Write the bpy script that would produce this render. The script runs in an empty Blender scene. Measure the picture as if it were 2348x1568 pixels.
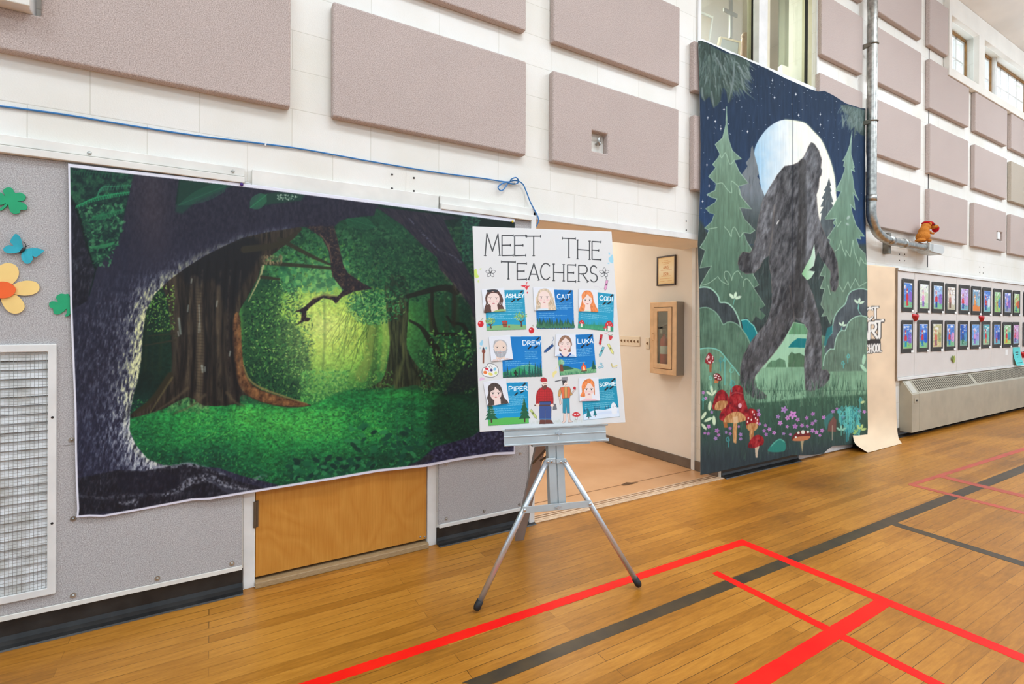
import bpy, bmesh, math, random
import numpy as np
from mathutils import Vector, Matrix
SC = bpy.context.scene
COL = SC.collection
random.seed(7)

# ---------------------------------------------------------------- camera (fitted to the photograph), metres, wall face at y = 0
IW, IH = 2348, 1568
CF, CYAW, CPITCH, CROLL, CSY = 1165.733, 0.53569, -0.00216, 0.00576, -45.2376
CAM = np.array([0.0, -2.84457, 1.33934])
_fw = np.array([math.sin(CYAW)*math.cos(CPITCH), math.cos(CYAW)*math.cos(CPITCH), math.sin(CPITCH)])
_r0 = np.array([math.cos(CYAW), -math.sin(CYAW), 0.0]); _u0 = np.cross(_r0, _fw)
_r = math.cos(CROLL)*_r0+math.sin(CROLL)*_u0; _u = -math.sin(CROLL)*_r0+math.cos(CROLL)*_u0
cam = bpy.data.cameras.new('camera'); co = bpy.data.objects.new('camera', cam); COL.objects.link(co)
co.matrix_world = Matrix([[_r[0], _u[0], -_fw[0], CAM[0]], [_r[1], _u[1], -_fw[1], CAM[1]], [_r[2], _u[2], -_fw[2], CAM[2]], [0, 0, 0, 1]])
cam.sensor_fit = 'HORIZONTAL'; cam.sensor_width = 36; cam.lens = CF/IW*36; cam.shift_y = CSY/IW
cam.clip_start = 0.05; cam.clip_end = 200
SC.camera = co

# ---------------------------------------------------------------- light
wd = bpy.data.worlds.new('daylight'); SC.world = wd; wd.use_nodes = True
_b = wd.node_tree.nodes['Background']; _b.inputs[0].default_value = (0.83, 0.99, 1.13, 1)
# bright hazy sky on the window side of the wall, softer daylight on the open side of the hall
_tc = wd.node_tree.nodes.new('ShaderNodeTexCoord'); _sx = wd.node_tree.nodes.new('ShaderNodeSeparateXYZ'); _mr = wd.node_tree.nodes.new('ShaderNodeMapRange')
_mr.inputs[1].default_value = -0.05; _mr.inputs[2].default_value = 0.25; _mr.inputs[3].default_value = 0.80; _mr.inputs[4].default_value = 3.6
wd.node_tree.links.new(_tc.outputs['Generated'], _sx.inputs[0]); wd.node_tree.links.new(_sx.outputs[1], _mr.inputs[0]); wd.node_tree.links.new(_mr.outputs[0], _b.inputs[1])
def area(name, loc, size, power, color=(1, 1, 1), rot=(0, 0, 0)):
    l = bpy.data.lights.new(name, 'AREA'); l.shape = 'RECTANGLE'; l.size, l.size_y = size
    l.energy = power; l.color = color
    o = bpy.data.objects.new(name, l); COL.objects.link(o); o.location = loc; o.rotation_euler = rot
    return o
# rows of gym ceiling lamps, the warm corridor lamp and an unseen light added to brighten the room behind the upper window
for gx, gp in ((-3.0, 46), (1.5, 54), (6.0, 73), (10.5, 84)):
    for gy in (-2.6, -6.2):
        area('gym_ceiling_light', (gx, gy, 5.5), (1.6, 0.7), gp, (0.85, 0.995, 1.15))
        area('ceiling_fill_up', (gx, gy, 4.75), (1.6, 0.5), gp*1.2, (0.85, 0.995, 1.15), (math.pi, 0, 0))  # upward fill without a fixture, added to brighten the ceiling
area('corridor_light', (2.75, 2.3, 2.5), (1.6, 2.0), 46, (0.95, 0.95, 0.90))
area('upper_room_fill', (4.6, 1.6, 5.2), (1.2, 0.8), 190, (0.95, 0.96, 0.92))
SC.view_settings.view_transform = 'Standard'; SC.view_settings.look = 'None'
SC.view_settings.gamma = 1; SC.view_settings.exposure = -0.1; SC.view_settings.use_curve_mapping = False

# ---------------------------------------------------------------- helpers
def proj(P):
    v = np.asarray(P, float)-CAM; z = v@_fw
    return np.stack([IW/2+CF*(v@_r)/z, IH/2+CSY-CF*(v@_u)/z], -1)
def ray(px, py):
    px = np.asarray(px, float); py = np.asarray(py, float)
    return _fw+np.multiply.outer((px-IW/2)/CF, _r)-np.multiply.outer((py-IH/2-CSY)/CF, _u)
def onY(px, py, y=0.0):              # a pixel of the photo as a point of the plane at depth y
    d = ray(px, py); t = (y-CAM[1])/d[..., 1]; return CAM+d*t[..., None]
def onZ(px, py, z=0.0):
    d = ray(px, py); t = (z-CAM[2])/d[..., 2]; return CAM+d*t[..., None]
def onX(px, py, x):
    d = ray(px, py); t = (x-CAM[0])/d[..., 0]; return CAM+d*t[..., None]
def wx(px, py, y=0.0): return float(onY(px, py, y)[0])
def wz(px, py, y=0.0): return float(onY(px, py, y)[2])
def lin(c):
    c = np.asarray(c, float)/255.0
    return np.where(c <= 0.04045, c/12.92, ((c+0.055)/1.055)**2.4)
def rgba(c): return tuple(float(x) for x in lin(c))+(1.0,)

MATS = {}
def nodes_of(name):
    m = bpy.data.materials.new(name); m.use_nodes = True
    nt = m.node_tree; b = nt.nodes['Principled BSDF']
    return m, nt, b
def N(nt, t, **kw):
    n = nt.nodes.new(t)
    for k, v in kw.items():
        if hasattr(n, k): setattr(n, k, v)
        else: n.inputs[k.replace('_', ' ')].default_value = v
    return n
def mat(name, c, rough=0.6, metal=0.0, var=0.0, scale=20.0, bump=0.0, c2=None, detail=3.0, spec=0.5, stretch=None):
    """plain procedural material: noise between c and c2 (or c darkened by var), with optional bump"""
    if name in MATS: return MATS[name]
    m, nt, b = nodes_of(name); L = nt.links
    b.inputs['Roughness'].default_value = rough; b.inputs['Metallic'].default_value = metal
    b.inputs['Specular IOR Level'].default_value = spec
    b.inputs['Base Color'].default_value = rgba(c)
    if c2 is None and var: c2 = [max(0, x*(1-var)) for x in c]
    if c2 is not None or bump:
        tc = N(nt, 'ShaderNodeTexCoord'); mp = N(nt, 'ShaderNodeMapping'); L.new(tc.outputs['Object'], mp.inputs[0])
        if stretch: mp.inputs['Scale'].default_value = stretch
        nz = N(nt, 'ShaderNodeTexNoise', Scale=scale, Detail=detail); L.new(mp.outputs[0], nz.inputs['Vector'])
        if c2 is not None:
            rp = N(nt, 'ShaderNodeValToRGB'); rp.color_ramp.elements[0].position = 0.32; rp.color_ramp.elements[1].position = 0.68
            rp.color_ramp.elements[0].color = rgba(c2); rp.color_ramp.elements[1].color = rgba(c)
            L.new(nz.outputs['Fac'], rp.inputs[0]); L.new(rp.outputs[0], b.inputs['Base Color'])
        if bump:
            bp = N(nt, 'ShaderNodeBump', Strength=bump, Distance=0.01); L.new(nz.outputs['Fac'], bp.inputs['Height']); L.new(bp.outputs[0], b.inputs['Normal'])
    MATS[name] = m; return m

class MB:
    """collects shapes in world coordinates; build() links them as one mesh object"""
    def __init__(s): s.v = []; s.f = []
    def add(s, v, f):
        n = len(s.v); s.v += [tuple(map(float, p)) for p in v]; s.f += [tuple(i+n for i in q) for q in f]; return s
    def box(s, x0, x1, y0, y1, z0, z1):
        return s.add([(x0, y0, z0), (x1, y0, z0), (x1, y1, z0), (x0, y1, z0), (x0, y0, z1), (x1, y0, z1), (x1, y1, z1), (x0, y1, z1)],
                     [(0, 3, 2, 1), (4, 5, 6, 7), (0, 1, 5, 4), (1, 2, 6, 5), (2, 3, 7, 6), (3, 0, 4, 7)])
    def obox(s, c, ax, ay, az, hx, hy, hz):
        c, ax, ay, az = map(lambda a: np.asarray(a, float), (c, ax, ay, az)); v = []
        for k in (-1, 1):
            for i, j in ((-1, -1), (1, -1), (1, 1), (-1, 1)): v.append(c+ax*hx*i+ay*hy*j+az*hz*k)
        return s.add(v, [(0, 3, 2, 1), (4, 5, 6, 7), (0, 1, 5, 4), (1, 2, 6, 5), (2, 3, 7, 6), (3, 0, 4, 7)])
    def cells(s, xs, zs, fill, y0, y1):
        """slab between y0 and y1 made of the filled cells of a grid, shared vertices, closed"""
        nx, nz = len(xs)-1, len(zs)-1; idx = {}
        F = lambda i, k: 0 <= i < nx and 0 <= k < nz and fill(i, k)
        V = []; Q = []
        def vi(i, k, b):
            key = (i, k, b)
            if key not in idx: idx[key] = len(V); V.append((xs[i], y1 if b else y0, zs[k]))
            return idx[key]
        for i in range(nx):
            for k in range(nz):
                if not F(i, k): continue
                Q.append((vi(i, k, 0), vi(i+1, k, 0), vi(i+1, k+1, 0), vi(i, k+1, 0)))
                Q.append((vi(i, k, 1), vi(i, k+1, 1), vi(i+1, k+1, 1), vi(i+1, k, 1)))
                if not F(i, k-1): Q.append((vi(i, k, 0), vi(i, k, 1), vi(i+1, k, 1), vi(i+1, k, 0)))
                if not F(i, k+1): Q.append((vi(i, k+1, 0), vi(i+1, k+1, 0), vi(i+1, k+1, 1), vi(i, k+1, 1)))
                if not F(i-1, k): Q.append((vi(i, k, 0), vi(i, k+1, 0), vi(i, k+1, 1), vi(i, k, 1)))
                if not F(i+1, k): Q.append((vi(i+1, k, 0), vi(i+1, k, 1), vi(i+1, k+1, 1), vi(i+1, k+1, 0)))
        return s.add(V, Q)
    def prism(s, pts, y0, y1):
        """outline of (x, z) points, extruded from y0 (front) to y1"""
        n = len(pts); v = [(x, y0, z) for x, z in pts]+[(x, y1, z) for x, z in pts]
        a = sum(pts[i][0]*pts[(i+1) % n][1]-pts[(i+1) % n][0]*pts[i][1] for i in range(n))
        f = [tuple(range(n)), tuple(range(2*n-1, n-1, -1))]+[(i, i+n, (i+1) % n+n, (i+1) % n) for i in range(n)]
        if a < 0: f = [q[::-1] for q in f]
        return s.add(v, f)
    def loft(s, rings, closed=True, caps=True):
        n = len(rings[0]); v = [p for r in rings for p in r]; f = []
        for k in range(len(rings)-1):
            for i in range(n if closed else n-1):
                j = (i+1) % n; f.append((k*n+i, k*n+j, (k+1)*n+j, (k+1)*n+i))
        if caps and closed: f += [tuple(range(n-1, -1, -1)), tuple(range((len(rings)-1)*n, len(rings)*n))]
        return s.add(v, f)
    def tube(s, pts, r, seg=10):
        pts = [np.asarray(p, float) for p in pts]; n = len(pts); rs = r if hasattr(r, '__len__') else [r]*n
        t0 = pts[1]-pts[0]; a = np.array([0, 0, 1.0]) if abs(t0[2]) < 0.8*np.linalg.norm(t0) else np.array([1.0, 0, 0]); rings = []
        for i in range(n):
            t = pts[min(i+1, n-1)]-pts[max(i-1, 0)]; t = t/np.linalg.norm(t)
            e1 = a-t*(a@t); e1 /= np.linalg.norm(e1); e2 = np.cross(t, e1); a = e1
            rings.append([pts[i]+rs[i]*(math.cos(q)*e1+math.sin(q)*e2) for q in [2*math.pi*k/seg for k in range(seg)]])
        return s.loft(rings)
    def ball(s, c, r, seg=12, rows=8, rot=None):
        r = r if hasattr(r, '__len__') else (r, r, r); rings = []
        for k in range(rows+1):
            a = -math.pi/2+math.pi*min(max(k/rows, 0.02), 0.98); ring = []
            for i in range(seg):
                b = 2*math.pi*i/seg; p = np.array([math.cos(a)*math.cos(b)*r[0], math.cos(a)*math.sin(b)*r[1], math.sin(a)*r[2]])
                if rot is not None: p = rot@p
                ring.append(np.asarray(c, float)+p)
            rings.append(ring)
        return s.loft(rings)
    def build(s, name, m, parent=None, org=None, smooth=False, bevel=0.0, seg=2):
        me = bpy.data.meshes.new(name)
        if parent is not None and org is None: org = ORG[parent.name]
        if org is None: org = (0, 0, 0)
        o0 = np.asarray(org, float)
        me.from_pydata([tuple(np.asarray(p)-o0) for p in s.v], [], s.f); me.update()
        bm = bmesh.new(); bm.from_mesh(me); bmesh.ops.recalc_face_normals(bm, faces=bm.faces[:]); bm.to_mesh(me); bm.free()
        if smooth:
            for p in me.polygons: p.use_smooth = True
        me.materials.append(m)
        o = bpy.data.objects.new(name, me); COL.objects.link(o); ORG[o.name] = tuple(o0)
        if parent is not None: o.parent = parent
        else: o.location = org
        if bevel:
            b = o.modifiers.new('bevel', 'BEVEL'); b.width = bevel; b.segments = seg; b.limit_method = 'ANGLE'; b.angle_limit = 0.6
        return o
ORG = {}
def tag(o, label, cat, group=None, kind=None):
    o['label'] = label; o['category'] = cat
    if group: o['group'] = group
    if kind: o['kind'] = kind
    return o
def thing(name, label, cat, loc, group=None):
    o = bpy.data.objects.new(name, None); o.empty_display_size = 0.05; COL.objects.link(o); o.location = loc
    ORG[o.name] = tuple(loc); return tag(o, label, cat, group)
def struct(o): o['kind'] = 'structure'; return o
def bezier(pts, n=8):
    """Catmull-Rom through the points"""
    P = [np.asarray(p, float) for p in pts]; P = [2*P[0]-P[1]]+P+[2*P[-1]-P[-2]]; out = []
    for i in range(1, len(P)-2):
        for k in range(n):
            t = k/n; a, b, c, d = P[i-1:i+3]
            out.append(0.5*(2*b+(c-a)*t+(2*a-5*b+4*c-d)*t*t+(3*b-a-3*c+d)*t**3))
    return out+[P[-2]]
def closed_curve(pts, n=5):
    P = [np.asarray(p, float) for p in pts]; m = len(P); out = []
    for i in range(m):
        a, b, c, d = P[(i-1) % m], P[i], P[(i+1) % m], P[(i+2) % m]
        for k in range(n):
            t = k/n; out.append(0.5*(2*b+(c-a)*t+(2*a-5*b+4*c-d)*t*t+(3*b-a-3*c+d)*t**3))
    return out
# ================================================================ materials of the setting
CREAM = (236, 233, 226)
def block_wall():
    m, nt, b = nodes_of('painted_block'); L = nt.links
    tc = N(nt, 'ShaderNodeTexCoord'); sx = N(nt, 'ShaderNodeSeparateXYZ'); L.new(tc.outputs['Object'], sx.inputs[0])
    # u = x + y so that the jambs carry the courses too
    ad = N(nt, 'ShaderNodeMath', operation='ADD'); L.new(sx.outputs[0], ad.inputs[0]); L.new(sx.outputs[1], ad.inputs[1])
    cb = N(nt, 'ShaderNodeCombineXYZ'); L.new(ad.outputs[0], cb.inputs[0]); L.new(sx.outputs[2], cb.inputs[1])
    mp = N(nt, 'ShaderNodeMapping'); mp.inputs['Location'].default_value = (-1.78175+0.4064*10, -2.2264+0.2032*20, 0); L.new(cb.outputs[0], mp.inputs[0])
    br = N(nt, 'ShaderNodeTexBrick'); br.offset = 0.5; br.inputs['Scale'].default_value = 1.0
    br.inputs['Brick Width'].default_value = 0.4064; br.inputs['Row Height'].default_value = 0.2032
    br.inputs['Mortar Size'].default_value = 0.0028; br.inputs['Mortar Smooth'].default_value = 0.6
    br.inputs['Color1'].default_value = rgba(CREAM); br.inputs['Color2'].default_value = rgba((233, 230, 222)); br.inputs['Mortar'].default_value = rgba((217, 213, 202))
    L.new(mp.outputs[0], br.inputs['Vector'])
    nz = N(nt, 'ShaderNodeTexNoise', Scale=160.0, Detail=4.0); L.new(tc.outputs['Object'], nz.inputs['Vector'])
    n2 = N(nt, 'ShaderNodeTexNoise', Scale=1.7, Detail=5.0); L.new(tc.outputs['Object'], n2.inputs['Vector'])
    mx = N(nt, 'ShaderNodeMix', data_type='RGBA', blend_type='MULTIPLY'); rp = N(nt, 'ShaderNodeValToRGB')
    rp.color_ramp.elements[0].position = 0.3; rp.color_ramp.elements[1].position = 0.62
    rp.color_ramp.elements[0].color = rgba((246, 244, 238)); rp.color_ramp.elements[1].color = (1, 1, 1, 1)
    L.new(n2.outputs['Fac'], rp.inputs[0]); mx.inputs[0].default_value = 1.0
    L.new(br.outputs['Color'], mx.inputs[6]); L.new(rp.outputs[0], mx.inputs[7]); L.new(mx.outputs[2], b.inputs['Base Color'])
    b1 = N(nt, 'ShaderNodeBump', Strength=0.25, Distance=0.004); b1.invert = True; L.new(br.outputs['Fac'], b1.inputs['Height'])
    b2 = N(nt, 'ShaderNodeBump', Strength=0.22, Distance=0.003); L.new(nz.outputs['Fac'], b2.inputs['Height']); L.new(b1.outputs[0], b2.inputs['Normal'])
    L.new(b2.outputs[0], b.inputs['Normal']); b.inputs['Roughness'].default_value = 0.5
    return m
def wood_floor():
    m, nt, b = nodes_of('strip_wood_floor'); L = nt.links
    tc = N(nt, 'ShaderNodeTexCoord')
    br = N(nt, 'ShaderNodeTexBrick'); br.offset = 0.37; br.offset_frequency = 2; br.squash = 1.0
    for k, v in dict(Scale=1.0).items(): br.inputs[k].default_value = v
    br.inputs['Brick Width'].default_value = 1.35; br.inputs['Row Height'].default_value = 0.0572
    br.inputs['Mortar Size'].default_value = 0.0014; br.inputs['Mortar Smooth'].default_value = 0.3
    br.inputs['Color1'].default_value = (0.0, 0.0, 0.0, 1); br.inputs['Color2'].default_value = (1, 1, 1, 1); br.inputs['Mortar'].default_value = (0.5, 0.5, 0.5, 1)
    L.new(tc.outputs['Object'], br.inputs['Vector'])
    mp = N(nt, 'ShaderNodeMapping'); mp.inputs['Scale'].default_value = (3.0, 20, 1); L.new(tc.outputs['Object'], mp.inputs[0])
    gr = N(nt, 'ShaderNodeTexNoise', Scale=3.2, Detail=7.0, Roughness=0.62); L.new(mp.outputs[0], gr.inputs['Vector'])
    bl = N(nt, 'ShaderNodeTexNoise', Scale=1.1, Detail=4.0); L.new(tc.outputs['Object'], bl.inputs['Vector'])
    # plank tone
    a = N(nt, 'ShaderNodeMath', operation='MULTIPLY'); L.new(br.outputs['Color'], a.inputs[0]); a.inputs[1].default_value = 0.13
    c = N(nt, 'ShaderNodeMath', operation='MULTIPLY'); L.new(gr.outputs['Fac'], c.inputs[0]); c.inputs[1].default_value = 0.40
    d = N(nt, 'ShaderNodeMath', operation='MULTIPLY'); L.new(bl.outputs['Fac'], d.inputs[0]); d.inputs[1].default_value = 0.56
    e = N(nt, 'ShaderNodeMath', operation='ADD'); L.new(a.outputs[0], e.inputs[0]); L.new(c.outputs[0], e.inputs[1])
    f = N(nt, 'ShaderNodeMath', operation='ADD'); L.new(e.outputs[0], f.inputs[0]); L.new(d.outputs[0], f.inputs[1])
    rp = N(nt, 'ShaderNodeValToRGB'); E_ = rp.color_ramp.elements
    E_[0].position = 0.33; E_[0].color = rgba((120, 74, 18)); E_[1].position = 0.76; E_[1].color = rgba((206, 142, 56))
    k = E_.new(0.53); k.color = rgba((169, 109, 33))
    L.new(f.outputs[0], rp.inputs[0])
    mx = N(nt, 'ShaderNodeMix', data_type='RGBA', blend_type='MIX'); L.new(rp.outputs[0], mx.inputs[6]); mx.inputs[7].default_value = rgba((62, 36, 16))
    g = N(nt, 'ShaderNodeTexNoise', Scale=2.3, Detail=2.0); L.new(tc.outputs['Object'], g.inputs['Vector'])
    gm = N(nt, 'ShaderNodeMapRange'); gm.inputs[1].default_value = 0.4; gm.inputs[2].default_value = 0.65; gm.inputs[3].default_value = 0.25; gm.inputs[4].default_value = 0.95
    L.new(g.outputs['Fac'], gm.inputs[0])
    h = N(nt, 'ShaderNodeMath', operation='MULTIPLY'); L.new(br.outputs['Fac'], h.inputs[0]); L.new(gm.outputs[0], h.inputs[1])
    L.new(h.outputs[0], mx.inputs[0]); L.new(mx.outputs[2], b.inputs['Base Color'])
    rr = N(nt, 'ShaderNodeMapRange'); rr.inputs[3].default_value = 0.24; rr.inputs[4].default_value = 0.46; L.new(bl.outputs['Fac'], rr.inputs[0]); L.new(rr.outputs[0], b.inputs['Roughness'])
    b.inputs['Specular IOR Level'].default_value = 0.45
    bp = N(nt, 'ShaderNodeBump', Strength=0.12, Distance=0.002); bp.invert = True; L.new(br.outputs['Fac'], bp.inputs['Height']); L.new(bp.outputs[0], b.inputs['Normal'])
    return m
def speckle(name, base, dark, light, scale=260.0, bump=0.15):
    m, nt, b = nodes_of(name); L = nt.links
    tc = N(nt, 'ShaderNodeTexCoord'); nz = N(nt, 'ShaderNodeTexNoise', Scale=scale, Detail=2.0, Roughness=0.75); L.new(tc.outputs['Object'], nz.inputs['Vector'])
    rp = N(nt, 'ShaderNodeValToRGB'); E_ = rp.color_ramp.elements
    E_[0].position = 0.30; E_[0].color = rgba(dark); E_[1].position = 0.72; E_[1].color = rgba(light); k = E_.new(0.5); k.color = rgba(base)
    L.new(nz.outputs['Fac'], rp.inputs[0])
    n2 = N(nt, 'ShaderNodeTexNoise', Scale=3.0, Detail=3.0); L.new(tc.outputs['Object'], n2.inputs['Vector'])
    mr = N(nt, 'ShaderNodeMapRange'); mr.inputs[3].default_value = 0.93; mr.inputs[4].default_value = 1.07; L.new(n2.outputs['Fac'], mr.inputs[0])
    mx = N(nt, 'ShaderNodeMix', data_type='RGBA', blend_type='MULTIPLY'); mx.inputs[0].default_value = 1.0
    L.new(rp.outputs[0], mx.inputs[6]); L.new(mr.outputs[0], mx.inputs[7]); L.new(mx.outputs[2], b.inputs['Base Color'])
    bp = N(nt, 'ShaderNodeBump', Strength=bump, Distance=0.002); L.new(nz.outputs['Fac'], bp.inputs['Height']); L.new(bp.outputs[0], b.inputs['Normal'])
    b.inputs['Roughness'].default_value = 0.85; b.inputs['Specular IOR Level'].default_value = 0.2
    return m
def glass_mat(name, tint=(235, 240, 235), gl=0.12):
    m, nt, b = nodes_of(name); L = nt.links; out = nt.nodes['Material Output']
    tr = N(nt, 'ShaderNodeBsdfTransparent'); tr.inputs[0].default_value = rgba(tint)
    g = N(nt, 'ShaderNodeBsdfGlossy'); g.inputs['Roughness'].default_value = 0.03
    mx = N(nt, 'ShaderNodeMixShader'); mx.inputs[0].default_value = gl
    L.new(tr.outputs[0], mx.inputs[1]); L.new(g.outputs[0], mx.inputs[2]); L.new(mx.outputs[0], out.inputs[0]); nt.nodes.remove(b)
    return m
M_BLOCK = block_wall(); M_FLOOR = wood_floor()
M_FELT = speckle('mauve_acoustic_felt', (187, 171, 163), (150, 134, 128), (216, 201, 194), 230.0, 0.3)
M_FELT2 = speckle('sandy_acoustic_felt', (182, 170, 154), (152, 140, 124), (206, 196, 180), 230.0, 0.3)
M_GREY = speckle('grey_speckled_board', (178, 175, 174), (142, 135, 134), (214, 212, 210), 250.0, 0.1)
M_TACK = speckle('beige_tackboard', (214, 207, 201), (204, 196, 190), (223, 217, 212), 200.0, 0.05)
M_WHITE = mat('white_paint', (232, 231, 227), 0.4, var=0.05, scale=9)
M_CREAMT = mat('cream_trim_paint', (236, 233, 225), 0.45, var=0.06, scale=7)
M_CEIL = mat('ceiling_plaster', (236, 232, 225), 0.9, var=0.05, scale=1.6)
M_PLAS = mat('corridor_plaster', (232, 222, 208), 0.7, var=0.03, scale=3)
M_COVE = mat('black_vinyl_base', (24, 24, 25), 0.32, c2=(46, 45, 44), scale=11, detail=6)
M_BROWNB = mat('brown_vinyl_base', (112, 98, 86), 0.45, var=0.12, scale=8)
M_VINYL = mat('tan_sheet_floor', (212, 164, 120), 0.3, c2=(198, 146, 100), scale=3.2, detail=6)
M_ALU = mat('worn_aluminium', (190, 192, 190), 0.38, metal=0.85, var=0.16, scale=14)
M_STEEL = mat('galvanised_steel', (196, 196, 190), 0.36, metal=0.9, var=0.25, scale=24)
M_DARK = mat('dark_gap', (30, 27, 24), 0.9)
M_GLASS = glass_mat('window_glass'); M_GLASSC = glass_mat('clerestory_glass', (250, 250, 250), 0.05)

# ================================================================ floor, ceiling, walls
XL, XR, YF, ZC = -4.0, 16.0, -9.0, 5.612
OX0, OX1, OZ = 1.853, 3.785, 2.02                 # corridor opening
struct(MB().box(XL, XR, YF, 0.0, -0.12, 0.0).build('floor', M_FLOOR))
struct(MB().box(XL, XR, YF, 0.32, ZC, ZC+0.2).build('ceiling', M_CEIL))
MX0, MX1, MZ0, MZ1 = 3.487, 5.216, 3.69, 5.0      # upper window
C1A, C1B, C2A, C2B, CZ0, CZ1 = 8.47, 9.40, 9.60, 11.9, 4.74, 5.435
DX0, DX1, DZ = 0.145, 1.169, 2.02                 # plywood door with its frame
xs = [XL, DX0, DX1, OX0, MX0, OX1, MX1, C1A, C1B, C2A, C2B, XR]; zs = [0.0, OZ, MZ0, CZ0, MZ1, CZ1, ZC]
def wall_fill(i, k):
    x = (xs[i]+xs[i+1])/2; z = (zs[k]+zs[k+1])/2
    if OX0 < x < OX1 and z < OZ: return False
    if DX0 < x < DX1 and z < DZ: return False
    if MX0 < x < MX1 and MZ0 < z < MZ1: return False
    if (C1A < x < C1B or C2A < x < C2B) and CZ0 < z < CZ1: return False
    return True
struct(MB().cells(xs, zs, wall_fill, 0.0, 0.28).build('wall_back', M_BLOCK))
# proud plaster surround of the clerestory windows
SX0, SZ0, SY = 8.20, 4.555, -0.065
xs2 = [SX0, C1A-0.2, C1B-0.2, C2A-0.2, C2B, XR]; zs2 = [SZ0, 4.675, 5.345, ZC]
ax0, ax1, bx0 = wx(2183, 100, SY), wx(2245.5, 100, SY), wx(2258, 120, SY)
xs2 = [SX0, ax0, ax1, bx0, C2B, XR]; zs2 = [SZ0, wz(2183, 155, SY), wz(2183, 34, SY), ZC-0.001]
struct(MB().cells(xs2, zs2, lambda i, k: not (k == 1 and i in (1, 3)), SY, -0.001).build('trim_clerestory', mat('clerestory_plaster', (236, 231, 221), 0.7, var=0.03, scale=4), bevel=0.006))
# corridor behind the opening
struct(MB().box(OX0, OX1, -0.0, 4.2, -0.12, -0.002).build('floor', M_VINYL))
struct(MB().box(OX1, OX1+0.12, 0.282, 4.2, -0.1, 2.6).build('wall_corridor_right', M_PLAS))
struct(MB().box(OX0-0.12, OX0, 0.282, 4.2, -0.1, 2.6).build('wall_corridor_left', M_PLAS))
struct(MB().box(OX0-0.12, OX1+0.12, 4.2, 4.3, -0.1, 2.6).build('wall_corridor_end', M_PLAS))
struct(MB().box(OX0-0.12, OX1+0.12, 0.43, 4.3, 2.6, 2.7).build('ceiling', M_PLAS))
struct(MB().box(OX0, OX1, 0.281, 0.43, OZ-0.004, OZ+0.58).box(OX0+0.001, OX1-0.001, 0.003, 0.281, OZ-0.006, OZ-0.0005).build('trim_soffit', mat('soffit_plaster', (244, 232, 214), 0.6, var=0.03, scale=4)))
struct(MB().box(OX1-0.012, OX1, 0.30, 4.19, 0, 0.088).build('baseboard_right', M_BROWNB, bevel=0.004))
struct(MB().box(OX1-0.012, OX1, 0.02, 0.262, 0, 0.088).build('baseboard_jamb', M_BROWNB, bevel=0.003))
struct(MB().box(OX1-0.018, OX1+0.0, 0.262, 0.30, 0.0, OZ).build('trim_jamb', M_WHITE, bevel=0.003))
mb = MB()
for y0, y1, h in ((-0.035, -0.005, 0.006), (0.0, 0.02, 0.006), (0.035, 0.05, 0.005), (0.065, 0.075, 0.005)): mb.box(OX0-0.02, OX1+0.02, y0, y1, 0, h)
struct(mb.build('trim_threshold', mat('worn_threshold', (222, 198, 170), 0.5, c2=(196, 160, 126), scale=30), bevel=0.002))
# floor seam and chip in the sheet floor
struct(MB().box(OX0+0.02, OX1-0.03, 0.281, 0.286, -0.002, 0.0005).build('trim_floor_seam', mat('floor_seam', (150, 112, 80), 0.6)))
chip = [onZ(x, y, 0.0012) for x, y in ((1424, 1111), (1436, 1105.5), (1452, 1106.5), (1463, 1105.2), (1452, 1108.5), (1440, 1111), (1430, 1112.5))]
tag(MB().add([tuple(p) for p in chip]+[(p[0], p[1], 0.0) for p in chip], [tuple(range(7)), tuple(range(13, 6, -1))]+[(i, i+7, (i+1) % 7+7, (i+1) % 7) for i in range(7)]).build('floor_stain', mat('chipped_floor', (92, 62, 34), 0.8)),
    'dark brown chipped patch at the seam of the tan corridor floor', 'stain')

# ---- black cove base along the wall
def cove(name, x0, x1, top=0.105):
    prof = [(-0.0, top), (-0.006, top), (-0.008, 0.04), (-0.014, 0.022), (-0.03, 0.012), (-0.05, 0.006), (-0.055, 0.0), (-0.0, 0.0)]
    rings = [[(x, y, z) for y, z in prof] for x in (x0, x1)]
    return struct(MB().loft(rings).build(name, M_COVE))
cove('baseboard_left', XL, DX0-0.002, 0.108); cove('baseboard_middle', DX1+0.001, OX0, 0.10); cove('baseboard_right_wall', OX1+0.01, 4.93, 0.105); cove('baseboard_far', 5.95, XR, 0.10)

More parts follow.
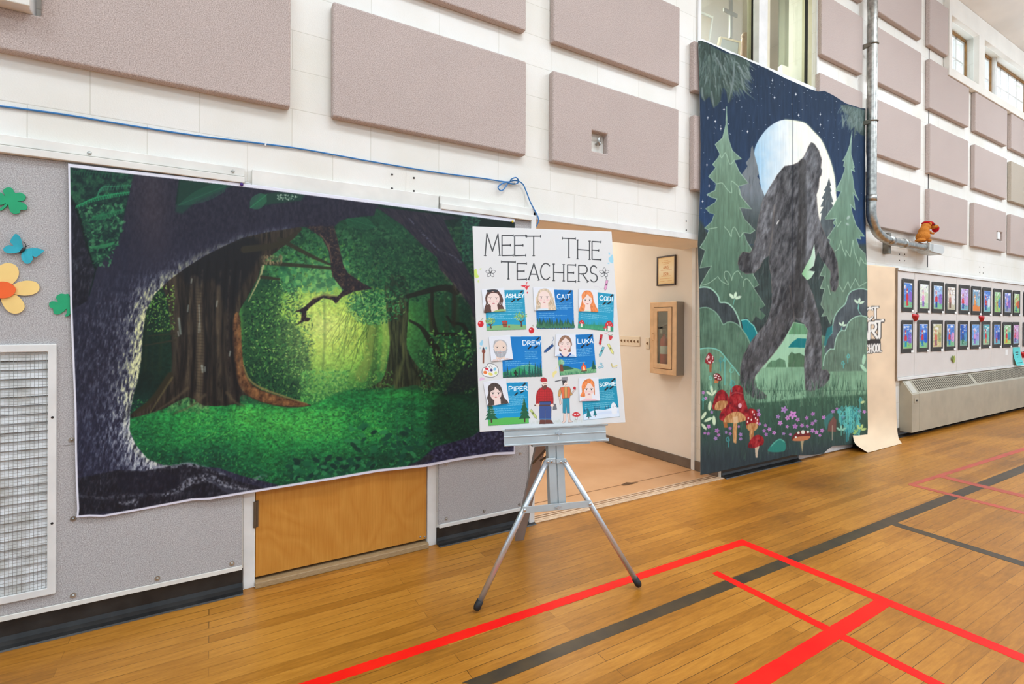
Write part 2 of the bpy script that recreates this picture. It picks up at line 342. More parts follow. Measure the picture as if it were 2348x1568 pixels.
# ---- plywood door and its white frame
struct(MB().cells([DX0, 0.197, 1.112, DX1], [0.0, 1.97, DZ], lambda i, k: k == 1 or i != 1, -0.004, 0.12).build('trim_door', M_WHITE, bevel=0.003))
def ply():
    m, nt, b = nodes_of('varnished_plywood'); L = nt.links
    tc = N(nt, 'ShaderNodeTexCoord'); mp = N(nt, 'ShaderNodeMapping'); mp.inputs['Scale'].default_value = (1.5, 1, 1.3); L.new(tc.outputs['Object'], mp.inputs[0])
    nz = N(nt, 'ShaderNodeTexNoise', Scale=1.6, Detail=2.0, Distortion=0.6); L.new(mp.outputs[0], nz.inputs['Vector'])
    mu = N(nt, 'ShaderNodeMath', operation='MULTIPLY'); mu.inputs[1].default_value = 17; L.new(nz.outputs['Fac'], mu.inputs[0])
    fr = N(nt, 'ShaderNodeMath', operation='PINGPONG'); fr.inputs[1].default_value = 1.0; L.new(mu.outputs[0], fr.inputs[0])
    mp2 = N(nt, 'ShaderNodeMapping'); mp2.inputs['Scale'].default_value = (60, 1, 3); L.new(tc.outputs['Object'], mp2.inputs[0])
    fi = N(nt, 'ShaderNodeTexNoise', Scale=2.0, Detail=4.0); L.new(mp2.outputs[0], fi.inputs['Vector'])
    ad = N(nt, 'ShaderNodeMath', operation='MULTIPLY_ADD'); L.new(fr.outputs[0], ad.inputs[0]); ad.inputs[1].default_value = 0.30; L.new(fi.outputs['Fac'], ad.inputs[2])
    rp = N(nt, 'ShaderNodeValToRGB'); E_ = rp.color_ramp.elements
    E_[0].position = 0.35; E_[0].color = rgba((206, 144, 62)); E_[1].position = 0.95; E_[1].color = rgba((190, 124, 44))
    L.new(ad.outputs[0], rp.inputs[0]); L.new(rp.outputs[0], b.inputs['Base Color']); b.inputs['Roughness'].default_value = 0.38
    return m
d1 = struct(MB().box(0.2, 1.109, 0.004, 0.045, 0.045, 1.966).build('door_1', ply(), org=(0.65, 0, 0.045), bevel=0.002))
mb = MB().tube([(0.196, -0.008, 0.30), (0.196, -0.008, 0.43)], 0.007, 10); mb.box(0.196, 0.212, -0.002, 0.004, 0.30, 0.43)
mb.build('hinge', mat('brass_grey_hinge', (120, 112, 98), 0.4, metal=0.9), d1)
mb = MB()
for px in (1382, 1414): mb.ball((wx(540+px/3.261, 1000+751/3.261, 0.004), 0.003, wz(540+px/3.261, 1000+751/3.261, 0.004)), (0.006, 0.003, 0.006), 8, 6)
mb.build('screws', M_ALU, d1, smooth=True)
struct(MB().box(0.197, 1.112, -0.03, 0.05, 0.0, 0.03).build('trim_sill', mat('worn_sill', (178, 152, 112), 0.5, c2=(150, 120, 84), scale=40, stretch=(1, 10, 10)), bevel=0.004))
struct(MB().box(DX0, DX1, 0.05, 0.2, 0.0, DZ).build('wall_behind_door', M_DARK))
struct(MB().box(1.812, OX0, -0.032, 0.02, 0.0, OZ+0.02).build('trim_post', M_WHITE, bevel=0.004))
# white door leaf that shows under the painted cloth
struct(MB().box(4.94, 5.94, -0.02, -0.001, 0.012, 2.05).build('door_2', mat('white_door', (228, 230, 232), 0.35, var=0.05, scale=20)))

# ---- ledges over the boards
def ledge(name, pts, y0, y1, h, m):
    a, b = pts; xa, za, xb, zb = a[0], a[1], b[0], b[1]
    return struct(MB().loft([[(x, y0, z-h), (x, y0, z), (x, y1, z), (x, y1, z-h)] for x, z in ((xa, za), (xb, zb))]).build(name, m, bevel=0.003))
ledge('trim_1', ((XL, 2.035), (0.142, 2.035)), -0.045, -0.0, 0.030, M_CREAMT)
ledge('trim_2', ((XL, 2.082), (0.142, 2.082)), -0.030, -0.0, 0.042, M_CREAMT)
ledge('trim_3', ((0.175, 2.084), (1.165, 2.084)), -0.020, -0.0, 0.105, M_CREAMT)
ledge('trim_4', ((1.172, 2.034), (1.812, 2.034)), -0.045, -0.0, 0.034, M_CREAMT)
ledge('trim_5', ((1.172, 2.085), (OX0, 2.085)), -0.024, -0.0, 0.05, M_CREAMT)
ledge('trim_lintel', ((OX0-0.02, 2.062), (3.80, 2.062)), -0.024, 0.0, 0.047, M_WHITE)
struct(MB().box(7.775, 7.785, -0.004, 0.0, 2.05, 4.95).build('trim_expansion_joint', M_DARK))

# ---- upper window: frame, mullion, panes, and the room behind it
struct(MB().cells([MX0, MX0+0.015, wx(1722, 60, 0.1), wx(1752, 60, 0.1), wx(1848, 60, 0.1), MX1], [MZ0, MZ0+0.03, MZ1-0.05, MZ1], lambda i, k: k != 1 or i not in (1, 3), 0.04, 0.14).build('window_1', mat('cream_window_frame', (222, 214, 184), 0.4, var=0.05, scale=8), bevel=0.006))
w1 = bpy.data.objects['window_1']
MB().box(MX0+0.01, wx(1724, 60, 0.1), 0.085, 0.091, MZ0+0.02, MZ1-0.04).build('pane', M_GLASS, w1)
MB().box(wx(1750, 60, 0.1), wx(1850, 60, 0.1), 0.085, 0.091, MZ0+0.02, MZ1-0.04).build('pane', M_GLASS, w1)
MB().box(wx(1736, 60, 0.02), wx(1756, 60, 0.02), 0.0, 0.06, MZ0, MZ1).build('mullion', M_WHITE, w1, bevel=0.004)
MB().box(wx(1723.5, 60, 0.08), wx(1725.5, 60, 0.08), 0.06, 0.085, MZ0+0.02, MZ1-0.04).build('gasket', M_DARK, w1)
MB().box(wx(1846, 60, 0.08), wx(1848, 60, 0.08), 0.06, 0.085, MZ0+0.02, MZ1-0.04).build('gasket', M_DARK, w1)
struct(MB().cells([MX0-0.04, MX0, MX1, MX1+0.03], [MZ0-0.045, MZ0, MZ1+0.05], lambda i, k: i != 1 or k == 0, -0.015, 0.0).build('trim_window', M_WHITE, bevel=0.004))
MR = mat('upper_room_wall', (214, 208, 197), 0.9, var=0.04, scale=2)
struct(MB().box(2.4, 7.4, 3.2, 3.3, 3.2, 5.6).build('wall_upper_room_back', MR))
struct(MB().box(7.3, 7.4, 0.285, 3.2, 3.2, 5.6).build('wall_upper_room_right', MR))
struct(MB().box(2.4, 2.5, 0.285, 3.2, 3.2, 5.6).build('wall_upper_room_left', MR))
struct(MB().box(2.4, 7.4, 0.285, 3.3, 3.2, 3.3).build('floor', mat('upper_room_floor', (120, 100, 80), 0.6)))
struct(MB().box(2.4, 7.4, 0.325, 3.3, 5.5, 5.6).build('ceiling', MR))

# ---- clerestory windows
CW = mat('stained_sash', (176, 130, 74), 0.5, var=0.2, scale=12)
def sash(name, x0, x1, z0, z1, nc, nr, y=0.14):
    f = 0.028
    o = struct(MB().cells([x0, x0+f, x1-f, x1], [z0, z0+f, z1-f, z1], lambda i, k: not (i == 1 and k == 1), y, y+0.06).build(name, CW, bevel=0.004))
    fi = MB(); fi.cells([x0+f, x0+f+0.035, x1-f-0.035, x1-f], [z0+f, z0+f+0.035, z1-f-0.035, z1-f], lambda i, k: not (i == 1 and k == 1), y+0.02, y+0.055).build('sash_frame', M_WHITE, o)
    mb = MB()
    for c in range(1, nc): xx = x0+f+(x1-x0-2*f)*c/nc; mb.box(xx-0.012, xx+0.012, y+0.02, y+0.05, z0+f, z1-f)
    for r in range(1, nr): zz = z0+f+(z1-z0-2*f)*r/nr; mb.box(x0+f, x1-f, y+0.021, y+0.049, zz-0.012, zz+0.012)
    mb.build('muntins', M_WHITE, o)
    MB().box(x0+f, x1-f, y+0.035, y+0.038, z0+f, z1-f).build('pane', M_GLASSC, o)
sash('window_2', C1A+0.0, C1B-0.0, CZ0, CZ1, 3, 2)
sash('window_3', C2A, 10.35, CZ0, CZ1, 3, 2)
sash('window_4', 10.42, 11.88, CZ0, CZ1, 4, 2)
struct(MB().box(10.35, 10.42, 0.10, 0.26, CZ0, CZ1).build('trim_clerestory_mullion', M_WHITE))
# ================================================================ acoustic panels
PG = 'mauve acoustic panels on the block wall'
PT = -0.052
def panel(x0, x1, z0, z1, label, m=M_FELT, hole=None, notch=None):
    xs = [x0, x1]; zs = [z0, z1]; fill = lambda i, k: True
    if hole: xs = [x0, hole[0], hole[1], x1]; zs = [z0, hole[2], hole[3], z1]; fill = lambda i, k: not (i == 1 and k == 1)
    if notch:                                   # (x, z, side): the corner beyond x and above z is cut away
        xs = [x0, notch[0], x1]; zs = [z0, notch[1], z1]; fill = (lambda i, k: not (k == 1 and i == 1)) if notch[2] > 0 else (lambda i, k: not (k == 1 and i == 0))
    o = MB().cells(xs, zs, fill, PT, -0.0005).build('acoustic_panel', m, org=((x0+x1)/2, 0, z0), bevel=0.011, seg=3)
    return tag(o, label, 'acoustic panel', PG)
RA, RB, RC, RD = (2.415, 3.022), (3.218, 3.83), (4.018, 4.632), (4.80, 5.415)
hx0 = wx(93, 37, PT); hz0 = wz(93, 36, PT)
panel(-0.874, 0.345, *RA, 'huge mauve panel at the top left corner, cut out around a white box', notch=(hx0, hz0, -1))
panel(0.55, 1.757, *RA, 'mauve acoustic panel above the middle of the forest backdrop and the blue cable')
h3 = (wx(1358, 320, PT), wx(1393, 320, PT), wz(1358, 345, PT), wz(1358, 299, PT))
panel(1.967, 3.184, *RA, 'mauve panel with a square hole showing an eye bolt, above the doorway', hole=h3)
panel(0.56, 1.752, *RB, 'mauve panel cut by the top edge of the picture, above the forest backdrop end')
panel(1.97, 3.19, *RB, 'mauve panel left of the upper window, directly above the panel with the eye bolt')
panel(3.362, 4.57, *RA, 'panel whose thin left edge peeks out beside the painted cloth, lower of two')
panel(3.358, 4.57, RB[0], 3.62, 'panel whose thin left edge peeks out beside the cloth top corner, upper of two')
panel(5.222, 6.032, *RC, 'tall narrow mauve panel between the upper window and the steel conduit')
panel(5.20, 6.036, *RB, 'mauve panel half hidden by the top right of the painted cloth')
panel(5.222, 6.030, *RD, 'mauve panel tip at the top of the picture, left of the conduit')
dn = ['lowest', 'second lowest', 'second highest', 'highest']
for k, r in enumerate((RA, RB, RC, RD)):
    panel(6.225, 7.438, *r, '%s panel of the column right beside the steel conduit' % dn[k])
panel(7.69, 8.866, *RA, 'lowest panel of the second column from the conduit, behind the plush toy')
panel(7.69, 8.870, *RB, 'middle panel of the second column right of the conduit')
panel(7.672, 8.885, RC[0], RC[1], 'notched mauve panel cut around the plaster corner of the high windows', notch=(SX0-0.004, SZ0-0.002, 1))
panel(7.662, SX0-0.004, *RD, 'narrow upright mauve panel left of the first high window')
hF = (wx(2285.5, 540, PT), wx(2299, 540, PT), wz(2290, 551, PT), wz(2290, 531, PT))
panel(9.092, 10.30, *RA, 'mauve panel with a small square hole for a white device', hole=hF)
panel(9.10, 10.325, *RB, 'mauve panel directly above the one with the small square hole')
panel(9.108, 10.325, RC[0], SZ0-0.002, 'mauve panel under the second high window, third column from the conduit')
panel(10.51, 11.72, *RA, 'lowest mauve panel cut off by the right edge of the picture')
panel(10.515, 11.72, *RB, 'sandy grey acoustic panel at the right edge, duller than its neighbours', m=M_FELT2)
panel(10.50, 11.72, RC[0], SZ0-0.002, 'mauve panel at the right edge, right under the high windows')

# eye bolt in the hole, device in the far hole, white box at the top left
t = thing('eye_bolt', 'steel eye bolt in the square hole of the acoustic panel', 'eye bolt', (wx(1374, 326, -0.01), 0, wz(1374, 326, -0.01)))
ex, ez = wx(1373, 324, -0.03), wz(1373, 324, -0.03)
MB().tube([(ex, 0, ez-0.012), (ex, -0.03, ez-0.012)], 0.009, 10).build('shank', M_STEEL, t, smooth=True)
MB().tube([(ex+0.024*math.cos(a)*0.7, -0.034+0.012*math.cos(a), ez+0.026*math.sin(a)) for a in [2*math.pi*k/20 for k in range(21)]], 0.0075, 8).build('ring', M_STEEL, t, smooth=True)
fx, fz = (hF[0]+hF[1])/2, (hF[2]+hF[3])/2
t = thing('wall_device', 'small white device inside the hole of a far acoustic panel', 'device', (fx, 0, fz))
MB().box(fx-0.05, fx+0.045, -0.045, -0.0005, fz-0.045, fz+0.075).build('body', M_WHITE, t, bevel=0.006)
MB().box(fx-0.02, fx+0.05, -0.05, -0.0005, fz-0.095, fz-0.055).build('clip', mat('grey_clip', (110, 104, 98), 0.6), t)
bx, bz = wx(60, 10, -0.12), wz(65, 13, -0.12)
t = thing('wall_box', 'white wall box in the corner cut-out of the huge panel, top left', 'wall box', (bx-0.15, 0, bz))
MB().box(bx-0.30, bx+0.005, -0.115, -0.0005, bz, bz+0.25).build('housing', M_WHITE, t, bevel=0.008)
MB().box(bx-0.31, bx+0.012, -0.128, -0.115, bz-0.004, bz+0.25).build('cover', mat('offwhite_cover', (226, 222, 212), 0.4), t, bevel=0.004)

# ================================================================ blue cable
M_CABLE = mat('blue_cable', (52, 122, 184), 0.4)
def P(px, py, y): return onY(px, py, y)
pts = [P(-60, 236, -0.007), P(0, 243, -0.007), P(150, 263, -0.007), P(300, 288, -0.007), P(450, 311, -0.007), P(605, 330, -0.008), P(700, 343, -0.008), P(850, 370, -0.008), P(1000, 395, -0.008), P(1100, 408, -0.009), P(1163, 417, -0.014), P(1172, 411, -0.03), P(1183, 407, -0.034), P(1189, 414, -0.03), P(1186, 420, -0.024), P(1176, 422, -0.02), P(1160, 418, -0.014), P(1148, 423, -0.02), P(1142, 430, -0.024), P(1148, 437, -0.02), P(1155, 434, -0.018), P(1162, 424, -0.012), P(1170, 416, -0.014), P(1184, 414, -0.02), P(1198, 421, -0.02), P(1206, 437, -0.022), P(1216, 463, -0.026), P(1226, 482, -0.03), P(1233.5, 497, -0.034), P(1235, 506, -0.036), P(1231, 516, -0.03), P(1226, 524, -0.02)]
t = thing('cable', 'thin blue cable running across the white wall, looped above the doorway', 'cable', tuple(P(605, 330, 0)))
MB().tube(bezier(pts, 6), 0.0042, 8).build('cord', M_CABLE, t, smooth=True)
c = P(609, 331, -0.006); MB().obox(c, (1, 0, -0.14), (0, 1, 0), (0.14, 0, 1), 0.004, 0.006, 0.008).build('cable_clip', M_WHITE, t)
c = P(1172, 421, -0.006); MB().tube([c+np.array([-0.01, 0, 0]), c+np.array([0.02, -0.02, 0])], 0.005, 8).build('cable_hook', M_STEEL, t)

# ================================================================ small fittings on the wall
def screws(pts, label, group, y=0.0, r=0.006, m=None):
    for q, (px, py) in enumerate(pts):
        c = P(px, py, y)
        MBx = MB().ball((c[0], y-0.001, c[2]), (r, 0.005, r), 10, 6)
        o = MBx.build('screw', m or M_STEEL, org=(c[0], y, c[2]), smooth=True)
        tag(o, label if isinstance(label, str) else label[q], 'screw', group)
M_HOLE = mat('screw_hole', (58, 54, 50), 0.7)
screws([(899, 400), (899, 432)], 'dark screw of the left pair on the white wall above the forest backdrop', 'left screws above backdrop', m=M_HOLE)
screws([(949, 408), (949, 438)], 'dark screw of the right pair on the white wall above the forest backdrop', 'right screws above backdrop', m=M_HOLE)
screws([(1573.5, 507), (1573.5, 527.5)], 'dark screw at the right end of the white lintel, by the painted cloth', 'screws at the lintel end', y=-0.001, m=M_HOLE)
screws([(2062, 583), (2074, 583), (2062, 597), (2074, 598)], 'tiny screw hole above the brown paper and tackboard corner', 'screw holes near the tackboard corner', m=M_HOLE, r=0.008)
screws([(2246, 612), (2255, 613), (2246, 625), (2254, 626)], 'tiny screw hole on the wall above the middle of the tackboard', 'screw holes above the tackboard', m=M_HOLE, r=0.008)
screws([(205, 351)], 'screw on the white rail left of the backdrop top', None, y=-0.031, r=0.008)
screws([(534, 393)], 'screw at the right end of the white rail above the backdrop', None, y=-0.031, r=0.008)

# ================================================================ grey boards, vent
GY = -0.02
vx0, vx1, vz0, vz1 = wx(0, 0, GY)-0.9, wx(111, 900, GY), wz(111, 1345, GY), wz(111, 806, GY)
VX1, VZ0, VZ1 = -0.555, 0.183, 1.232
t = thing('wall_board', 'left grey speckled board behind clovers, flower and forest backdrop', 'wall board', (0, 0, 0.13))
MB().cells([XL, VX1-0.008, 0.139], [0.131, VZ0+0.006, VZ1-0.006, 2.004], lambda i, k: not (i == 0 and k == 1), GY, -0.0005).build('board', M_GREY, t, bevel=0.002)
MB().box(XL, 0.139, -0.024, -0.0005, 0.109, 0.1305).build('bottom_strip', M_CREAMT, t, bevel=0.002)
MB().box(-0.556, 0.0, GY-0.0006, GY, 0.800, 0.802).build('seam', mat('seam_grey', (140, 134, 130), 0.8), t)
for px, py in ((168, 1365), (361, 1325.5), (532, 1291.5), (165, 1008), (168, 1189)):
    c = P(px, py, GY); s_ = MB().tube([(c[0], GY-0.003, c[2]), (c[0], GY, c[2])], 0.011, 14).build('washer', M_STEEL, t)
    MB().ball((c[0], GY-0.003, c[2]), (0.006, 0.004, 0.006), 8, 6).build('screw_head', M_STEEL, s_, smooth=True)
t = thing('wall_board', 'grey speckled board between the plywood door and the corridor opening', 'wall board', (1.49, 0, 0.12))
MB().box(1.176, 1.811, GY, -0.0005, 0.124, 1.998).build('board', M_GREY, t, bevel=0.002)
MB().box(1.18, 1.811, -0.026, -0.0005, 0.101, 0.1235).build('bottom_strip', M_WHITE, t, bevel=0.003)
for px, py in ((1023, 1189), (1110, 1171.5), (1191, 1156), (1193, 1039), (1023, 1064), (1112, 1052)):
    c = P(px, py, GY); s_ = MB().tube([(c[0], GY-0.003, c[2]), (c[0], GY, c[2])], 0.009, 14).build('washer', M_STEEL, t)
    MB().ball((c[0], GY-0.003, c[2]), (0.005, 0.004, 0.005), 8, 6).build('screw_head', M_STEEL, s_, smooth=True)

t = thing('vent_grille', 'white framed wall vent with wire mesh over louvres', 'vent', (-1.2, 0, VZ0))
VXL = -1.75
MB().cells([VXL, VXL+0.06, vx1, VX1], [VZ0, vz0, vz1, VZ1], lambda i, k: not (i == 1 and k == 1), -0.034, -0.002).build('frame', M_WHITE, t, bevel=0.003)
MB().box(VXL+0.05, vx1+0.01, -0.004, -0.002, vz0-0.01, vz1+0.01).build('back', M_DARK, t)
def louv():
    m, nt, b = nodes_of('dusty_white_louvre'); L = nt.links
    tc = N(nt, 'ShaderNodeTexCoord'); nz = N(nt, 'ShaderNodeTexNoise', Scale=14.0, Detail=6.0); L.new(tc.outputs['Object'], nz.inputs['Vector'])
    rp = N(nt, 'ShaderNodeValToRGB'); rp.color_ramp.elements[0].position = 0.3; rp.color_ramp.elements[0].color = rgba((196, 194, 186)); rp.color_ramp.elements[1].position = 0.6; rp.color_ramp.elements[1].color = rgba((238, 240, 240))
    L.new(nz.outputs['Fac'], rp.inputs[0]); L.new(rp.outputs[0], b.inputs['Base Color']); b.inputs['Roughness'].default_value = 0.5; return m
ML = louv(); nl = 27; pitch = (vz1-vz0)/nl
for k in range(nl):
    z = vz0+pitch*k
    MB().loft([[(x, -0.012, z+pitch*0.92), (x, -0.0105, z+pitch*0.95), (x, -0.023, z+0.004), (x, -0.0245, z+0.001)] for x in (VXL+0.055, vx1-0.001)]).build('louvre', ML, t)
mb = MB(); g = 0.0127
for k in range(int((vz1-vz0)/g)+1): z = vz0+k*g; mb.tube([(-1.0, -0.029, z), (vx1+0.004, -0.029, z)], 0.0007, 5)
for k in range(32): x = vx1-0.004-k*g; mb.tube([(x, -0.030, vz0-0.004), (x, -0.030, vz1+0.004)], 0.0007, 5)
mb.build('wire_mesh', M_STEEL, t)
for px, py in ((120, 957), (119, 1200)):
    c = P(px, py, -0.035); MB().ball((c[0], -0.034, c[2]), (0.005, 0.003, 0.005), 8, 6).build('screw', M_DARK, t)

# ================================================================ paper decorations on the left board
def cutout(mb, px, y0, y1): return mb.prism([(float(q[0]), float(q[2])) for q in [onY(a, b, y0) for a, b in px]], y0, y1)
M_CLOV = mat('green_paper', (26, 166, 112), 0.6, var=0.06, scale=20); M_TEAL = mat('turquoise_paper', (44, 176, 196), 0.55, var=0.08, scale=16)
M_PET = mat('pale_yellow_paper', (250, 214, 134), 0.6, var=0.03, scale=10); M_ORG = mat('orange_paper', (246, 104, 40), 0.6, var=0.03, scale=10); M_INK = mat('black_ink', (34, 36, 40), 0.6)
def decor_px(zx, zy): return (zx/3.0154, 380+zy/3.0154)     # traced from an enlargement
clov = [(20, 170), (50, 150), (82, 155), (104, 188), (140, 184), (174, 205), (172, 232), (150, 243), (120, 246), (150, 252), (185, 275), (180, 304), (140, 305), (135, 325), (100, 332), (72, 318), (62, 290), (55, 265), (40, 285), (10, 308), (-10, 306), (-5, 295), (20, 280), (40, 258), (10, 270), (-30, 262), (-45, 225), (-25, 190), (5, 184), (36, 212)]
tag(cutout(MB(), [tuple(q) for q in closed_curve([decor_px(*p) for p in clov], 3)], -0.030, -0.024).build('paper_clover', M_CLOV, org=tuple(P(20, 460, GY))), 'green paper clover at the left edge, above the blue butterfly', 'paper clover')
clov2 = [(392, 900), (420, 884), (450, 888), (475, 890), (490, 950), (492, 1010), (470, 1040), (448, 1040), (462, 1015), (458, 988), (440, 1008), (400, 1028), (372, 1018), (366, 988), (345, 978), (340, 950), (362, 936), (400, 940), (388, 918)]
tag(cutout(MB(), [tuple(q) for q in closed_curve([decor_px(*p) for p in clov2], 3)], -0.027, -0.0205).build('paper_clover', M_CLOV, org=tuple(P(140, 700, GY))), 'green paper clover tucked under the left edge of the forest backdrop', 'paper clover')
t = thing('paper_butterfly', 'turquoise paper butterfly with black body above the yellow flower', 'paper butterfly', tuple(P(52, 570, GY)))
def wing(pts, lift):
    b = onY(*decor_px(160, 580), -0.028); v = []
    for p in closed_curve([decor_px(*p) for p in pts], 3):
        d = np.hypot(*(np.array(p)-np.array(decor_px(160, 580)))); v.append(onY(p[0], p[1], -0.028-lift*d/50))
    n = len(v); back = [q+np.array([0, 0.0025, 0]) for q in v]
    return MB().add(v+back, [tuple(range(n)), tuple(range(2*n-1, n-1, -1))]+[(i, i+n, (i+1) % n+n, (i+1) % n) for i in range(n)])
w = wing([(156, 585), (154, 540), (138, 492), (108, 470), (88, 490), (70, 522), (82, 540), (92, 556), (60, 548), (30, 565), (22, 580), (40, 600), (80, 606), (120, 600)], 0.012).build('wing', M_TEAL, t)
w2 = wing([(165, 584), (200, 572), (255, 570), (298, 582), (300, 594), (272, 616), (246, 632), (224, 622), (226, 645), (208, 672), (180, 676), (156, 655), (146, 622)], 0.012).build('wing', M_TEAL, t)
def ln(zs, y, r): return MB().tube([onY(*decor_px(a, b), y) for a, b in zs], r, 6)
ln([(134, 606), (150, 592), (162, 578), (172, 566)], -0.033, [0.002, 0.005, 0.006, 0.004]).build('body', M_INK, t, smooth=True)
ln(bezier([(172, 566), (180, 550), (172, 536), (158, 526)], 4), -0.036, 0.0012).build('antenna', M_INK, t)
ln([(172, 566), (186, 556), (200, 550)], -0.036, 0.0012).build('antenna', M_INK, t)
t = thing('paper_flower', 'yellow paper flower with an orange centre at the left edge', 'paper flower', tuple(P(15, 665, GY)))
pets = [[(-30, 745), (-10, 700), (30, 675), (75, 674), (115, 695), (131, 738), (118, 782), (80, 822), (40, 845), (0, 830)],
        [(60, 845), (110, 812), (170, 795), (225, 797), (262, 815), (273, 845), (255, 876), (200, 896), (130, 894), (80, 880)],
        [(8, 920), (50, 900), (105, 893), (140, 915), (165, 950), (168, 985), (140, 1015), (95, 1022), (55, 1005), (25, 970)],
        [(0, 900), (-30, 960), (-90, 1000), (-140, 980), (-150, 930), (-100, 880), (-40, 860)],
        [(-20, 850), (-80, 850), (-140, 820), (-150, 770), (-100, 740), (-50, 770), (-10, 820)]]
for k, q in enumerate(pets): cutout(MB(), [tuple(a) for a in closed_curve([decor_px(*p) for p in q], 4)], -0.026-0.0012*k, -0.0245-0.0012*k+(-0.0002)).build('petal', M_PET, t)
cutout(MB(), [decor_px(15+92*math.cos(a), 858+58*math.sin(a)) for a in [2*math.pi*k/36 for k in range(36)]], -0.036, -0.0325).build('flower_centre', M_ORG, t)

# ================================================================ steel conduit with its fittings and the plush toy
CY = -0.115
t = thing('conduit', 'thick galvanised steel conduit running down the wall and turning right', 'conduit', (wx(2000, 300, CY), 0, wz(2000, 500, CY)))
cr = 0.047
vx = wx(1999.5, 250, CY)
elb = [P(1999, 452, CY), P(1999.5, 490, CY), P(2003, 515, CY), P(2012, 533, CY), P(2026, 545.5, CY), P(2044, 552, CY), P(2075, 558.5, CY), P(2122, 567.5, CY)]
elb = [np.array([vx, CY, p[2]]) if k < 2 else p for k, p in enumerate(elb)]
path = [np.array([vx, CY, 5.6]), np.array([vx, CY, 4.5])]+bezier(elb, 5)
MB().tube(path, cr, 20).build('pipe', M_STEEL, t, smooth=True)
MB().tube([(vx, CY, wz(2000, 448, CY)), (vx, CY, wz(2000, 462, CY))], 0.052, 20).build('coupling', M_STEEL, t, smooth=True)
p0, p1 = P(2036, 549.5, CY), P(2046, 552.5, CY); MB().tube([p0, p1], 0.053, 20).build('coupling', M_STEEL, t, smooth=True)
p0, p1 = P(2070, 557.5, CY), P(2075, 558.5, CY); MB().tube([p0, p1], 0.052, 20).build('coupling', M_STEEL, t, smooth=True)
MC = mat('grey_strut', (150, 146, 134), 0.5, metal=0.7, var=0.2, scale=20)
for zz in (wz(2000, 102, CY), wz(2000, 279, CY)):
    mb = MB(); mb.tube([(vx+0.052*math.cos(a), CY+0.052*math.sin(a), zz) for a in [2*math.pi*k/24 for k in range(25)]], 0.008, 8)
    mb.box(vx-0.057, vx-0.03, -0.125, -0.0005, zz-0.03, zz+0.012); mb.box(vx+0.05, vx+0.085, CY-0.012, CY+0.012, zz-0.015, zz+0.015)
    mb.build('clamp', MC, t, smooth=False)
sx_ = wx(2053, 556, CY); sz_ = wz(2053, 556, CY)
MB().box(sx_-0.03, sx_+0.03, -0.062, -0.0005, sz_-0.12, sz_+0.12).build('strut', MC, t, bevel=0.004)
e0 = P(2117, 567, CY); e1 = P(2149, 569.5, CY); ez = e0[2]
BZ0, BZ1 = wz(2135, 580, CY-0.07), wz(2135, 557, CY-0.07)
prof = [(e0[0], ez+0.05), (e0[0]+0.06, BZ1-0.005), (e1[0]-0.05, BZ1), (e1[0], BZ1-0.03), (e1[0], BZ0+0.04), (e1[0]-0.06, BZ0), (e0[0]+0.06, BZ0+0.01), (e0[0], ez-0.05)]
MB().prism(prof, CY-0.07, CY+0.07).build('conduit_box', mat('cast_aluminium', (206, 206, 200), 0.4, metal=0.6, var=0.1, scale=20), t, bevel=0.01)
MB().prism([(p[0]*0.94+0.06*(e0[0]+e1[0])/2, p[1]*0.94+0.06*(BZ0+BZ1)/2) for p in prof[1:7]], CY-0.076, CY-0.0705).build('cover_plate', mat('pale_cover', (214, 214, 210), 0.45, metal=0.4), t, bevel=0.003)
# plush toy
PY = CY-0.035; pc = P(2122, 556, PY); tz = BZ1+0.001
def toy(zx, zy): return onY(1960+zx/2.613, zy/2.613, PY)
S = 1.0/2.613*5.75/1166                              # size of an enlarged pixel at the toy
M_PL = mat('orange_brown_plush', (205, 132, 58), 0.95, c2=(182, 108, 42), scale=120, bump=0.5, spec=0.1); M_RED = mat('red_felt', (186, 28, 36), 0.9, var=0.15, scale=60, spec=0.1)
t = thing('plush_toy', 'orange-brown plush animal with a red cap on the conduit box', 'plush toy', (float(pc[0]), PY, tz))
mb = MB()
def pb(zx, zy, rx, rz, ry=None, a=0.0):
    R = np.array([[math.cos(a), 0, -math.sin(a)], [0, 1, 0], [math.sin(a), 0, math.cos(a)]]); mb.ball(toy(zx, zy), (rx*S, (ry or rx)*S, rz*S), 16, 12, rot=R)
pb(408, 1418, 38, 34); pb(414, 1390, 32, 36, 30); pb(425, 1360, 30, 26, 26); pb(460, 1355, 32, 17, 20, -0.25); pb(486, 1358, 16, 12, 15); pb(446, 1440, 20, 10, 12); pb(392, 1440, 20, 11, 30); pb(455, 1394, 22, 8, 8, -0.3); pb(470, 1398, 8, 9, 8)
body = mb.build('body', M_PL, t, smooth=True)
rm = body.modifiers.new('remesh', 'REMESH'); rm.mode = 'VOXEL'; rm.voxel_size = 0.006; rm.use_smooth_shade = True
sm = body.modifiers.new('smooth', 'SMOOTH'); sm.iterations = 8
mb = MB()
for zx, zy, rx, rz, ry, dy, a in ((438, 1340, 46, 15, 30, 0.0, -0.06),):
    Rm = np.array([[math.cos(a), 0, -math.sin(a)], [0, 1, 0], [math.sin(a), 0, math.cos(a)]]); mb.ball(toy(zx, zy)+np.array([0, dy, 0]), (rx*S, ry*S, rz*S), 18, 12, rot=Rm)
brim = MB().ball(toy(491, 1368)+np.array([0, 0.012, 0]), (16*S, 20*S, 25*S), 16, 10); brim.build('cap_brim', M_RED, t, smooth=True)
mb.build('cap', M_RED, t, smooth=True)
e = toy(455, 1348)+np.array([0, -0.038, 0]); MB().ball(e, (0.012, 0.008, 0.012), 10, 8).build('eye', M_INK, t, smooth=True)
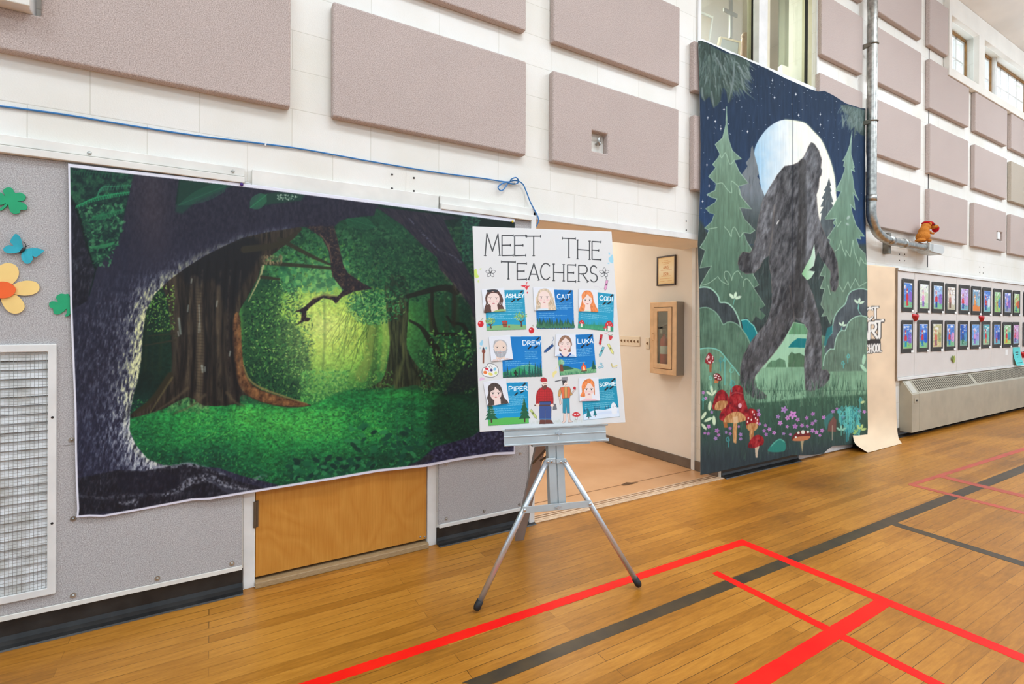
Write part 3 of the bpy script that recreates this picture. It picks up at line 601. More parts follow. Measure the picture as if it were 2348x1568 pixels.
e = toy(428, 1344)+np.array([0, -0.062, 0]); MB().ball(e+np.array([0, 0.02, 0]), (0.022, 0.012, 0.02), 10, 8).build('ear', M_PL, t, smooth=True)

# ================================================================ radiator
RY = -0.13
rx0 = 7.05; rx1 = 12.6; zt = 0.66
z_f0 = wz(2093.5, 992, RY); z_f1 = wz(2093.5, 905, RY); M_RAD = mat('beige_radiator_enamel', (178, 168, 146), 0.42, var=0.08, scale=5)
M_RADE = M_RAD
t = thing('radiator', 'long beige wall radiator with a sloping slotted top', 'radiator', (9.5, 0, z_f0))
y_t = -0.028
def rsec(x): return [(x, -0.0005, z_f0), (x, RY, z_f0), (x, RY, z_f1), (x, y_t, zt), (x, -0.0005, zt)]
MB().loft([rsec(rx0), rsec(7.24)]).build('end_cap', M_RAD, t, bevel=0.003)
MB().loft([rsec(7.243), rsec(rx1)]).build('body', M_RAD, t)
def slope(a, off=0.0):                             # a = 0 at the front fold, 1 at the wall fold
    n = np.array([0, -(zt-z_f1), y_t-RY]); n = n/np.linalg.norm(n)
    return np.array([0, RY+(y_t-RY)*a, z_f1+(zt-z_f1)*a])+n*off
M_SLOT = mat('slot_shadowed_metal', (84, 74, 58), 0.7)
for gx0, gx1 in ((7.27, 8.98), (9.05, 12.4)):
    n = int((gx1-gx0)/0.0545); mb = MB()
    for k in range(n):
        x = gx0+k*0.0545; q = []
        for off in (0.0, 0.0012):
            for xx, a in ((x, 0.14), (x+0.03, 0.14), (x+0.03, 0.9), (x, 0.9)): p = slope(a, off); q.append((xx, p[1], p[2]))
        mb.add(q, [(0, 1, 2, 3), (7, 6, 5, 4), (0, 4, 5, 1), (1, 5, 6, 2), (2, 6, 7, 3), (3, 7, 4, 0)])
    mb.build('slots', M_SLOT, t)
mb = MB(); q = []
for off in (0.0, 0.004):
    for xx, a in ((7.08, 0.1), (7.20, 0.1), (7.20, 0.93), (7.08, 0.93)): p = slope(a, off); q.append((xx, p[1], p[2]))
mb.add(q, [(0, 1, 2, 3), (7, 6, 5, 4), (0, 4, 5, 1), (1, 5, 6, 2), (2, 6, 7, 3), (3, 7, 4, 0)]).build('access_lid', mat('pale_lid', (192, 186, 172), 0.4), t, bevel=0.004)
c = P(2101, 918, RY); MB().box(c[0]-0.05, c[0]+0.05, RY-0.004, RY, c[2]-0.03, c[2]+0.03).build('control_plate', M_RAD, t, bevel=0.002)
MB().tube([(c[0], RY-0.009, c[2]), (c[0], RY-0.004, c[2])], 0.011, 12).build('control_knob', M_INK, t)

# ================================================================ corridor: plaque, cabinet, switches
M_BRASS = mat('bronze_cabinet', (222, 186, 146), 0.42, metal=0.25, var=0.08, scale=12); KX = OX1
def Kp(px, py, x=KX): return onX(px, py, x)
ca = Kp(1492, 695, KX-0.10); cb = Kp(1551.5, 859, KX-0.10)
y1c, y0c, z1c, z0c = float(ca[1]), float(cb[1]), float(ca[2]), float(cb[2]); z0c = 0.5*(z0c+float(Kp(1491, 857, KX-0.10)[2])); z1c = float(Kp(1522, 692, KX-0.10)[2])
t = thing('extinguisher_cabinet', 'bronze wall cabinet with a tall narrow window in the corridor', 'cabinet', (KX-0.05, (y0c+y1c)/2, z0c))
def xcells(ys, zs, fill, x0, x1):                  # a cells() slab facing -x
    m = MB().cells(ys, zs, fill, x0, x1); m.v = [(y, x, z) for x, y, z in m.v]; return m
wy0, wy1, wz0, wz1 = float(Kp(1532, 780, KX-0.105)[1]), float(Kp(1508, 780, KX-0.105)[1]), float(Kp(1508, 833, KX-0.105)[2]), float(Kp(1508, 714, KX-0.105)[2])
ib = 0.02
xcells([y0c, y0c+ib, y1c-ib, y1c], [z0c, z0c+ib, z1c-ib, z1c], lambda i, k: not (i == 1 and k == 1), KX-0.10, KX-0.0005).build('case', mat('cabinet_side_steel', (150, 142, 132), 0.4, metal=0.6), t, bevel=0.003)
fr = 0.05
xcells([y0c, y0c+fr, y1c-fr, y1c], [z0c, z0c+fr, z1c-fr, z1c], lambda i, k: not (i == 1 and k == 1), KX-0.108, KX-0.1005).build('frame', M_BRASS, t, bevel=0.003)
dr = xcells([y0c+fr+0.004, wy0, wy1, y1c-fr-0.004], [z0c+fr+0.004, wz0, wz1, z1c-fr-0.004], lambda i, k: not (i == 1 and k == 1), KX-0.114, KX-0.1005).build('door', M_BRASS, t, bevel=0.003)
MB().box(KX-0.107, KX-0.104, wy0-0.004, wy1+0.004, wz0-0.004, wz1+0.004).build('glass', M_GLASS, dr)
hk = Kp(1496.5, 772, KX-0.12); MB().tube([(KX-0.114, hk[1]+0.0, hk[2]+0.035), (KX-0.13, hk[1], hk[2]+0.03), (KX-0.13, hk[1], hk[2]-0.03), (KX-0.114, hk[1], hk[2]-0.035)], 0.004, 8).build('handle', M_BRASS, dr)
MB().box(KX-0.012, KX-0.002, y0c+ib, y1c-ib, z0c+ib, z1c-ib).build('back', mat('cabinet_inside', (150, 148, 144), 0.5), t)
ey = float(Kp(1524, 800, KX-0.05)[1]); ez0 = z0c+ib+0.001; EX = KX-0.058
t = thing('fire_extinguisher', 'red fire extinguisher standing inside the bronze cabinet', 'fire extinguisher', (EX, ey, ez0))
def lathe(c, prof, seg=18): return MB().loft([[(c[0]+r*math.cos(2*math.pi*i/seg), c[1]+r*math.sin(2*math.pi*i/seg), c[2]+z) for i in range(seg)] for r, z in prof])
lathe((EX, ey, ez0), [(0.036, 0), (0.04, 0.008), (0.04, 0.27), (0.036, 0.30), (0.022, 0.33), (0.014, 0.34), (0.014, 0.36)]).build('cylinder', mat('extinguisher_red', (196, 34, 26), 0.3), t, smooth=True)
MB().box(EX-0.046, EX+0.02, ey-0.014, ey+0.014, ez0+0.36, ez0+0.41).build('valve', M_STEEL, t, bevel=0.004)
MB().obox((EX-0.02, ey, ez0+0.43), (0.95, 0, 0.3), (0, 1, 0), (-0.3, 0, 0.95), 0.05, 0.01, 0.006).build('lever', M_INK, t)
MB().tube(bezier([(EX-0.03, ey+0.01, ez0+0.40), (EX-0.035, ey+0.05, ez0+0.42), (EX-0.03, ey+0.07, ez0+0.33), (EX-0.02, ey+0.06, ez0+0.15), (EX-0.02, ey+0.055, ez0+0.06)], 6), 0.007, 8).build('hose', M_INK, t, smooth=True)
MB().tube([(EX, ey, ez0+0.17), (EX, ey, ez0+0.245)], 0.0407, 18).build('paper_label', M_WHITE, t)
def plate(name, px0, px1, py0, py1, label, n, nm='switch'):
    a = Kp(px0, py0, KX-0.006); b = Kp(px1, py1, KX-0.006); zz = sorted((float(a[2]), float(b[2]))); yy = sorted((float(a[1]), float(b[1])))
    t = thing(name, label, nm, (KX, sum(yy)/2, zz[0]))
    MB().box(KX-0.007, KX-0.0005, yy[0], yy[1], zz[0], zz[1]).build('plate', mat('ivory_plate', (226, 212, 190), 0.4), t, bevel=0.002)
    for i in range(n):
        y = yy[0]+(yy[1]-yy[0])*(i+0.5)/n; zc = sum(zz)/2
        MB().obox((KX-0.010, y, zc), (0.8, 0, 0.6), (0, 1, 0), (-0.6, 0, 0.8), 0.008, 0.005, 0.011).build('toggle', mat('brown_toggle', (150, 122, 92), 0.4), t)
plate('switch_plate', 1422, 1467, 770, 794, 'wide ivory plate with a row of light switches on the corridor wall', 6)
plate('thermostat_plate', 1480.5, 1489, 774, 800, 'small ivory plate half hidden behind the bronze cabinet', 1, 'wall plate')

# ================================================================ things in the room behind the upper window
MF = mat('gold_frame', (196, 170, 116), 0.45, metal=0.3)
SHZ = 3.90
def drop(q):
    """lengthen a standing quad until its lower edge meets the shelf"""
    k = min((q[1][2]-SHZ)/(q[1][2]-q[2][2]), (q[0][2]-SHZ)/(q[0][2]-q[3][2])); return [q[0], q[1], q[1]+(q[2]-q[1])*k, q[0]+(q[3]-q[0])*k]
def upframe(name, quad, y, label, fw, mf, mi, cat):
    """tilted framed picture: quad of photo pixels at depth y"""
    q = drop([onY(a, b, y) for a, b in quad]); c = sum(q)/4; t = thing(name, label, cat, tuple(c))
    inn = [c+(p-c)*(1-fw) for p in q]; dy = np.array([0, 0.025, 0])
    v = list(q)+inn+[p+dy for p in q]+[p+dy for p in inn]; f = []
    for i in range(4):
        j = (i+1) % 4; f += [(i, j, j+4, i+4), (i+8, i+12, j+12, j+8), (i, i+8, j+8, j), (i+4, j+4, j+12, i+12)]
    MB().add(v, f).build('frame', mf, t)
    d2 = np.array([0, 0.010, 0]); d3 = np.array([0, 0.018, 0])
    MB().add([p+d2 for p in inn]+[p+d3 for p in inn], [(0, 1, 2, 3), (7, 6, 5, 4), (0, 4, 5, 1), (1, 5, 6, 2), (2, 6, 7, 3), (3, 7, 4, 0)]).build('picture', mi, t)
struct(MB().box(MX0-0.1, MX1+0.8, 0.282, 0.75, SHZ-0.1, SHZ).build('trim_window_sill', M_CREAMT))
upframe('leaning_frame', [(1653, 83), (1700, 95), (1697, 126), (1646, 112)], 0.36, 'small gold picture frame leaning inside the upper window', 0.17, MF, mat('grey_picture', (140, 142, 132), 0.6), 'picture frame')
upframe('tan_board', [(1590, 18), (1636, 38), (1628, 96), (1585, 80)], 0.45, 'tan board with a white edge inside the upper window, left pane', 0.09, M_WHITE, mat('tan_board', (196, 168, 128), 0.7), 'board')
fy = 0.5; MWD = mat('carved_wood', (158, 116, 72), 0.6, var=0.2, scale=30)
t = thing('wooden_figurine', 'small carved wooden figurine on the upper window ledge', 'figurine', tuple(onY(1707, 128, fy)))
def fg(zx, zy): return onY(1580+zx/2.8, zy/2.8, fy)
sc = np.linalg.norm(onY(1708, 100, fy)-onY(1709, 100, fy))/2.8
rings = []
for zy, w_, o_ in ((214, 10, 2), (222, 15, 2), (236, 17, -1), (248, 12, -1), (258, 17, 0), (285, 21, 2), (315, 19, 2), (345, 19, 0), (372, 21, 0)):
    c = fg(358+o_, zy)
    if zy == 372: c = np.array([c[0], c[1], SHZ])
    rings.append([c+np.array([math.cos(a)*w_*sc, math.sin(a)*w_*sc*0.8, 0]) for a in [2*math.pi*k/14 for k in range(14)]])
MB().loft(rings).build('body', MWD, t, smooth=True); t2 = fg(344, 234); MB().ball(t2+np.array([0, -0.01, 0]), (0.012, 0.012, 0.01), 8, 6).build('nose', MWD, t)
cy_ = 1.2
t = thing('hanging_cross', 'dark bar and crosspiece hanging behind the upper window, left pane', 'cross', tuple(onY(1674, 40, cy_)))
a, b = onY(1675, 88, cy_), onY(1675, -30, cy_); cw = MB().box(a[0]-0.022, a[0]+0.022, cy_-0.012, cy_+0.012, a[2], b[2]); cw.build('upright', mat('grey_wood', (124, 122, 112), 0.6), t)
a, b = onY(1659, 22, cy_-0.02), onY(1690, 37, cy_-0.02); MB().obox((a+b)/2, (b-a)/np.linalg.norm(b-a), (0, 1, 0), np.cross((b-a)/np.linalg.norm(b-a), (0, 1, 0)), np.linalg.norm(b-a)/2, 0.008, 0.022).build('crosspiece', mat('grey_wood', (124, 122, 112), 0.6), t)
py_ = 0.42
q = drop([onY(x, y, py_) for x, y in ((1793, 148), (1818, 158), (1816, 176), (1794, 168))])
tag(MB().add(q+[p+np.array([0.02, 0.06, -0.0]) for p in q], [(0, 1, 2, 3), (7, 6, 5, 4), (0, 4, 5, 1), (1, 5, 6, 2), (2, 6, 7, 3), (3, 7, 4, 0)]).build('paper_stack', mat('bright_paper', (240, 240, 236), 0.8), org=tuple(q[3])), 'white paper standing on the ledge inside the right upper pane', 'paper')
q = drop([onY(x, y, py_+0.05) for x, y in ((1817, 148), (1842, 158), (1842, 192), (1817, 180))])
tag(MB().add(q+[p+np.array([0.02, 0.10, -0.0]) for p in q], [(0, 1, 2, 3), (7, 6, 5, 4), (0, 4, 5, 1), (1, 5, 6, 2), (2, 6, 7, 3), (3, 7, 4, 0)]).build('dark_box', mat('grey_box', (104, 104, 98), 0.7), org=tuple(q[3])), 'dark grey box beside the white paper inside the right upper pane', 'box')
# pale curtain inside the right pane
cu = []
for k in range(25): x = wx(1786, 100, 0.62)+(wx(1856, 100, 0.62)+0.25-wx(1786, 100, 0.62))*k/24; cu.append((x, 0.62+0.025*math.sin(k*1.9), 0))
q = [(x, y, MZ0-0.02) for x, y, _ in cu]+[(x, y, 5.3) for x, y, _ in cu]+[(x, y+0.006, MZ0-0.02) for x, y, _ in cu]+[(x, y+0.006, 5.3) for x, y, _ in cu]; f = []
for k in range(24): f += [(k, k+1, k+26, k+25), (k+50, k+75, k+76, k+51)]
tag(MB().add(q, f).build('curtain', mat('pale_green_curtain', (190, 196, 178), 0.8), org=(wx(1820, 100, 0.62), 0.62, MZ0-0.02), smooth=True), 'pale green curtain behind the right upper window pane', 'curtain')

# ================================================================ court lines on the floor
M_REDL = mat('worn_red_floor_paint', (240, 14, 8), 0.5, c2=(246, 30, 14), scale=6, detail=5, spec=0.25); M_REDF = mat('faded_red_floor_paint', (200, 84, 66), 0.4, var=0.12, scale=6)
M_BLKL = mat('black_floor_paint', (56, 48, 38), 0.4, c2=(80, 64, 42), scale=9, detail=6)
def line(segs, m, label, h, rag=0.0015):
    """one marking: a union of straight strips given by photo pixels of their two edges, laid on the floor"""
    mb = MB()
    for n_, (a, b, c, d) in enumerate(segs):
        A, B, C_, D = [onZ(*p) for p in (a, b, c, d)]
        for far in (True, False):            # lines that leave the picture run on across the hall
            p_, q_ = ((b, c) if far else (a, d)); off = lambda p: p[0] > 2350 or p[1] > 1568
            if off(p_) and off(q_):
                e = (B-A)/np.linalg.norm(B-A)*2.5*(1 if far else -1)
                if far: B = B+e; C_ = C_+e
                else: A = A+e; D = D+e
        n = max(2, int(np.linalg.norm(B-A)/0.02)); hh = h+0.0001*n_; v = []; f = []
        for i in range(n+1):
            t_ = i/n; p, q = A+(B-A)*t_, D+(C_-D)*t_; s = (q-p)/np.linalg.norm(q-p)
            p = p+s*random.uniform(-rag, rag); q = q+s*random.uniform(-rag, rag)
            v += [(p[0], p[1], hh), (q[0], q[1], hh), (p[0], p[1], 0.0), (q[0], q[1], 0.0)]
        for i in range(n): k = 4*i; f += [(k, k+1, k+5, k+4), (k, k+4, k+6, k+2), (k+1, k+3, k+7, k+5)]
        f += [(0, 2, 3, 1), (4*n, 4*n+1, 4*n+3, 4*n+2)]
        mb.add(v, f)
    return tag(mb.build('court_line', m, org=tuple(mb.v[0][:2])+(0,)), label, 'court line')
line([((2348, 1057), (1096, 1561), (1060, 1605), (2348, 1081))][:0]+[((2420, 1037), (1060, 1565), (1110, 1575), (2420, 1057))], M_BLKL, 'long black court line running the whole length of the floor', 0.0006, 0.0008)
line([((2052, 1197), (2420, 1310), (2420, 1324), (2046, 1204))], M_BLKL, 'thin black court line branching off the long black line', 0.0007, 0.0006)
line([((640, 1583), (1702, 1236), (1718, 1245), (705, 1584)), ((1700, 1236), (2420, 1530), (2420, 1552), (1693, 1245))], M_REDL, 'red court line with a corner passing under the easel foot', 0.0010)
line([((1645, 1309), (2240, 1605), (2195, 1605), (1633, 1315))], M_REDL, 'short red court line starting on the near side of the black line', 0.0012)
line([((1630, 1600), (2018, 1368), (2052, 1382), (1735, 1605))], M_REDL, 'broad red court line in the bottom foreground', 0.0014)
line([((2082, 1110), (2420, 1003), (2420, 1013), (2098, 1112)), ((2086, 1108), (2420, 1191), (2420, 1199), (2083, 1112))], M_REDF, 'faded red court line with a corner at the far right', 0.0010, 0.001)
line([((2160, 1090), (2420, 1151), (2420, 1159), (2156, 1095))], M_REDF, 'thin faded red court line beside the far right corner', 0.0012, 0.001)
# ================================================================ painting: prints and pictures are coloured per vertex on fine sheets
_rng = np.random.RandomState(11)
_TAB = _rng.rand(256, 256).astype(np.float32)
def vnoise(x, y, seed=0):
    x = x+seed*37.17; y = y+seed*91.73
    xi = np.floor(x).astype(int); yi = np.floor(y).astype(int); fx = x-xi; fy = y-yi
    fx = fx*fx*(3-2*fx); fy = fy*fy*(3-2*fy)
    a = _TAB[yi & 255, xi & 255]; b = _TAB[yi & 255, (xi+1) & 255]; c = _TAB[(yi+1) & 255, xi & 255]; d = _TAB[(yi+1) & 255, (xi+1) & 255]
    return (a*(1-fx)+b*fx)*(1-fy)+(c*(1-fx)+d*fx)*fy
def fbm(x, y, s=10.0, o=4, seed=0):
    r = 0; w = 1.0; t = 0
    for k in range(o): r = r+w*vnoise(x/s*2**k, y/s*2**k, seed+k*3); t += w; w *= 0.55
    return r/t
def ramp(t, stops):
    t = np.asarray(t); p = [a for a, _ in stops]; return np.stack([np.interp(t, p, [c[i] for _, c in stops]) for i in range(3)], -1)
def blur(m, r):
    if r < 0.5: return m
    k = int(round(r)); ker = np.hanning(2*k+3)[1:-1]; ker /= ker.sum()
    m = sum(w*np.roll(m, i-k, 0) for i, w in enumerate(ker)); return sum(w*np.roll(m, i-k, 1) for i, w in enumerate(ker))
def qz(pts, ox, oy, s): return [(ox+x/s, oy+y/s) for x, y in pts]
class Cv:
    def __init__(s, x0, y0, x1, y1, ss=1.0, bg=(255, 255, 255)):
        s.x0, s.y0, s.ss = x0, y0, ss; s.W = int((x1-x0)*ss)+1; s.H = int((y1-y0)*ss)+1
        s.a = np.empty((s.H, s.W, 3), np.float32); s.a[:] = bg
        s.X, s.Y = np.meshgrid(x0+(np.arange(s.W)+0.5)/ss, y0+(np.arange(s.H)+0.5)/ss)
    def box(s, x0, y0, x1, y1, pad):
        i0 = max(0, int((x0-pad-s.x0)*s.ss)); i1 = min(s.W, int((x1+pad-s.x0)*s.ss)+2); j0 = max(0, int((y0-pad-s.y0)*s.ss)); j1 = min(s.H, int((y1+pad-s.y0)*s.ss)+2)
        return (slice(j0, max(j0, j1)), slice(i0, max(i0, i1)))
    def put(s, sl, m, c):
        if callable(c): c = c(s.X[sl], s.Y[sl])
        m = m[..., None].astype(np.float32); s.a[sl] = s.a[sl]*(1-m)+np.asarray(c, np.float32)*m
    def mask(s, pts, soft=0.7, smooth=0):
        if smooth: pts = closed_curve(pts, smooth)
        P_ = np.asarray(pts, float); sl = s.box(P_[:, 0].min(), P_[:, 1].min(), P_[:, 0].max(), P_[:, 1].max(), 2*soft+2)
        X, Y = s.X[sl], s.Y[sl]; m = np.zeros(X.shape, bool)
        if X.size == 0: return sl, m.astype(float)
        Q = np.roll(P_, -1, 0)
        for (x1, y1), (x2, y2) in zip(P_, Q):
            if y1 == y2: continue
            m ^= ((y1 > Y) != (y2 > Y)) & (X < (x2-x1)*(Y-y1)/(y2-y1)+x1)
        return sl, blur(m.astype(np.float32), soft*s.ss)
    def poly(s, pts, c, al=1.0, soft=0.7, smooth=0, tex=None):
        sl, m = s.mask(pts, soft, smooth)
        if tex is not None: m = m*tex(s.X[sl], s.Y[sl])
        s.put(sl, m*al, c)
    def stroke(s, pts, w, c, al=1.0, soft=0.6, smooth=0, tex=None):
        if smooth: pts = bezier(pts, smooth)
        P_ = np.asarray(pts, float); n = len(P_); ws = np.interp(np.linspace(0, 1, n), np.linspace(0, 1, len(w)), w) if hasattr(w, '__len__') else np.full(n, w)
        sl = s.box(P_[:, 0].min(), P_[:, 1].min(), P_[:, 0].max(), P_[:, 1].max(), ws.max()+2*soft+1)
        X, Y = s.X[sl], s.Y[sl]; m = np.zeros(X.shape, np.float32); J0, I0 = sl[0].start, sl[1].start
        for k in range(n-1):
            (x1, y1), (x2, y2) = P_[k], P_[k+1]; b = s.box(min(x1, x2), min(y1, y2), max(x1, x2), max(y1, y2), max(ws[k], ws[k+1])+soft+1)
            b2 = (slice(b[0].start-J0, b[0].stop-J0), slice(b[1].start-I0, b[1].stop-I0)); x, y = X[b2], Y[b2]
            if x.size == 0: continue
            dx, dy = x2-x1, y2-y1; t = np.clip(((x-x1)*dx+(y-y1)*dy)/max(dx*dx+dy*dy, 1e-9), 0, 1)
            d = np.hypot(x-x1-t*dx, y-y1-t*dy)-(ws[k]+(ws[k+1]-ws[k])*t)/2
            m[b2] = np.maximum(m[b2], np.clip(0.5-d/(2*soft), 0, 1))
        if tex is not None: m = m*tex(X, Y)
        s.put(sl, m*al, c)
    def ell(s, cx, cy, rx, ry, c, a=0.0, al=1.0, soft=0.6):
        R = max(rx, ry); sl = s.box(cx-R, cy-R, cx+R, cy+R, soft+1); X, Y = s.X[sl]-cx, s.Y[sl]-cy
        if X.size == 0: return
        ca, sa = math.cos(a), math.sin(a); u = (X*ca+Y*sa)/rx; v = (-X*sa+Y*ca)/ry; d = (np.hypot(u, v)-1)*min(rx, ry)
        s.put(sl, np.clip(0.5-d/(2*soft), 0, 1)*al, c)
    def leaves(s, n, where, cols, r, asp=0.5, al=0.85, ang=None, soft=0.5, seed=1):
        R = random.Random(seed); xa, ya, xb, yb = where[:4]; ok = where[4] if len(where) > 4 else None
        for _ in range(n):
            x, y = R.uniform(xa, xb), R.uniform(ya, yb)
            if ok is not None and not ok(x, y, R): continue
            q = R.uniform(*r); s.ell(x, y, q, q*asp, R.choice(cols), R.uniform(0, 3.14) if ang is None else R.gauss(*ang), al*R.uniform(0.6, 1), soft)
    def sample(s, px, py):
        u = np.clip((px-s.x0)*s.ss-0.5, 0, s.W-1.001); v = np.clip((py-s.y0)*s.ss-0.5, 0, s.H-1.001); i = u.astype(int); j = v.astype(int); fu = (u-i)[..., None]; fv = (v-j)[..., None]
        return (s.a[j, i]*(1-fu)+s.a[j, i+1]*fu)*(1-fv)+(s.a[j+1, i]*(1-fu)+s.a[j+1, i+1]*fu)*fv

def print_mat(name, rough=0.7, spec=0.3, weave=0.0):
    m, nt, b = nodes_of(name); at = nt.nodes.new('ShaderNodeAttribute'); at.attribute_name = 'ink'; nt.links.new(at.outputs['Color'], b.inputs['Base Color'])
    b.inputs['Roughness'].default_value = rough; b.inputs['Specular IOR Level'].default_value = spec
    if weave:
        tc = N(nt, 'ShaderNodeTexCoord'); nz = N(nt, 'ShaderNodeTexNoise', Scale=60.0, Detail=4.0); nt.links.new(tc.outputs['Object'], nz.inputs['Vector'])
        bp = N(nt, 'ShaderNodeBump', Strength=weave, Distance=0.004); nt.links.new(nz.outputs['Fac'], bp.inputs['Height']); nt.links.new(bp.outputs[0], b.inputs['Normal'])
    return m
def sheet(name, Pg, cols, m, thick, tdir, parent=None, org=None):
    """Pg (n, k, 3) points of a fine sheet, cols (n, k, 3) sRGB; thick is the sheet's thickness along tdir"""
    n, k = Pg.shape[:2]; o0 = np.asarray(ORG[parent.name] if parent is not None and org is None else org, float)
    A = (Pg-o0).reshape(-1, 3); B = A+np.asarray(tdir, float)*thick; nv = n*k
    idx = np.arange(nv).reshape(n, k); q = np.stack([idx[:-1, :-1], idx[:-1, 1:], idx[1:, 1:], idx[1:, :-1]], -1).reshape(-1, 4)
    rim = np.concatenate([idx[0, :-1], idx[:-1, -1], idx[-1, :0:-1], idx[:0:-1, 0]]); nr = len(rim)
    rb = nv+np.arange(nr); side = np.stack([rim, np.roll(rim, -1), np.roll(rb, -1), rb], -1)[:, ::-1]
    V = np.concatenate([A, B[rim]]); 
    s = 2 if n*k > 20000 else 1; ri = np.unique(np.r_[np.arange(0, n, s), n-1]); ci = np.unique(np.r_[np.arange(0, k, s), k-1]); Bc = B.reshape(n, k, 3)[ri][:, ci].reshape(-1, 3); b0 = len(A)+nr; bi = (b0+np.arange(len(Bc))).reshape(len(ri), len(ci))
    bq = np.stack([bi[:-1, :-1], bi[1:, :-1], bi[1:, 1:], bi[:-1, 1:]], -1).reshape(-1, 4)
    V = np.concatenate([V, Bc]); Q = np.concatenate([q, side, bq])
    me = bpy.data.meshes.new(name); nq = len(Q); me.vertices.add(len(V)); me.vertices.foreach_set('co', V.astype(np.float32).ravel())
    me.loops.add(nq*4); me.polygons.add(nq)
    me.loops.foreach_set('vertex_index', Q.ravel().astype(np.int32))
    me.polygons.foreach_set('loop_start', (np.arange(nq)*4).astype(np.int32)); me.update(calc_edges=True)
    sm = np.zeros(nq, bool); sm[:len(q)] = True; me.polygons.foreach_set('use_smooth', sm)
    at = me.attributes.new('ink', 'FLOAT_COLOR', 'POINT'); C = lin(np.clip(cols, 0, 255).reshape(-1, 3)); C = np.concatenate([C, np.tile(lin((225, 225, 222)), (len(V)-len(C), 1))])
    at.data.foreach_set('color', np.concatenate([C, np.ones((len(C), 1))], 1).astype(np.float32).ravel())
    me.materials.append(m); o = bpy.data.objects.new(name, me); COL.objects.link(o); ORG[o.name] = tuple(o0)
    if parent is not None: o.parent = parent
    else: o.location = tuple(o0)
    return o
def coons(top, bot, lef, rig, n, k):
    """pixel grid between four edge polylines: top/bot left to right, lef/rig top to bottom; n rows, k columns"""
    def par(P_, m):
        P_ = np.asarray(P_, float); d = np.r_[0, np.cumsum(np.hypot(*np.diff(P_, axis=0).T))]; d /= d[-1]; t = np.linspace(0, 1, m)
        return np.stack([np.interp(t, d, P_[:, 0]), np.interp(t, d, P_[:, 1])], -1)
    T_, B_, L_, R_ = par(top, k), par(bot, k), par(lef, n), par(rig, n); u = np.linspace(0, 1, k)[None, :, None]; v = np.linspace(0, 1, n)[:, None, None]
    return (1-v)*T_[None]+v*B_[None]+(1-u)*L_[:, None]+u*R_[:, None]-((1-u)*(1-v)*T_[0]+u*(1-v)*T_[-1]+(1-u)*v*B_[0]+u*v*B_[-1])

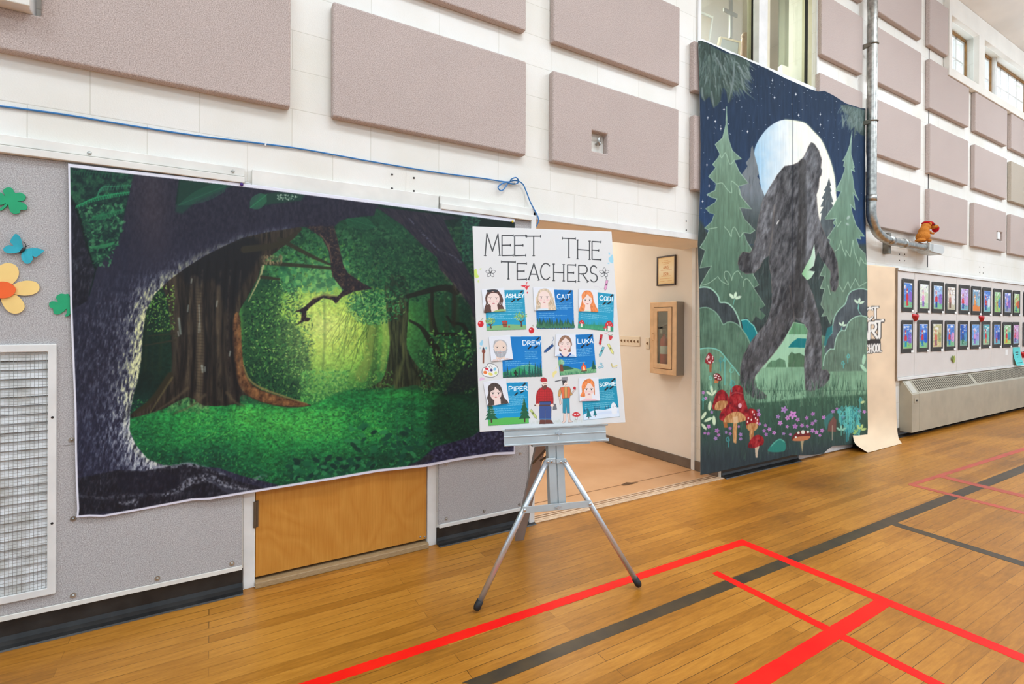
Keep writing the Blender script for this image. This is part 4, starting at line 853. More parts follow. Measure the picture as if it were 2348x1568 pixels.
# ---------------------------------------------------------------- the forest backdrop
def paint_forest():
    c = Cv(150, 370, 1190, 1195, 1.0, (33, 34, 48)); X, Y = c.X, c.Y
    z = lambda pts: qz(pts, 150, 360, 1.8664)
    # glow of the clearing
    d = np.hypot((X-742)/330, (Y-745)/265)+0.16*(fbm(X, Y, 60, 3, 2)-0.5)
    c.a[:] = ramp(d, [(0, (204, 222, 112)), (0.2, (176, 208, 84)), (0.38, (118, 172, 70)), (0.6, (58, 122, 60)), (0.9, (28, 80, 52)), (1.3, (16, 50, 42)), (2, (12, 38, 36))])
    lf = fbm(X, Y, 5, 3, 5); c.a *= (0.72+0.56*lf)[..., None]*np.ones(3, np.float32)
    G = [(22, 66, 46), (34, 92, 58), (52, 118, 72), (18, 52, 42)]
    # distant trees, right of the clearing
    for x, w_, a_ in ((712, 2, 0.3), (742, 5, 0.5), (858, 14, 0.5), (846, 6, 0.35), (1000, 14, 0.5), (1022, 10, 0.6), (1046, 10, 0.6), (350, 5, .35), (334, 7, .5), (368, 9, .4)):
        c.stroke([(x, 640), (x+3, 760), (x-2, 850 if x < 800 else 890)], w_, (48, 74, 44), a_, 2.5)
    c.stroke([(860, 600), (858, 700), (842, 830), (828, 862)], [18, 22, 22, 30], (120, 140, 66), 0.6, 3)
    # hanging twigs in front of the glow
    R = random.Random(5)
    for k in range(26):
        x, y = R.uniform(800, 872), R.uniform(660, 720); p = [(x, y)]
        for _ in range(6): x += R.uniform(-16, 4); y += R.uniform(10, 30); p.append((x, y))
        c.stroke(p, 1.3, (52, 84, 40), 0.6, 0.7, 3)
    c.leaves(1500, (650, 560, 900, 900), [(140, 186, 80), (96, 156, 66), (182, 212, 100), (70, 130, 60)], (1.5, 4), 0.5, 0.55, seed=3)
    # canopy
    c.leaves(2600, (560, 520, 1090, 660), G+[(70, 130, 84)], (2, 7), 0.5, 0.8, seed=4)
    c.leaves(900, (600, 560, 1060, 700, lambda x, y, r: r.random() > (y-560)/160), [(60, 130, 80), (92, 160, 96), (40, 104, 66)], (2, 5), 0.55, 0.8, seed=6)
    c.leaves(420, (640, 600, 800, 700, lambda x, y, r: y < 672-0.10*abs(x-690)), [(38, 110, 70), (60, 138, 82), (28, 86, 60), (98, 170, 92)], (4, 8), 0.6, 0.9, seed=8)
    c.leaves(900, (900, 520, 1060, 680), [(24, 72, 48), (40, 100, 62), (78, 136, 80)], (2, 5), 0.5, 0.7, seed=9)
    # palm fronds at the top right
    def frond(a, b, col, n=26, l=22, w_=1.6, al=0.8):
        a = np.array(a, float); b = np.array(b, float); t = (b-a)/np.linalg.norm(b-a); nrm = np.array([-t[1], t[0]]); c.stroke([a, b], 1.6, col, al)
        for k in range(n):
            f = (k+1)/n; p = a+(b-a)*f; L_ = l*math.sin(math.pi*min(1, 0.25+0.75*f))
            for sg in (-1, 1): c.stroke([p, p+(t*0.7+nrm*sg)*L_*0.7], w_, col, al*0.8, 0.5)
    frond((860, 478), (960, 575), (36, 104, 66), 40, 30); frond((790, 500), (860, 520), (44, 128, 82), 24, 22); frond((800, 505), (920, 600), (30, 84, 56), 34, 30); frond((1050, 560), (1065, 500), (36, 100, 62), 20, 24)
    # bush left of the glow
    blob = lambda x, y, r: ((x-632)/86)**2+((y-800)/150)**2 < r.uniform(0.55, 1.25)
    c.poly([(560, 640), (600, 625), (650, 660), (640, 720), (690, 760), (712, 840), (700, 900), (640, 925), (570, 890), (556, 780)], (20, 58, 40), 0.7, 9, 4)
    c.leaves(3600, (548, 620, 722, 930, blob), [(20, 60, 42), (30, 82, 50), (16, 50, 38), (48, 112, 58), (16, 46, 36), (14, 40, 34), (120, 180, 84)], (1.6, 4.2), 0.45, 0.85, seed=12)
    c.leaves(520, (575, 640, 715, 860, lambda x, y, r: blob(x, y, r) and x-560 > r.uniform(0, 190)), [(128, 186, 88), (176, 214, 112), (96, 160, 72)], (1.4, 3.4), 0.5, 0.85, seed=121)
    c.leaves(700, (690, 850, 800, 930), [(60, 140, 66), (96, 176, 80), (30, 94, 56), (140, 200, 96)], (2, 4.5), 0.5, 0.8, seed=13)
    # crown of the right hand tree
    crown = lambda x, y, r: ((x-862)/66)**2+((y-705)/40)**2 < r.uniform(0.5, 1.1)
    c.leaves(1500, (790, 655, 935, 752, crown), [(30, 96, 58), (50, 128, 72), (88, 160, 88), (150, 196, 104), (22, 70, 48)], (2, 4.5), 0.45, 0.9, seed=14)
    # middle right tree
    bark = lambda base, lt, vx=3.2, vy=26, sd=3: (lambda X, Y: ramp(fbm(X*vy/vx, Y, vy, 4, sd), [(0.25, base), (0.5, [0.5*(p+q) for p, q in zip(base, lt)]), (0.8, lt)]))
    zz = lambda pts: qz(pts, 780, 740, 4.127)
    c.poly(zz([(430, -420), (640, -420), (650, -200), (640, 0), (630, 240), (690, 350), (760, 440), (880, 520), (900, 560), (860, 612), (780, 615), (720, 590), (640, 600), (560, 620), (490, 660), (520, 590), (440, 610), (330, 640), (230, 640), (330, 590), (400, 530), (440, 420), (470, 200), (450, 0)]), bark((26, 34, 25), (80, 86, 54)), 0.97, 1.2, 3)
    c.poly(zz([(380, -60), (440, -60), (470, 150), (440, 330), (420, 440), (380, 460), (390, 300), (400, 100)]), (176, 196, 92), 0.45, 4, 3)
    for p in ([(480, 180), (500, 420), (470, 600)], [(560, 0), (560, 260), (620, 420), (640, 590)], [(640, 260), (690, 420), (800, 560)]): c.stroke(zz(p), [3, 5, 8], (24, 30, 24), 0.7, 2, 4)
    c.stroke(zz([(590, 200), (600, 330), (560, 480), (520, 620)]), [4, 6, 8], (112, 122, 70), 0.5, 2.5, 4)
    c.poly([(820, 560), (1000, 560), (1010, 650), (930, 690), (880, 660), (830, 640)], (20, 56, 42), 0.55, 14, 3)
    c.leaves(1100, (800, 560, 1010, 690), [(22, 68, 46), (34, 92, 56), (16, 52, 40), (70, 128, 74), (44, 106, 62)], (2, 5), 0.5, 0.8, seed=114); c.leaves(600, (800, 665, 930, 750, crown), [(30, 96, 58), (62, 138, 78), (110, 170, 92), (20, 66, 46)], (2, 4.5), 0.45, 0.9, seed=115)
    # dark twisted trunks at the right
    for p, w_ in (([(660, -20), (760, 40), (840, 150), (920, 280), (960, 420)], [6, 8, 14, 20, 16]), ([(870, -300), (870, -100), (900, 60), (930, 130)], [8, 8, 9, 10]), ([(1230, 130), (1160, 20), (1060, 0), (1010, -60)], [9, 8, 6, 5]), ([(900, 110), (1100, 110)], [9, 7]), ([(640, -250), (960, -330), (1100, -300)], [10, 14, 18])): c.stroke(zz(p), w_, (30, 32, 26), 0.9, 1.2, 5)
    c.stroke([(985, 690), (990, 760)], 9, (52, 44, 30), 0.7, 2); c.stroke([(1042, 655), (1040, 745)], 10, (46, 44, 32), 0.8, 2)
    # lawn
    lawn = [(285, 1000), (300, 955), (420, 930), (560, 925), (700, 930), (790, 895), (860, 890), (980, 893), (1060, 880), (1181, 870), (1181, 1040), (1000, 1090), (640, 1130), (460, 1125), (330, 1070), (300, 1030)]
    def lawnc(X, Y):
        b = np.exp(-((X-640)/330)**2-((Y-965)/72)**2); b2 = np.exp(-((X-930)/120)**2-((Y-905)/20)**2); n = fbm(X, Y*1.6, 6, 4, 21); n2 = fbm(X, Y, 50, 2, 22)
        t = 0.18+0.62*b+0.3*b2+0.35*(n2-0.5); return ramp(t, [(0, (12, 44, 36)), (0.3, (18, 82, 50)), (0.6, (34, 128, 60)), (0.95, (74, 174, 70))])*(0.5+1.0*n)[..., None]
    c.poly(lawn, lawnc, 1, 5, 3)
    c.leaves(5200, (290, 915, 1140, 1120), [(24, 104, 56), (40, 142, 70), (14, 62, 44), (70, 176, 80), (20, 84, 54)], (1.5, 3.6), 0.5, 0.55, seed=15)
    c.leaves(700, (420, 940, 900, 1010), [(96, 190, 80), (64, 166, 74)], (1.5, 3.4), 0.5, 0.6, seed=16)
    c.leaves(300, (690, 850, 900, 900), [(120, 190, 80), (80, 160, 66)], (1.5, 3.4), 0.5, 0.5, seed=26)
    # dark right and broad leaves in front
    c.poly([(1010, 900), (1080, 850), (1190, 830), (1190, 1010), (1000, 1010), (985, 950)], (10, 34, 30), 0.55, 18, 3)
    c.leaves(900, (960, 800, 1090, 900), [(26, 76, 50), (50, 120, 66), (18, 50, 40), (110, 170, 84)], (2, 4), 0.45, 0.7, seed=17)
    for k in range(70):
        x, y = R.uniform(790, 1010), R.uniform(975, 1090)
        if y > 1110-0.26*(x-760)+16: continue
        q = R.uniform(5, 11); c.ell(x, y, q, q*0.5, R.choice([(16, 70, 52), (24, 98, 62), (12, 50, 42), (40, 124, 74)]), R.uniform(-0.9, 0.9), 0.9, 0.8)
    for k in range(80):
        x = R.uniform(660, 860); y = R.uniform(1050, 1100); q = R.uniform(5, 10); c.ell(x, y, q, q*0.55, R.choice([(14, 66, 50), (22, 92, 58), (10, 46, 40), (44, 124, 76)]), R.uniform(-1, 1), 0.9, 0.8)
    c.leaves(220, (385, 905, 480, 945), [(70, 130, 72), (44, 100, 60), (100, 160, 90)], (3, 6), 0.55, 0.85, seed=18)
    up_ = np.clip((925-Y)/40, 0, 1); c.a *= (1-up_*(1-np.clip(1.16-0.42*d, 0.58, 1)))[..., None]
    c.ell(735, 748, 62, 96, (216, 228, 146), 0, 0.34, 60)
    # big banyan, left of the middle
    z3 = lambda pts: qz(pts, 450, 740, 3.734)
    tr = [(368, 640), (388, 610), (430, 590), (455, 560), (520, 540), (570, 535), (640, 520), (690, 522), (672, 548), (640, 572), (604, 602), (590, 640), (562, 690), (548, 720), (552, 780), (556, 830), (566, 866), (584, 886), (610, 898), (650, 912), (700, 924), (712, 930), (660, 934), (600, 922), (556, 905), (540, 926), (470, 930), (430, 910), (380, 935), (305, 958), (306, 944), (350, 915), (378, 880), (394, 850), (392, 780), (386, 700)]
    c.poly(tr, bark((22, 21, 20), (64, 55, 44), 3.6, 34, 7), 1, 1.4, 3)
    c.poly([(410, 600), (450, 566), (560, 540), (600, 560), (590, 600), (552, 660), (524, 720), (490, 640), (450, 660), (420, 640)], (20, 21, 25), 0.88, 9, 3)
    for p, w_, col, al in (([(446, 640), (456, 760), (462, 925)], 18, (112, 98, 76), 0.42), ([(440, 610), (448, 740), (440, 900)], 5, (20, 18, 18), 0.8), ([(476, 640), (482, 780), (478, 920)], 7, (22, 20, 20), 0.7), ([(500, 660), (504, 800), (530, 920)], 13, (84, 72, 56), 0.45), ([(528, 660), (522, 780), (530, 900)], 8, (24, 21, 22), 0.8), ([(400, 640), (404, 760), (396, 860)], 10, (74, 66, 52), 0.45), ([(416, 630), (420, 780), (412, 870)], 5, (22, 20, 20), 0.75), ([(430, 770), (420, 860), (370, 940)], 6, (30, 26, 22), 0.7)):
        c.stroke(p, w_, col, al, 3, 5)
    c.poly([(538, 720), (550, 725), (554, 780), (558, 832), (568, 868), (600, 896), (708, 928), (640, 930), (585, 915), (552, 890), (538, 850), (532, 780)], bark((62, 38, 24), (150, 104, 62), 8, 10, 9), 0.95, 1.5, 3)
    c.stroke([(558, 838), (572, 870), (600, 890), (650, 908), (705, 926)], [3, 4, 5, 4, 2], (186, 142, 84), 0.55, 1.5, 5)
    c.stroke([(548, 900), (536, 840), (530, 760)], 10, (24, 20, 22), 0.7, 4, 5)
    c.stroke([(604, 606), (596, 636), (570, 690)], [5, 4, 2], (196, 180, 130), 0.75, 1.2, 5)
    c.stroke([(456, 700), (459, 760)], 3, (160, 170, 160), 0.55, 1.2); c.stroke([(410, 730), (414, 765)], 5, (150, 168, 156), 0.6, 1.6); c.stroke([(463, 838), (465, 852)], 5, (160, 172, 160), 0.7, 1.4)
    for x, w_, a_, col in ((424, 5, .55, (18, 17, 18)), (446, 4, .7, (16, 15, 16)), (470, 6, .7, (17, 16, 18)), (490, 5, .6, (18, 17, 18)), (512, 6, .6, (17, 16, 18)), (534, 6, .7, (15, 14, 17))):
        c.stroke([(x+8, 600), (x+R.uniform(-4, 4), 700), (x+R.uniform(-3, 3), 800), (x+(x-480)*0.22, 925)], [w_, w_*0.8, w_, w_*1.8], col, a_, 2.4, 5)
    for x, w_, a_ in ((434, 5, .35), (458, 7, .45), (500, 6, .3), (522, 5, .35), (546, 4, .4)):
        c.stroke([(x+6, 620), (x, 720), (x, 800), (x+(x-480)*0.2, 915)], [w_*.6, w_, w_, w_*1.5], (112, 98, 76), a_, 2.2, 5, tex=lambda X, Y: np.clip((fbm(X*2, Y, 12, 3, 131)-0.25)*2.2, 0, 1))
    for x, y, l in ((432, 700, 14), (456, 742, 20), (470, 842, 9), (408, 760, 10), (498, 690, 12), (440, 640, 8), (528, 806, 9)):
        c.stroke([(x, y), (x+R.uniform(-2, 2), y+l)], R.uniform(2, 4), (164, 176, 164), 0.55, 1.2)
    for p in ([(470, 905), (440, 930), (400, 948)], [(430, 890), (396, 918), (352, 946)], [(520, 900), (540, 922), (560, 930)]): c.stroke(p, [7, 5, 3], (86, 74, 56), 0.6, 2, 4)
    for y in range(660, 905, 7): c.stroke([(444+R.uniform(-3, 3), y), (470, y+2)], 1.0, (30, 26, 22), 0.5, 0.6)
    c.stroke([(390, 860), (350, 915), (305, 950)], [14, 12, 6], (44, 40, 26), 0.9, 2, 5); c.stroke([(395, 866), (370, 905), (345, 945)], [5, 4, 3], (104, 96, 60), 0.6, 1.6, 5)
    for p, w_ in (([(640, 548), (720, 590), (756, 606)], [10, 8, 5]), ([(600, 602), (680, 608), (760, 615)], [10, 8, 7]), ([(600, 635), (640, 640)], [8, 5]), ([(340, 770), (400, 765)], [2, 4]), ([(330, 792), (402, 780)], [2, 5]), ([(560, 572), (640, 560), (690, 525)], [16, 14, 6])): c.stroke(p, w_, (44, 42, 30), 0.9, 1.4, 4)
    c.leaves(60, (600, 586, 650, 606), [(160, 140, 100), (90, 80, 60)], (2, 5), 0.5, 0.6, ang=(1.5, 0.3), seed=20)
    c.leaves(220, (335, 655, 400, 760), [(120, 180, 70), (70, 140, 60), (160, 204, 90)], (1.5, 3.5), 0.5, 0.7, seed=19)
    for k in range(24):
        x, y = R.uniform(335, 390), R.uniform(700, 790); p = [(x, y)]
        for _ in range(4): x += R.uniform(-12, 14); y += R.uniform(-14, 8); p.append((x, y))
        c.stroke(p, 1.4, (30, 52, 30), 0.7, 0.6, 3)
    # ---- foreground: arch of dark trunks
    NAV = (36, 36, 52)
    def barkd(X, Y):
        n = fbm((X+0.18*(Y-800))*1.0, Y*0.45, 4.0, 4, 31); m = fbm(X, Y, 70, 2, 33); t = (n-0.5)*1.35+0.22+0.3*(m-0.42)
        return ramp(t, [(0.0, (27, 27, 40)), (0.3, (38, 39, 54)), (0.6, (64, 66, 82)), (0.9, (118, 122, 134))])
    def up(X, Y):
        Dm = np.full(X.shape, 1e9)
        for (x1, y1), (x2, y2) in zip(op[:-1], op[1:]):
            dx, dy = x2-x1, y2-y1; t_ = np.clip(((X-x1)*dx+(Y-y1)*dy)/(dx*dx+dy*dy), 0, 1); Dm = np.minimum(Dm, np.hypot(X-x1-t_*dx, Y-y1-t_*dy))
        n = fbm((X+0.16*(Y-800))*1.1, Y*0.42, 4.2, 4, 31); W_ = np.clip((Y-470)/230, 0.12, 1)
        L_ = (0.95*np.exp(-(Dm/(8+26*W_))**1.4)+0.42*np.exp(-Dm/75))*W_
        v = 0.74*L_*(0.40+1.9*(n-0.42))+0.13+0.55*(n-0.45)*np.clip((Y-560)/200, 0.25, 1)
        warm = ramp(v, [(0, (27, 27, 42)), (0.22, (42, 43, 60)), (0.42, (76, 78, 94)), (0.62, (122, 126, 126)), (0.82, (180, 184, 142)), (1.0, (220, 222, 172))]); cool = ramp(v, [(0, (26, 27, 44)), (0.22, (42, 44, 64)), (0.42, (78, 82, 102)), (0.62, (126, 132, 146)), (0.82, (176, 182, 186)), (1.0, (208, 212, 210))])
        m_ = np.clip((Y-860)/120, 0, 1)[..., None]; lit = warm*(1-m_)+cool*m_
        k = np.clip((Y-480-0.12*(X-300))/160, 0, 1)[..., None]; k = np.maximum(k, np.exp(-Dm/14)[..., None]); return lit*k+(1-k)*(np.array((35, 34, 48))+26*(fbm(X*1.2, Y*0.6, 5, 3, 32)-0.5)[..., None]+np.exp(-((X-345-0.06*(Y-400))/38)**2)[..., None]*np.array((16, 12, 8)))
    # edge of the opening, from the top right round the left and along the bottom (traced)
    op = z([(960, 305), (860, 322), (760, 345), (680, 380), (600, 420), (520, 470), (440, 530), (380, 590), (345, 660), (330, 760), (325, 860), (310, 950), (290, 1020), (276, 1100), (275, 1170), (300, 1230), (350, 1290), (420, 1320)])
    left = [(150, 370), (292, 396)]+[(300, 396)]+[(410, 404)]
    trunk = [(302, 400), (411, 410), (402, 470), (470, 440), (540, 420), (640, 430), (760, 445), (870, 470), (862, 478), (858, 494), (800, 500), (780, 506), (766, 521), (735, 540), (702, 521), (690, 520)]+op[1:]+[(420, 1068), (500, 1072), (560, 1092), (640, 1112), (600, 1140), (160, 1195), (150, 1000), (170, 640), (205, 680), (222, 614), (262, 556), (280, 510), (292, 460)]
    c.poly(trunk, up, 1, 1.0, 0)
    c.poly([(150, 470), (168, 470), (180, 500), (196, 560), (210, 600), (218, 620), (200, 690), (150, 720)], lambda X, Y: barkd(X, Y)*0.72, 1, 1.2, 0)
    # leaf window at the top left with ferns
    c.poly([(158, 384), (306, 400), (290, 470), (270, 560), (222, 614), (206, 580), (186, 500), (176, 474), (158, 440)], lambda X, Y: ramp(fbm(X, Y, 9, 4, 41), [(0.3, (14, 36, 36)), (0.5, (22, 56, 46)), (0.75, (40, 92, 62))]), 0.96, 1.5, 0)
    c.leaves(420, (178, 470, 285, 610, lambda x, y, r: x < 300-(y-470)*0.35 and x > 178+(y-470)*0.26), [(24, 66, 48), (40, 104, 68), (20, 46, 44), (74, 140, 92)], (2, 6), 0.5, 0.8, seed=42)
    def fern(pts, col, l, al=0.9, n=44):
        P_ = bezier(pts, 10); m_ = len(P_); c.stroke(P_, 1.8, col, al)
        for k in range(n):
            f = k/(n-1); p = P_[min(m_-1, int(f*(m_-1)))]; L_ = l*(0.35+0.65*math.sin(math.pi*min(0.98, 0.08+f*0.8)))
            c.stroke([p, (p[0]-L_*0.25, p[1]+L_)], 1.8, col, al*0.85, 0.6); c.stroke([p, (p[0]+L_*0.3, p[1]-L_*0.5)], 1.4, col, al*0.6, 0.6)
    fern([(175, 473), (215, 455), (255, 446), (296, 441)], (38, 148, 92), 8); fern([(224, 450), (228, 436), (240, 428), (262, 427), (300, 425)], (46, 120, 86), 9, 0.8, 26)
    fern([(212, 498), (245, 490), (284, 480)], (34, 110, 70), 11, 0.8); fern([(160, 392), (220, 396), (300, 404)], (24, 76, 56), 9, 0.7); fern([(212, 566), (240, 562), (262, 556)], (44, 122, 76), 6, 0.8)
    # the lighter stretch of leaves over the arch
    c.poly([(411, 412), (540, 424), (500, 440), (450, 462), (418, 490), (402, 486)], (26, 62, 50), 0.75, 3.5); frond((520, 425), (410, 470), (34, 92, 66), 40, 22, 1.6, 0.7)
    c.poly([(572, 478), (600, 445), (640, 440), (700, 446), (690, 460), (620, 468)], (26, 62, 48), 0.85, 3); frond((612, 446), (574, 476), (44, 116, 78), 20, 22); c.leaves(60, (636, 446, 682, 458), [(150, 180, 150), (200, 220, 200)], (0.8, 2.2), 0.7, 0.7, seed=44)
    # bright bark along the opening
    wts = [2, 4, 7, 9, 12, 16, 22, 30, 34, 36, 36, 34, 32, 30, 30, 26, 18, 10]
    ins = [(x-(0 if k < 2 else wts[k]*0.30), y-(wts[k]*0.34 if k < 8 else 0)) for k, (x, y) in enumerate(op)]
    for k, (x_, al) in enumerate(((0.5, 0.0), (0.35, 0.3))):
        c.stroke(ins, [w_*x_ for w_ in wts], (176, 180, 128) if k else (120, 124, 116), al, 7, 4, tex=lambda X, Y: np.clip((fbm(X+0.12*Y, Y*0.36, 4.2, 3, 51)-0.36)*3.4, 0, 1)*np.where(Y < 560, np.clip((Y-430)/200, 0.15, 1), 1.0))
    c.stroke(op[7:14], 2.2, (206, 208, 150), 0.35, 1.5, 4, tex=lambda X, Y: np.clip((fbm(X, Y, 7, 3, 52)-0.4)*4, 0, 1))
    # roots along the bottom left
    zb = lambda pts: qz(pts, 150, 760, 3.563)
    c.poly(zb([(430, 1130), (640, 1140), (840, 1100), (1010, 1075), (1240, 1140), (1400, 1220), (1560, 1260), (1700, 1290), (1760, 1330), (1300, 1400), (700, 1440), (100, 1510), (90, 1200)]), lambda X, Y: barkd(X, Y)*0.72, 1, 2, 0)
    for p, w_, al in (([(540, 1030), (640, 1090), (840, 1108), (1000, 1085), (1120, 1110), (1240, 1150), (1330, 1180)], [4, 8, 8, 10, 8, 6, 3], 0.45), ([(800, 1340), (900, 1300), (1060, 1210), (1180, 1200), (1300, 1250), (1440, 1280), (1520, 1300)], [6, 12, 20, 18, 14, 10, 6], 0.5), ([(100, 1340), (300, 1360), (500, 1340), (800, 1330)], [4, 6, 6, 4], 0.25), ([(440, 1400), (520, 1400), (590, 1370), (570, 1420)], [5, 9, 7, 4], 0.5), ([(1500, 1230), (1600, 1190), (1640, 1180)], [8, 8, 4], 0.4)):
        c.stroke(zb(p), w_, (156, 160, 172), min(1, al*1.6), 3, 5, tex=lambda X, Y: np.clip((fbm(X, Y, 5, 3, 53)-0.34)*3, 0, 1))
    for p in ([(450, 1160), (800, 1150), (960, 1240), (760, 1320), (470, 1300)], [(1100, 1290), (1090, 1340), (1130, 1370)]): c.poly(zb(p), (22, 23, 38), 0.5, 7, 3)
    c.stroke(zb([(1170, 1200), (1340, 1310), (1560, 1330), (1800, 1330)]), [3, 10, 14, 5], (58, 60, 74), 0.8, 2, 5)
    # hanging branch, right of the arch
    br = [(700, 518), (738, 545), (753, 574), (758, 603), (762, 633), (784, 662), (788, 664), (775, 679), (758, 679), (741, 677), (717, 686), (695, 706), (675, 714), (692, 716), (690, 734), (680, 746), (695, 737), (707, 737), (713, 730), (702, 727), (702, 715), (712, 703), (741, 683), (763, 688), (770, 697), (784, 681), (800, 674), (812, 668), (855, 662), (830, 648), (797, 625), (787, 606), (776, 557), (766, 518)]
    c.poly(br, lambda X, Y: ramp(fbm(X, Y, 4, 3, 61), [(0.3, (30, 28, 36)), (0.6, (48, 40, 40)), (0.85, (92, 72, 58))]), 1, 0.9, 0)
    c.stroke(z([(1060, 606), (1110, 590), (1160, 596)]), 4, (122, 112, 74), 0.6, 1.4, 4); c.stroke(z([(1095, 335), (1125, 380), (1140, 450)]), [2, 3, 2], (140, 110, 84), 0.5, 1, 4)
    # big trunk coming down on the right
    rt = z([(1310, 210), (1640, 250), (1690, 262), (1620, 270), (1680, 400), (1760, 560), (1930, 560), (1930, 700), (1760, 740), (1735, 640), (1690, 580), (1640, 520), (1600, 480), (1590, 430), (1520, 370), (1440, 290), (1340, 222)])
    def brown(X, Y): return ramp((fbm(X*1.2-Y*0.8, Y*0.25+X*0.2, 5, 3, 63)-0.5)*1.2+0.3, [(0, (31, 29, 40)), (0.4, (41, 38, 49)), (0.7, (54, 49, 54)), (1, (86, 76, 72))])
    c.poly(rt, brown, 1, 1.2, 0)
    c.stroke(z([(1600, 470), (1640, 520), (1690, 580), (1735, 640), (1750, 720)]), [8, 10, 12, 12, 10], (110, 96, 76), 0.4, 3, 4, tex=lambda X, Y: np.clip((fbm(X-Y*0.5, Y*0.5, 4, 3, 64)-0.35)*3, 0, 1))
    c.stroke(z([(1470, 262), (1540, 340), (1600, 400), (1650, 420), (1690, 450)]), [2, 5, 3, 3, 6], (116, 118, 140), 0.45, 1.5, 5, tex=lambda X, Y: np.clip((fbm(X, Y, 4, 3, 65)-0.4)*4, 0, 1))
    c.poly([(1030, 880), (1095, 800), (1190, 700), (1190, 1010), (1100, 1000), (1096, 880), (1060, 900), (1015, 905)], (24, 30, 36), 0.72, 5)
    c.leaves(420, (1060, 490, 1100, 600), [(24, 64, 50), (36, 92, 64), (18, 46, 42)], (2, 5), 0.5, 0.8, seed=66)
    zr = lambda pts: qz(pts, 780, 740, 4.127)
    c.leaves(160, (985, 758, 1085, 840), [(120, 180, 80), (60, 140, 70), (30, 86, 54)], (2, 4.5), 0.5, 0.85, seed=67)
    # dark root bottom right
    c.poly(zr([(560, 1390), (760, 1300), (900, 1170), (1060, 1130), (1250, 1075), (1320, 1020), (1440, 940), (1700, 900), (1700, 1300), (1400, 1320)]), lambda X, Y: ramp((fbm(X, Y*0.8, 4, 4, 71)-0.5)*1.5+0.3, [(0, (24, 24, 46)), (0.4, (42, 43, 72)), (0.7, (70, 72, 100)), (1, (128, 130, 156))]), 1, 1.8, 0)
    c.poly(zr([(560, 1390), (760, 1300), (830, 1240), (900, 1270), (800, 1330), (620, 1400)]), (34, 38, 36), 0.6, 4)
    # creases of the folded cloth
    for p in ([(222, 640), (226, 900), (232, 1180)],): c.stroke(p, 1.0, (150, 154, 168), 0.5, 0.6, 0, tex=lambda X, Y: np.clip((fbm(X, Y, 6, 2, 81)-0.45)*5, 0, 1))
    # white margin of the print
    E_ = [(158, 376), (352, 397), (550, 419), (860, 456), (1180, 500)]
    c.stroke(FT, 15, (228, 228, 238), 1, 0.7); c.stroke(FL, 9.5, (228, 228, 238), 1, 0.7); c.stroke(FB, 13, (224, 223, 236), 1, 0.7)
    c.stroke([(1181, 1002), (1181, 1040)], 6, (224, 223, 236), 1, 0.7)
    return c
FT = [(156, 375), (250, 386), (400, 402.5), (560, 421), (700, 439), (860, 459.5), (1000, 478), (1092, 490), (1180, 502)]
FL = [(156, 375), (158, 480), (158.5, 560), (161, 700), (165, 800), (170, 920), (171, 945), (172, 1040), (174, 1110), (177, 1166), (175, 1187)]
FB = [(175, 1188.5), (205, 1186), (237, 1187), (330, 1170), (440, 1149), (480, 1147), (575, 1131), (660, 1117), (760, 1101), (870, 1082), (975, 1071), (1050, 1056), (1137, 1043.5), (1181, 1041.5)]
FR = [(1180, 502), (1181, 700), (1181, 1041.5)]
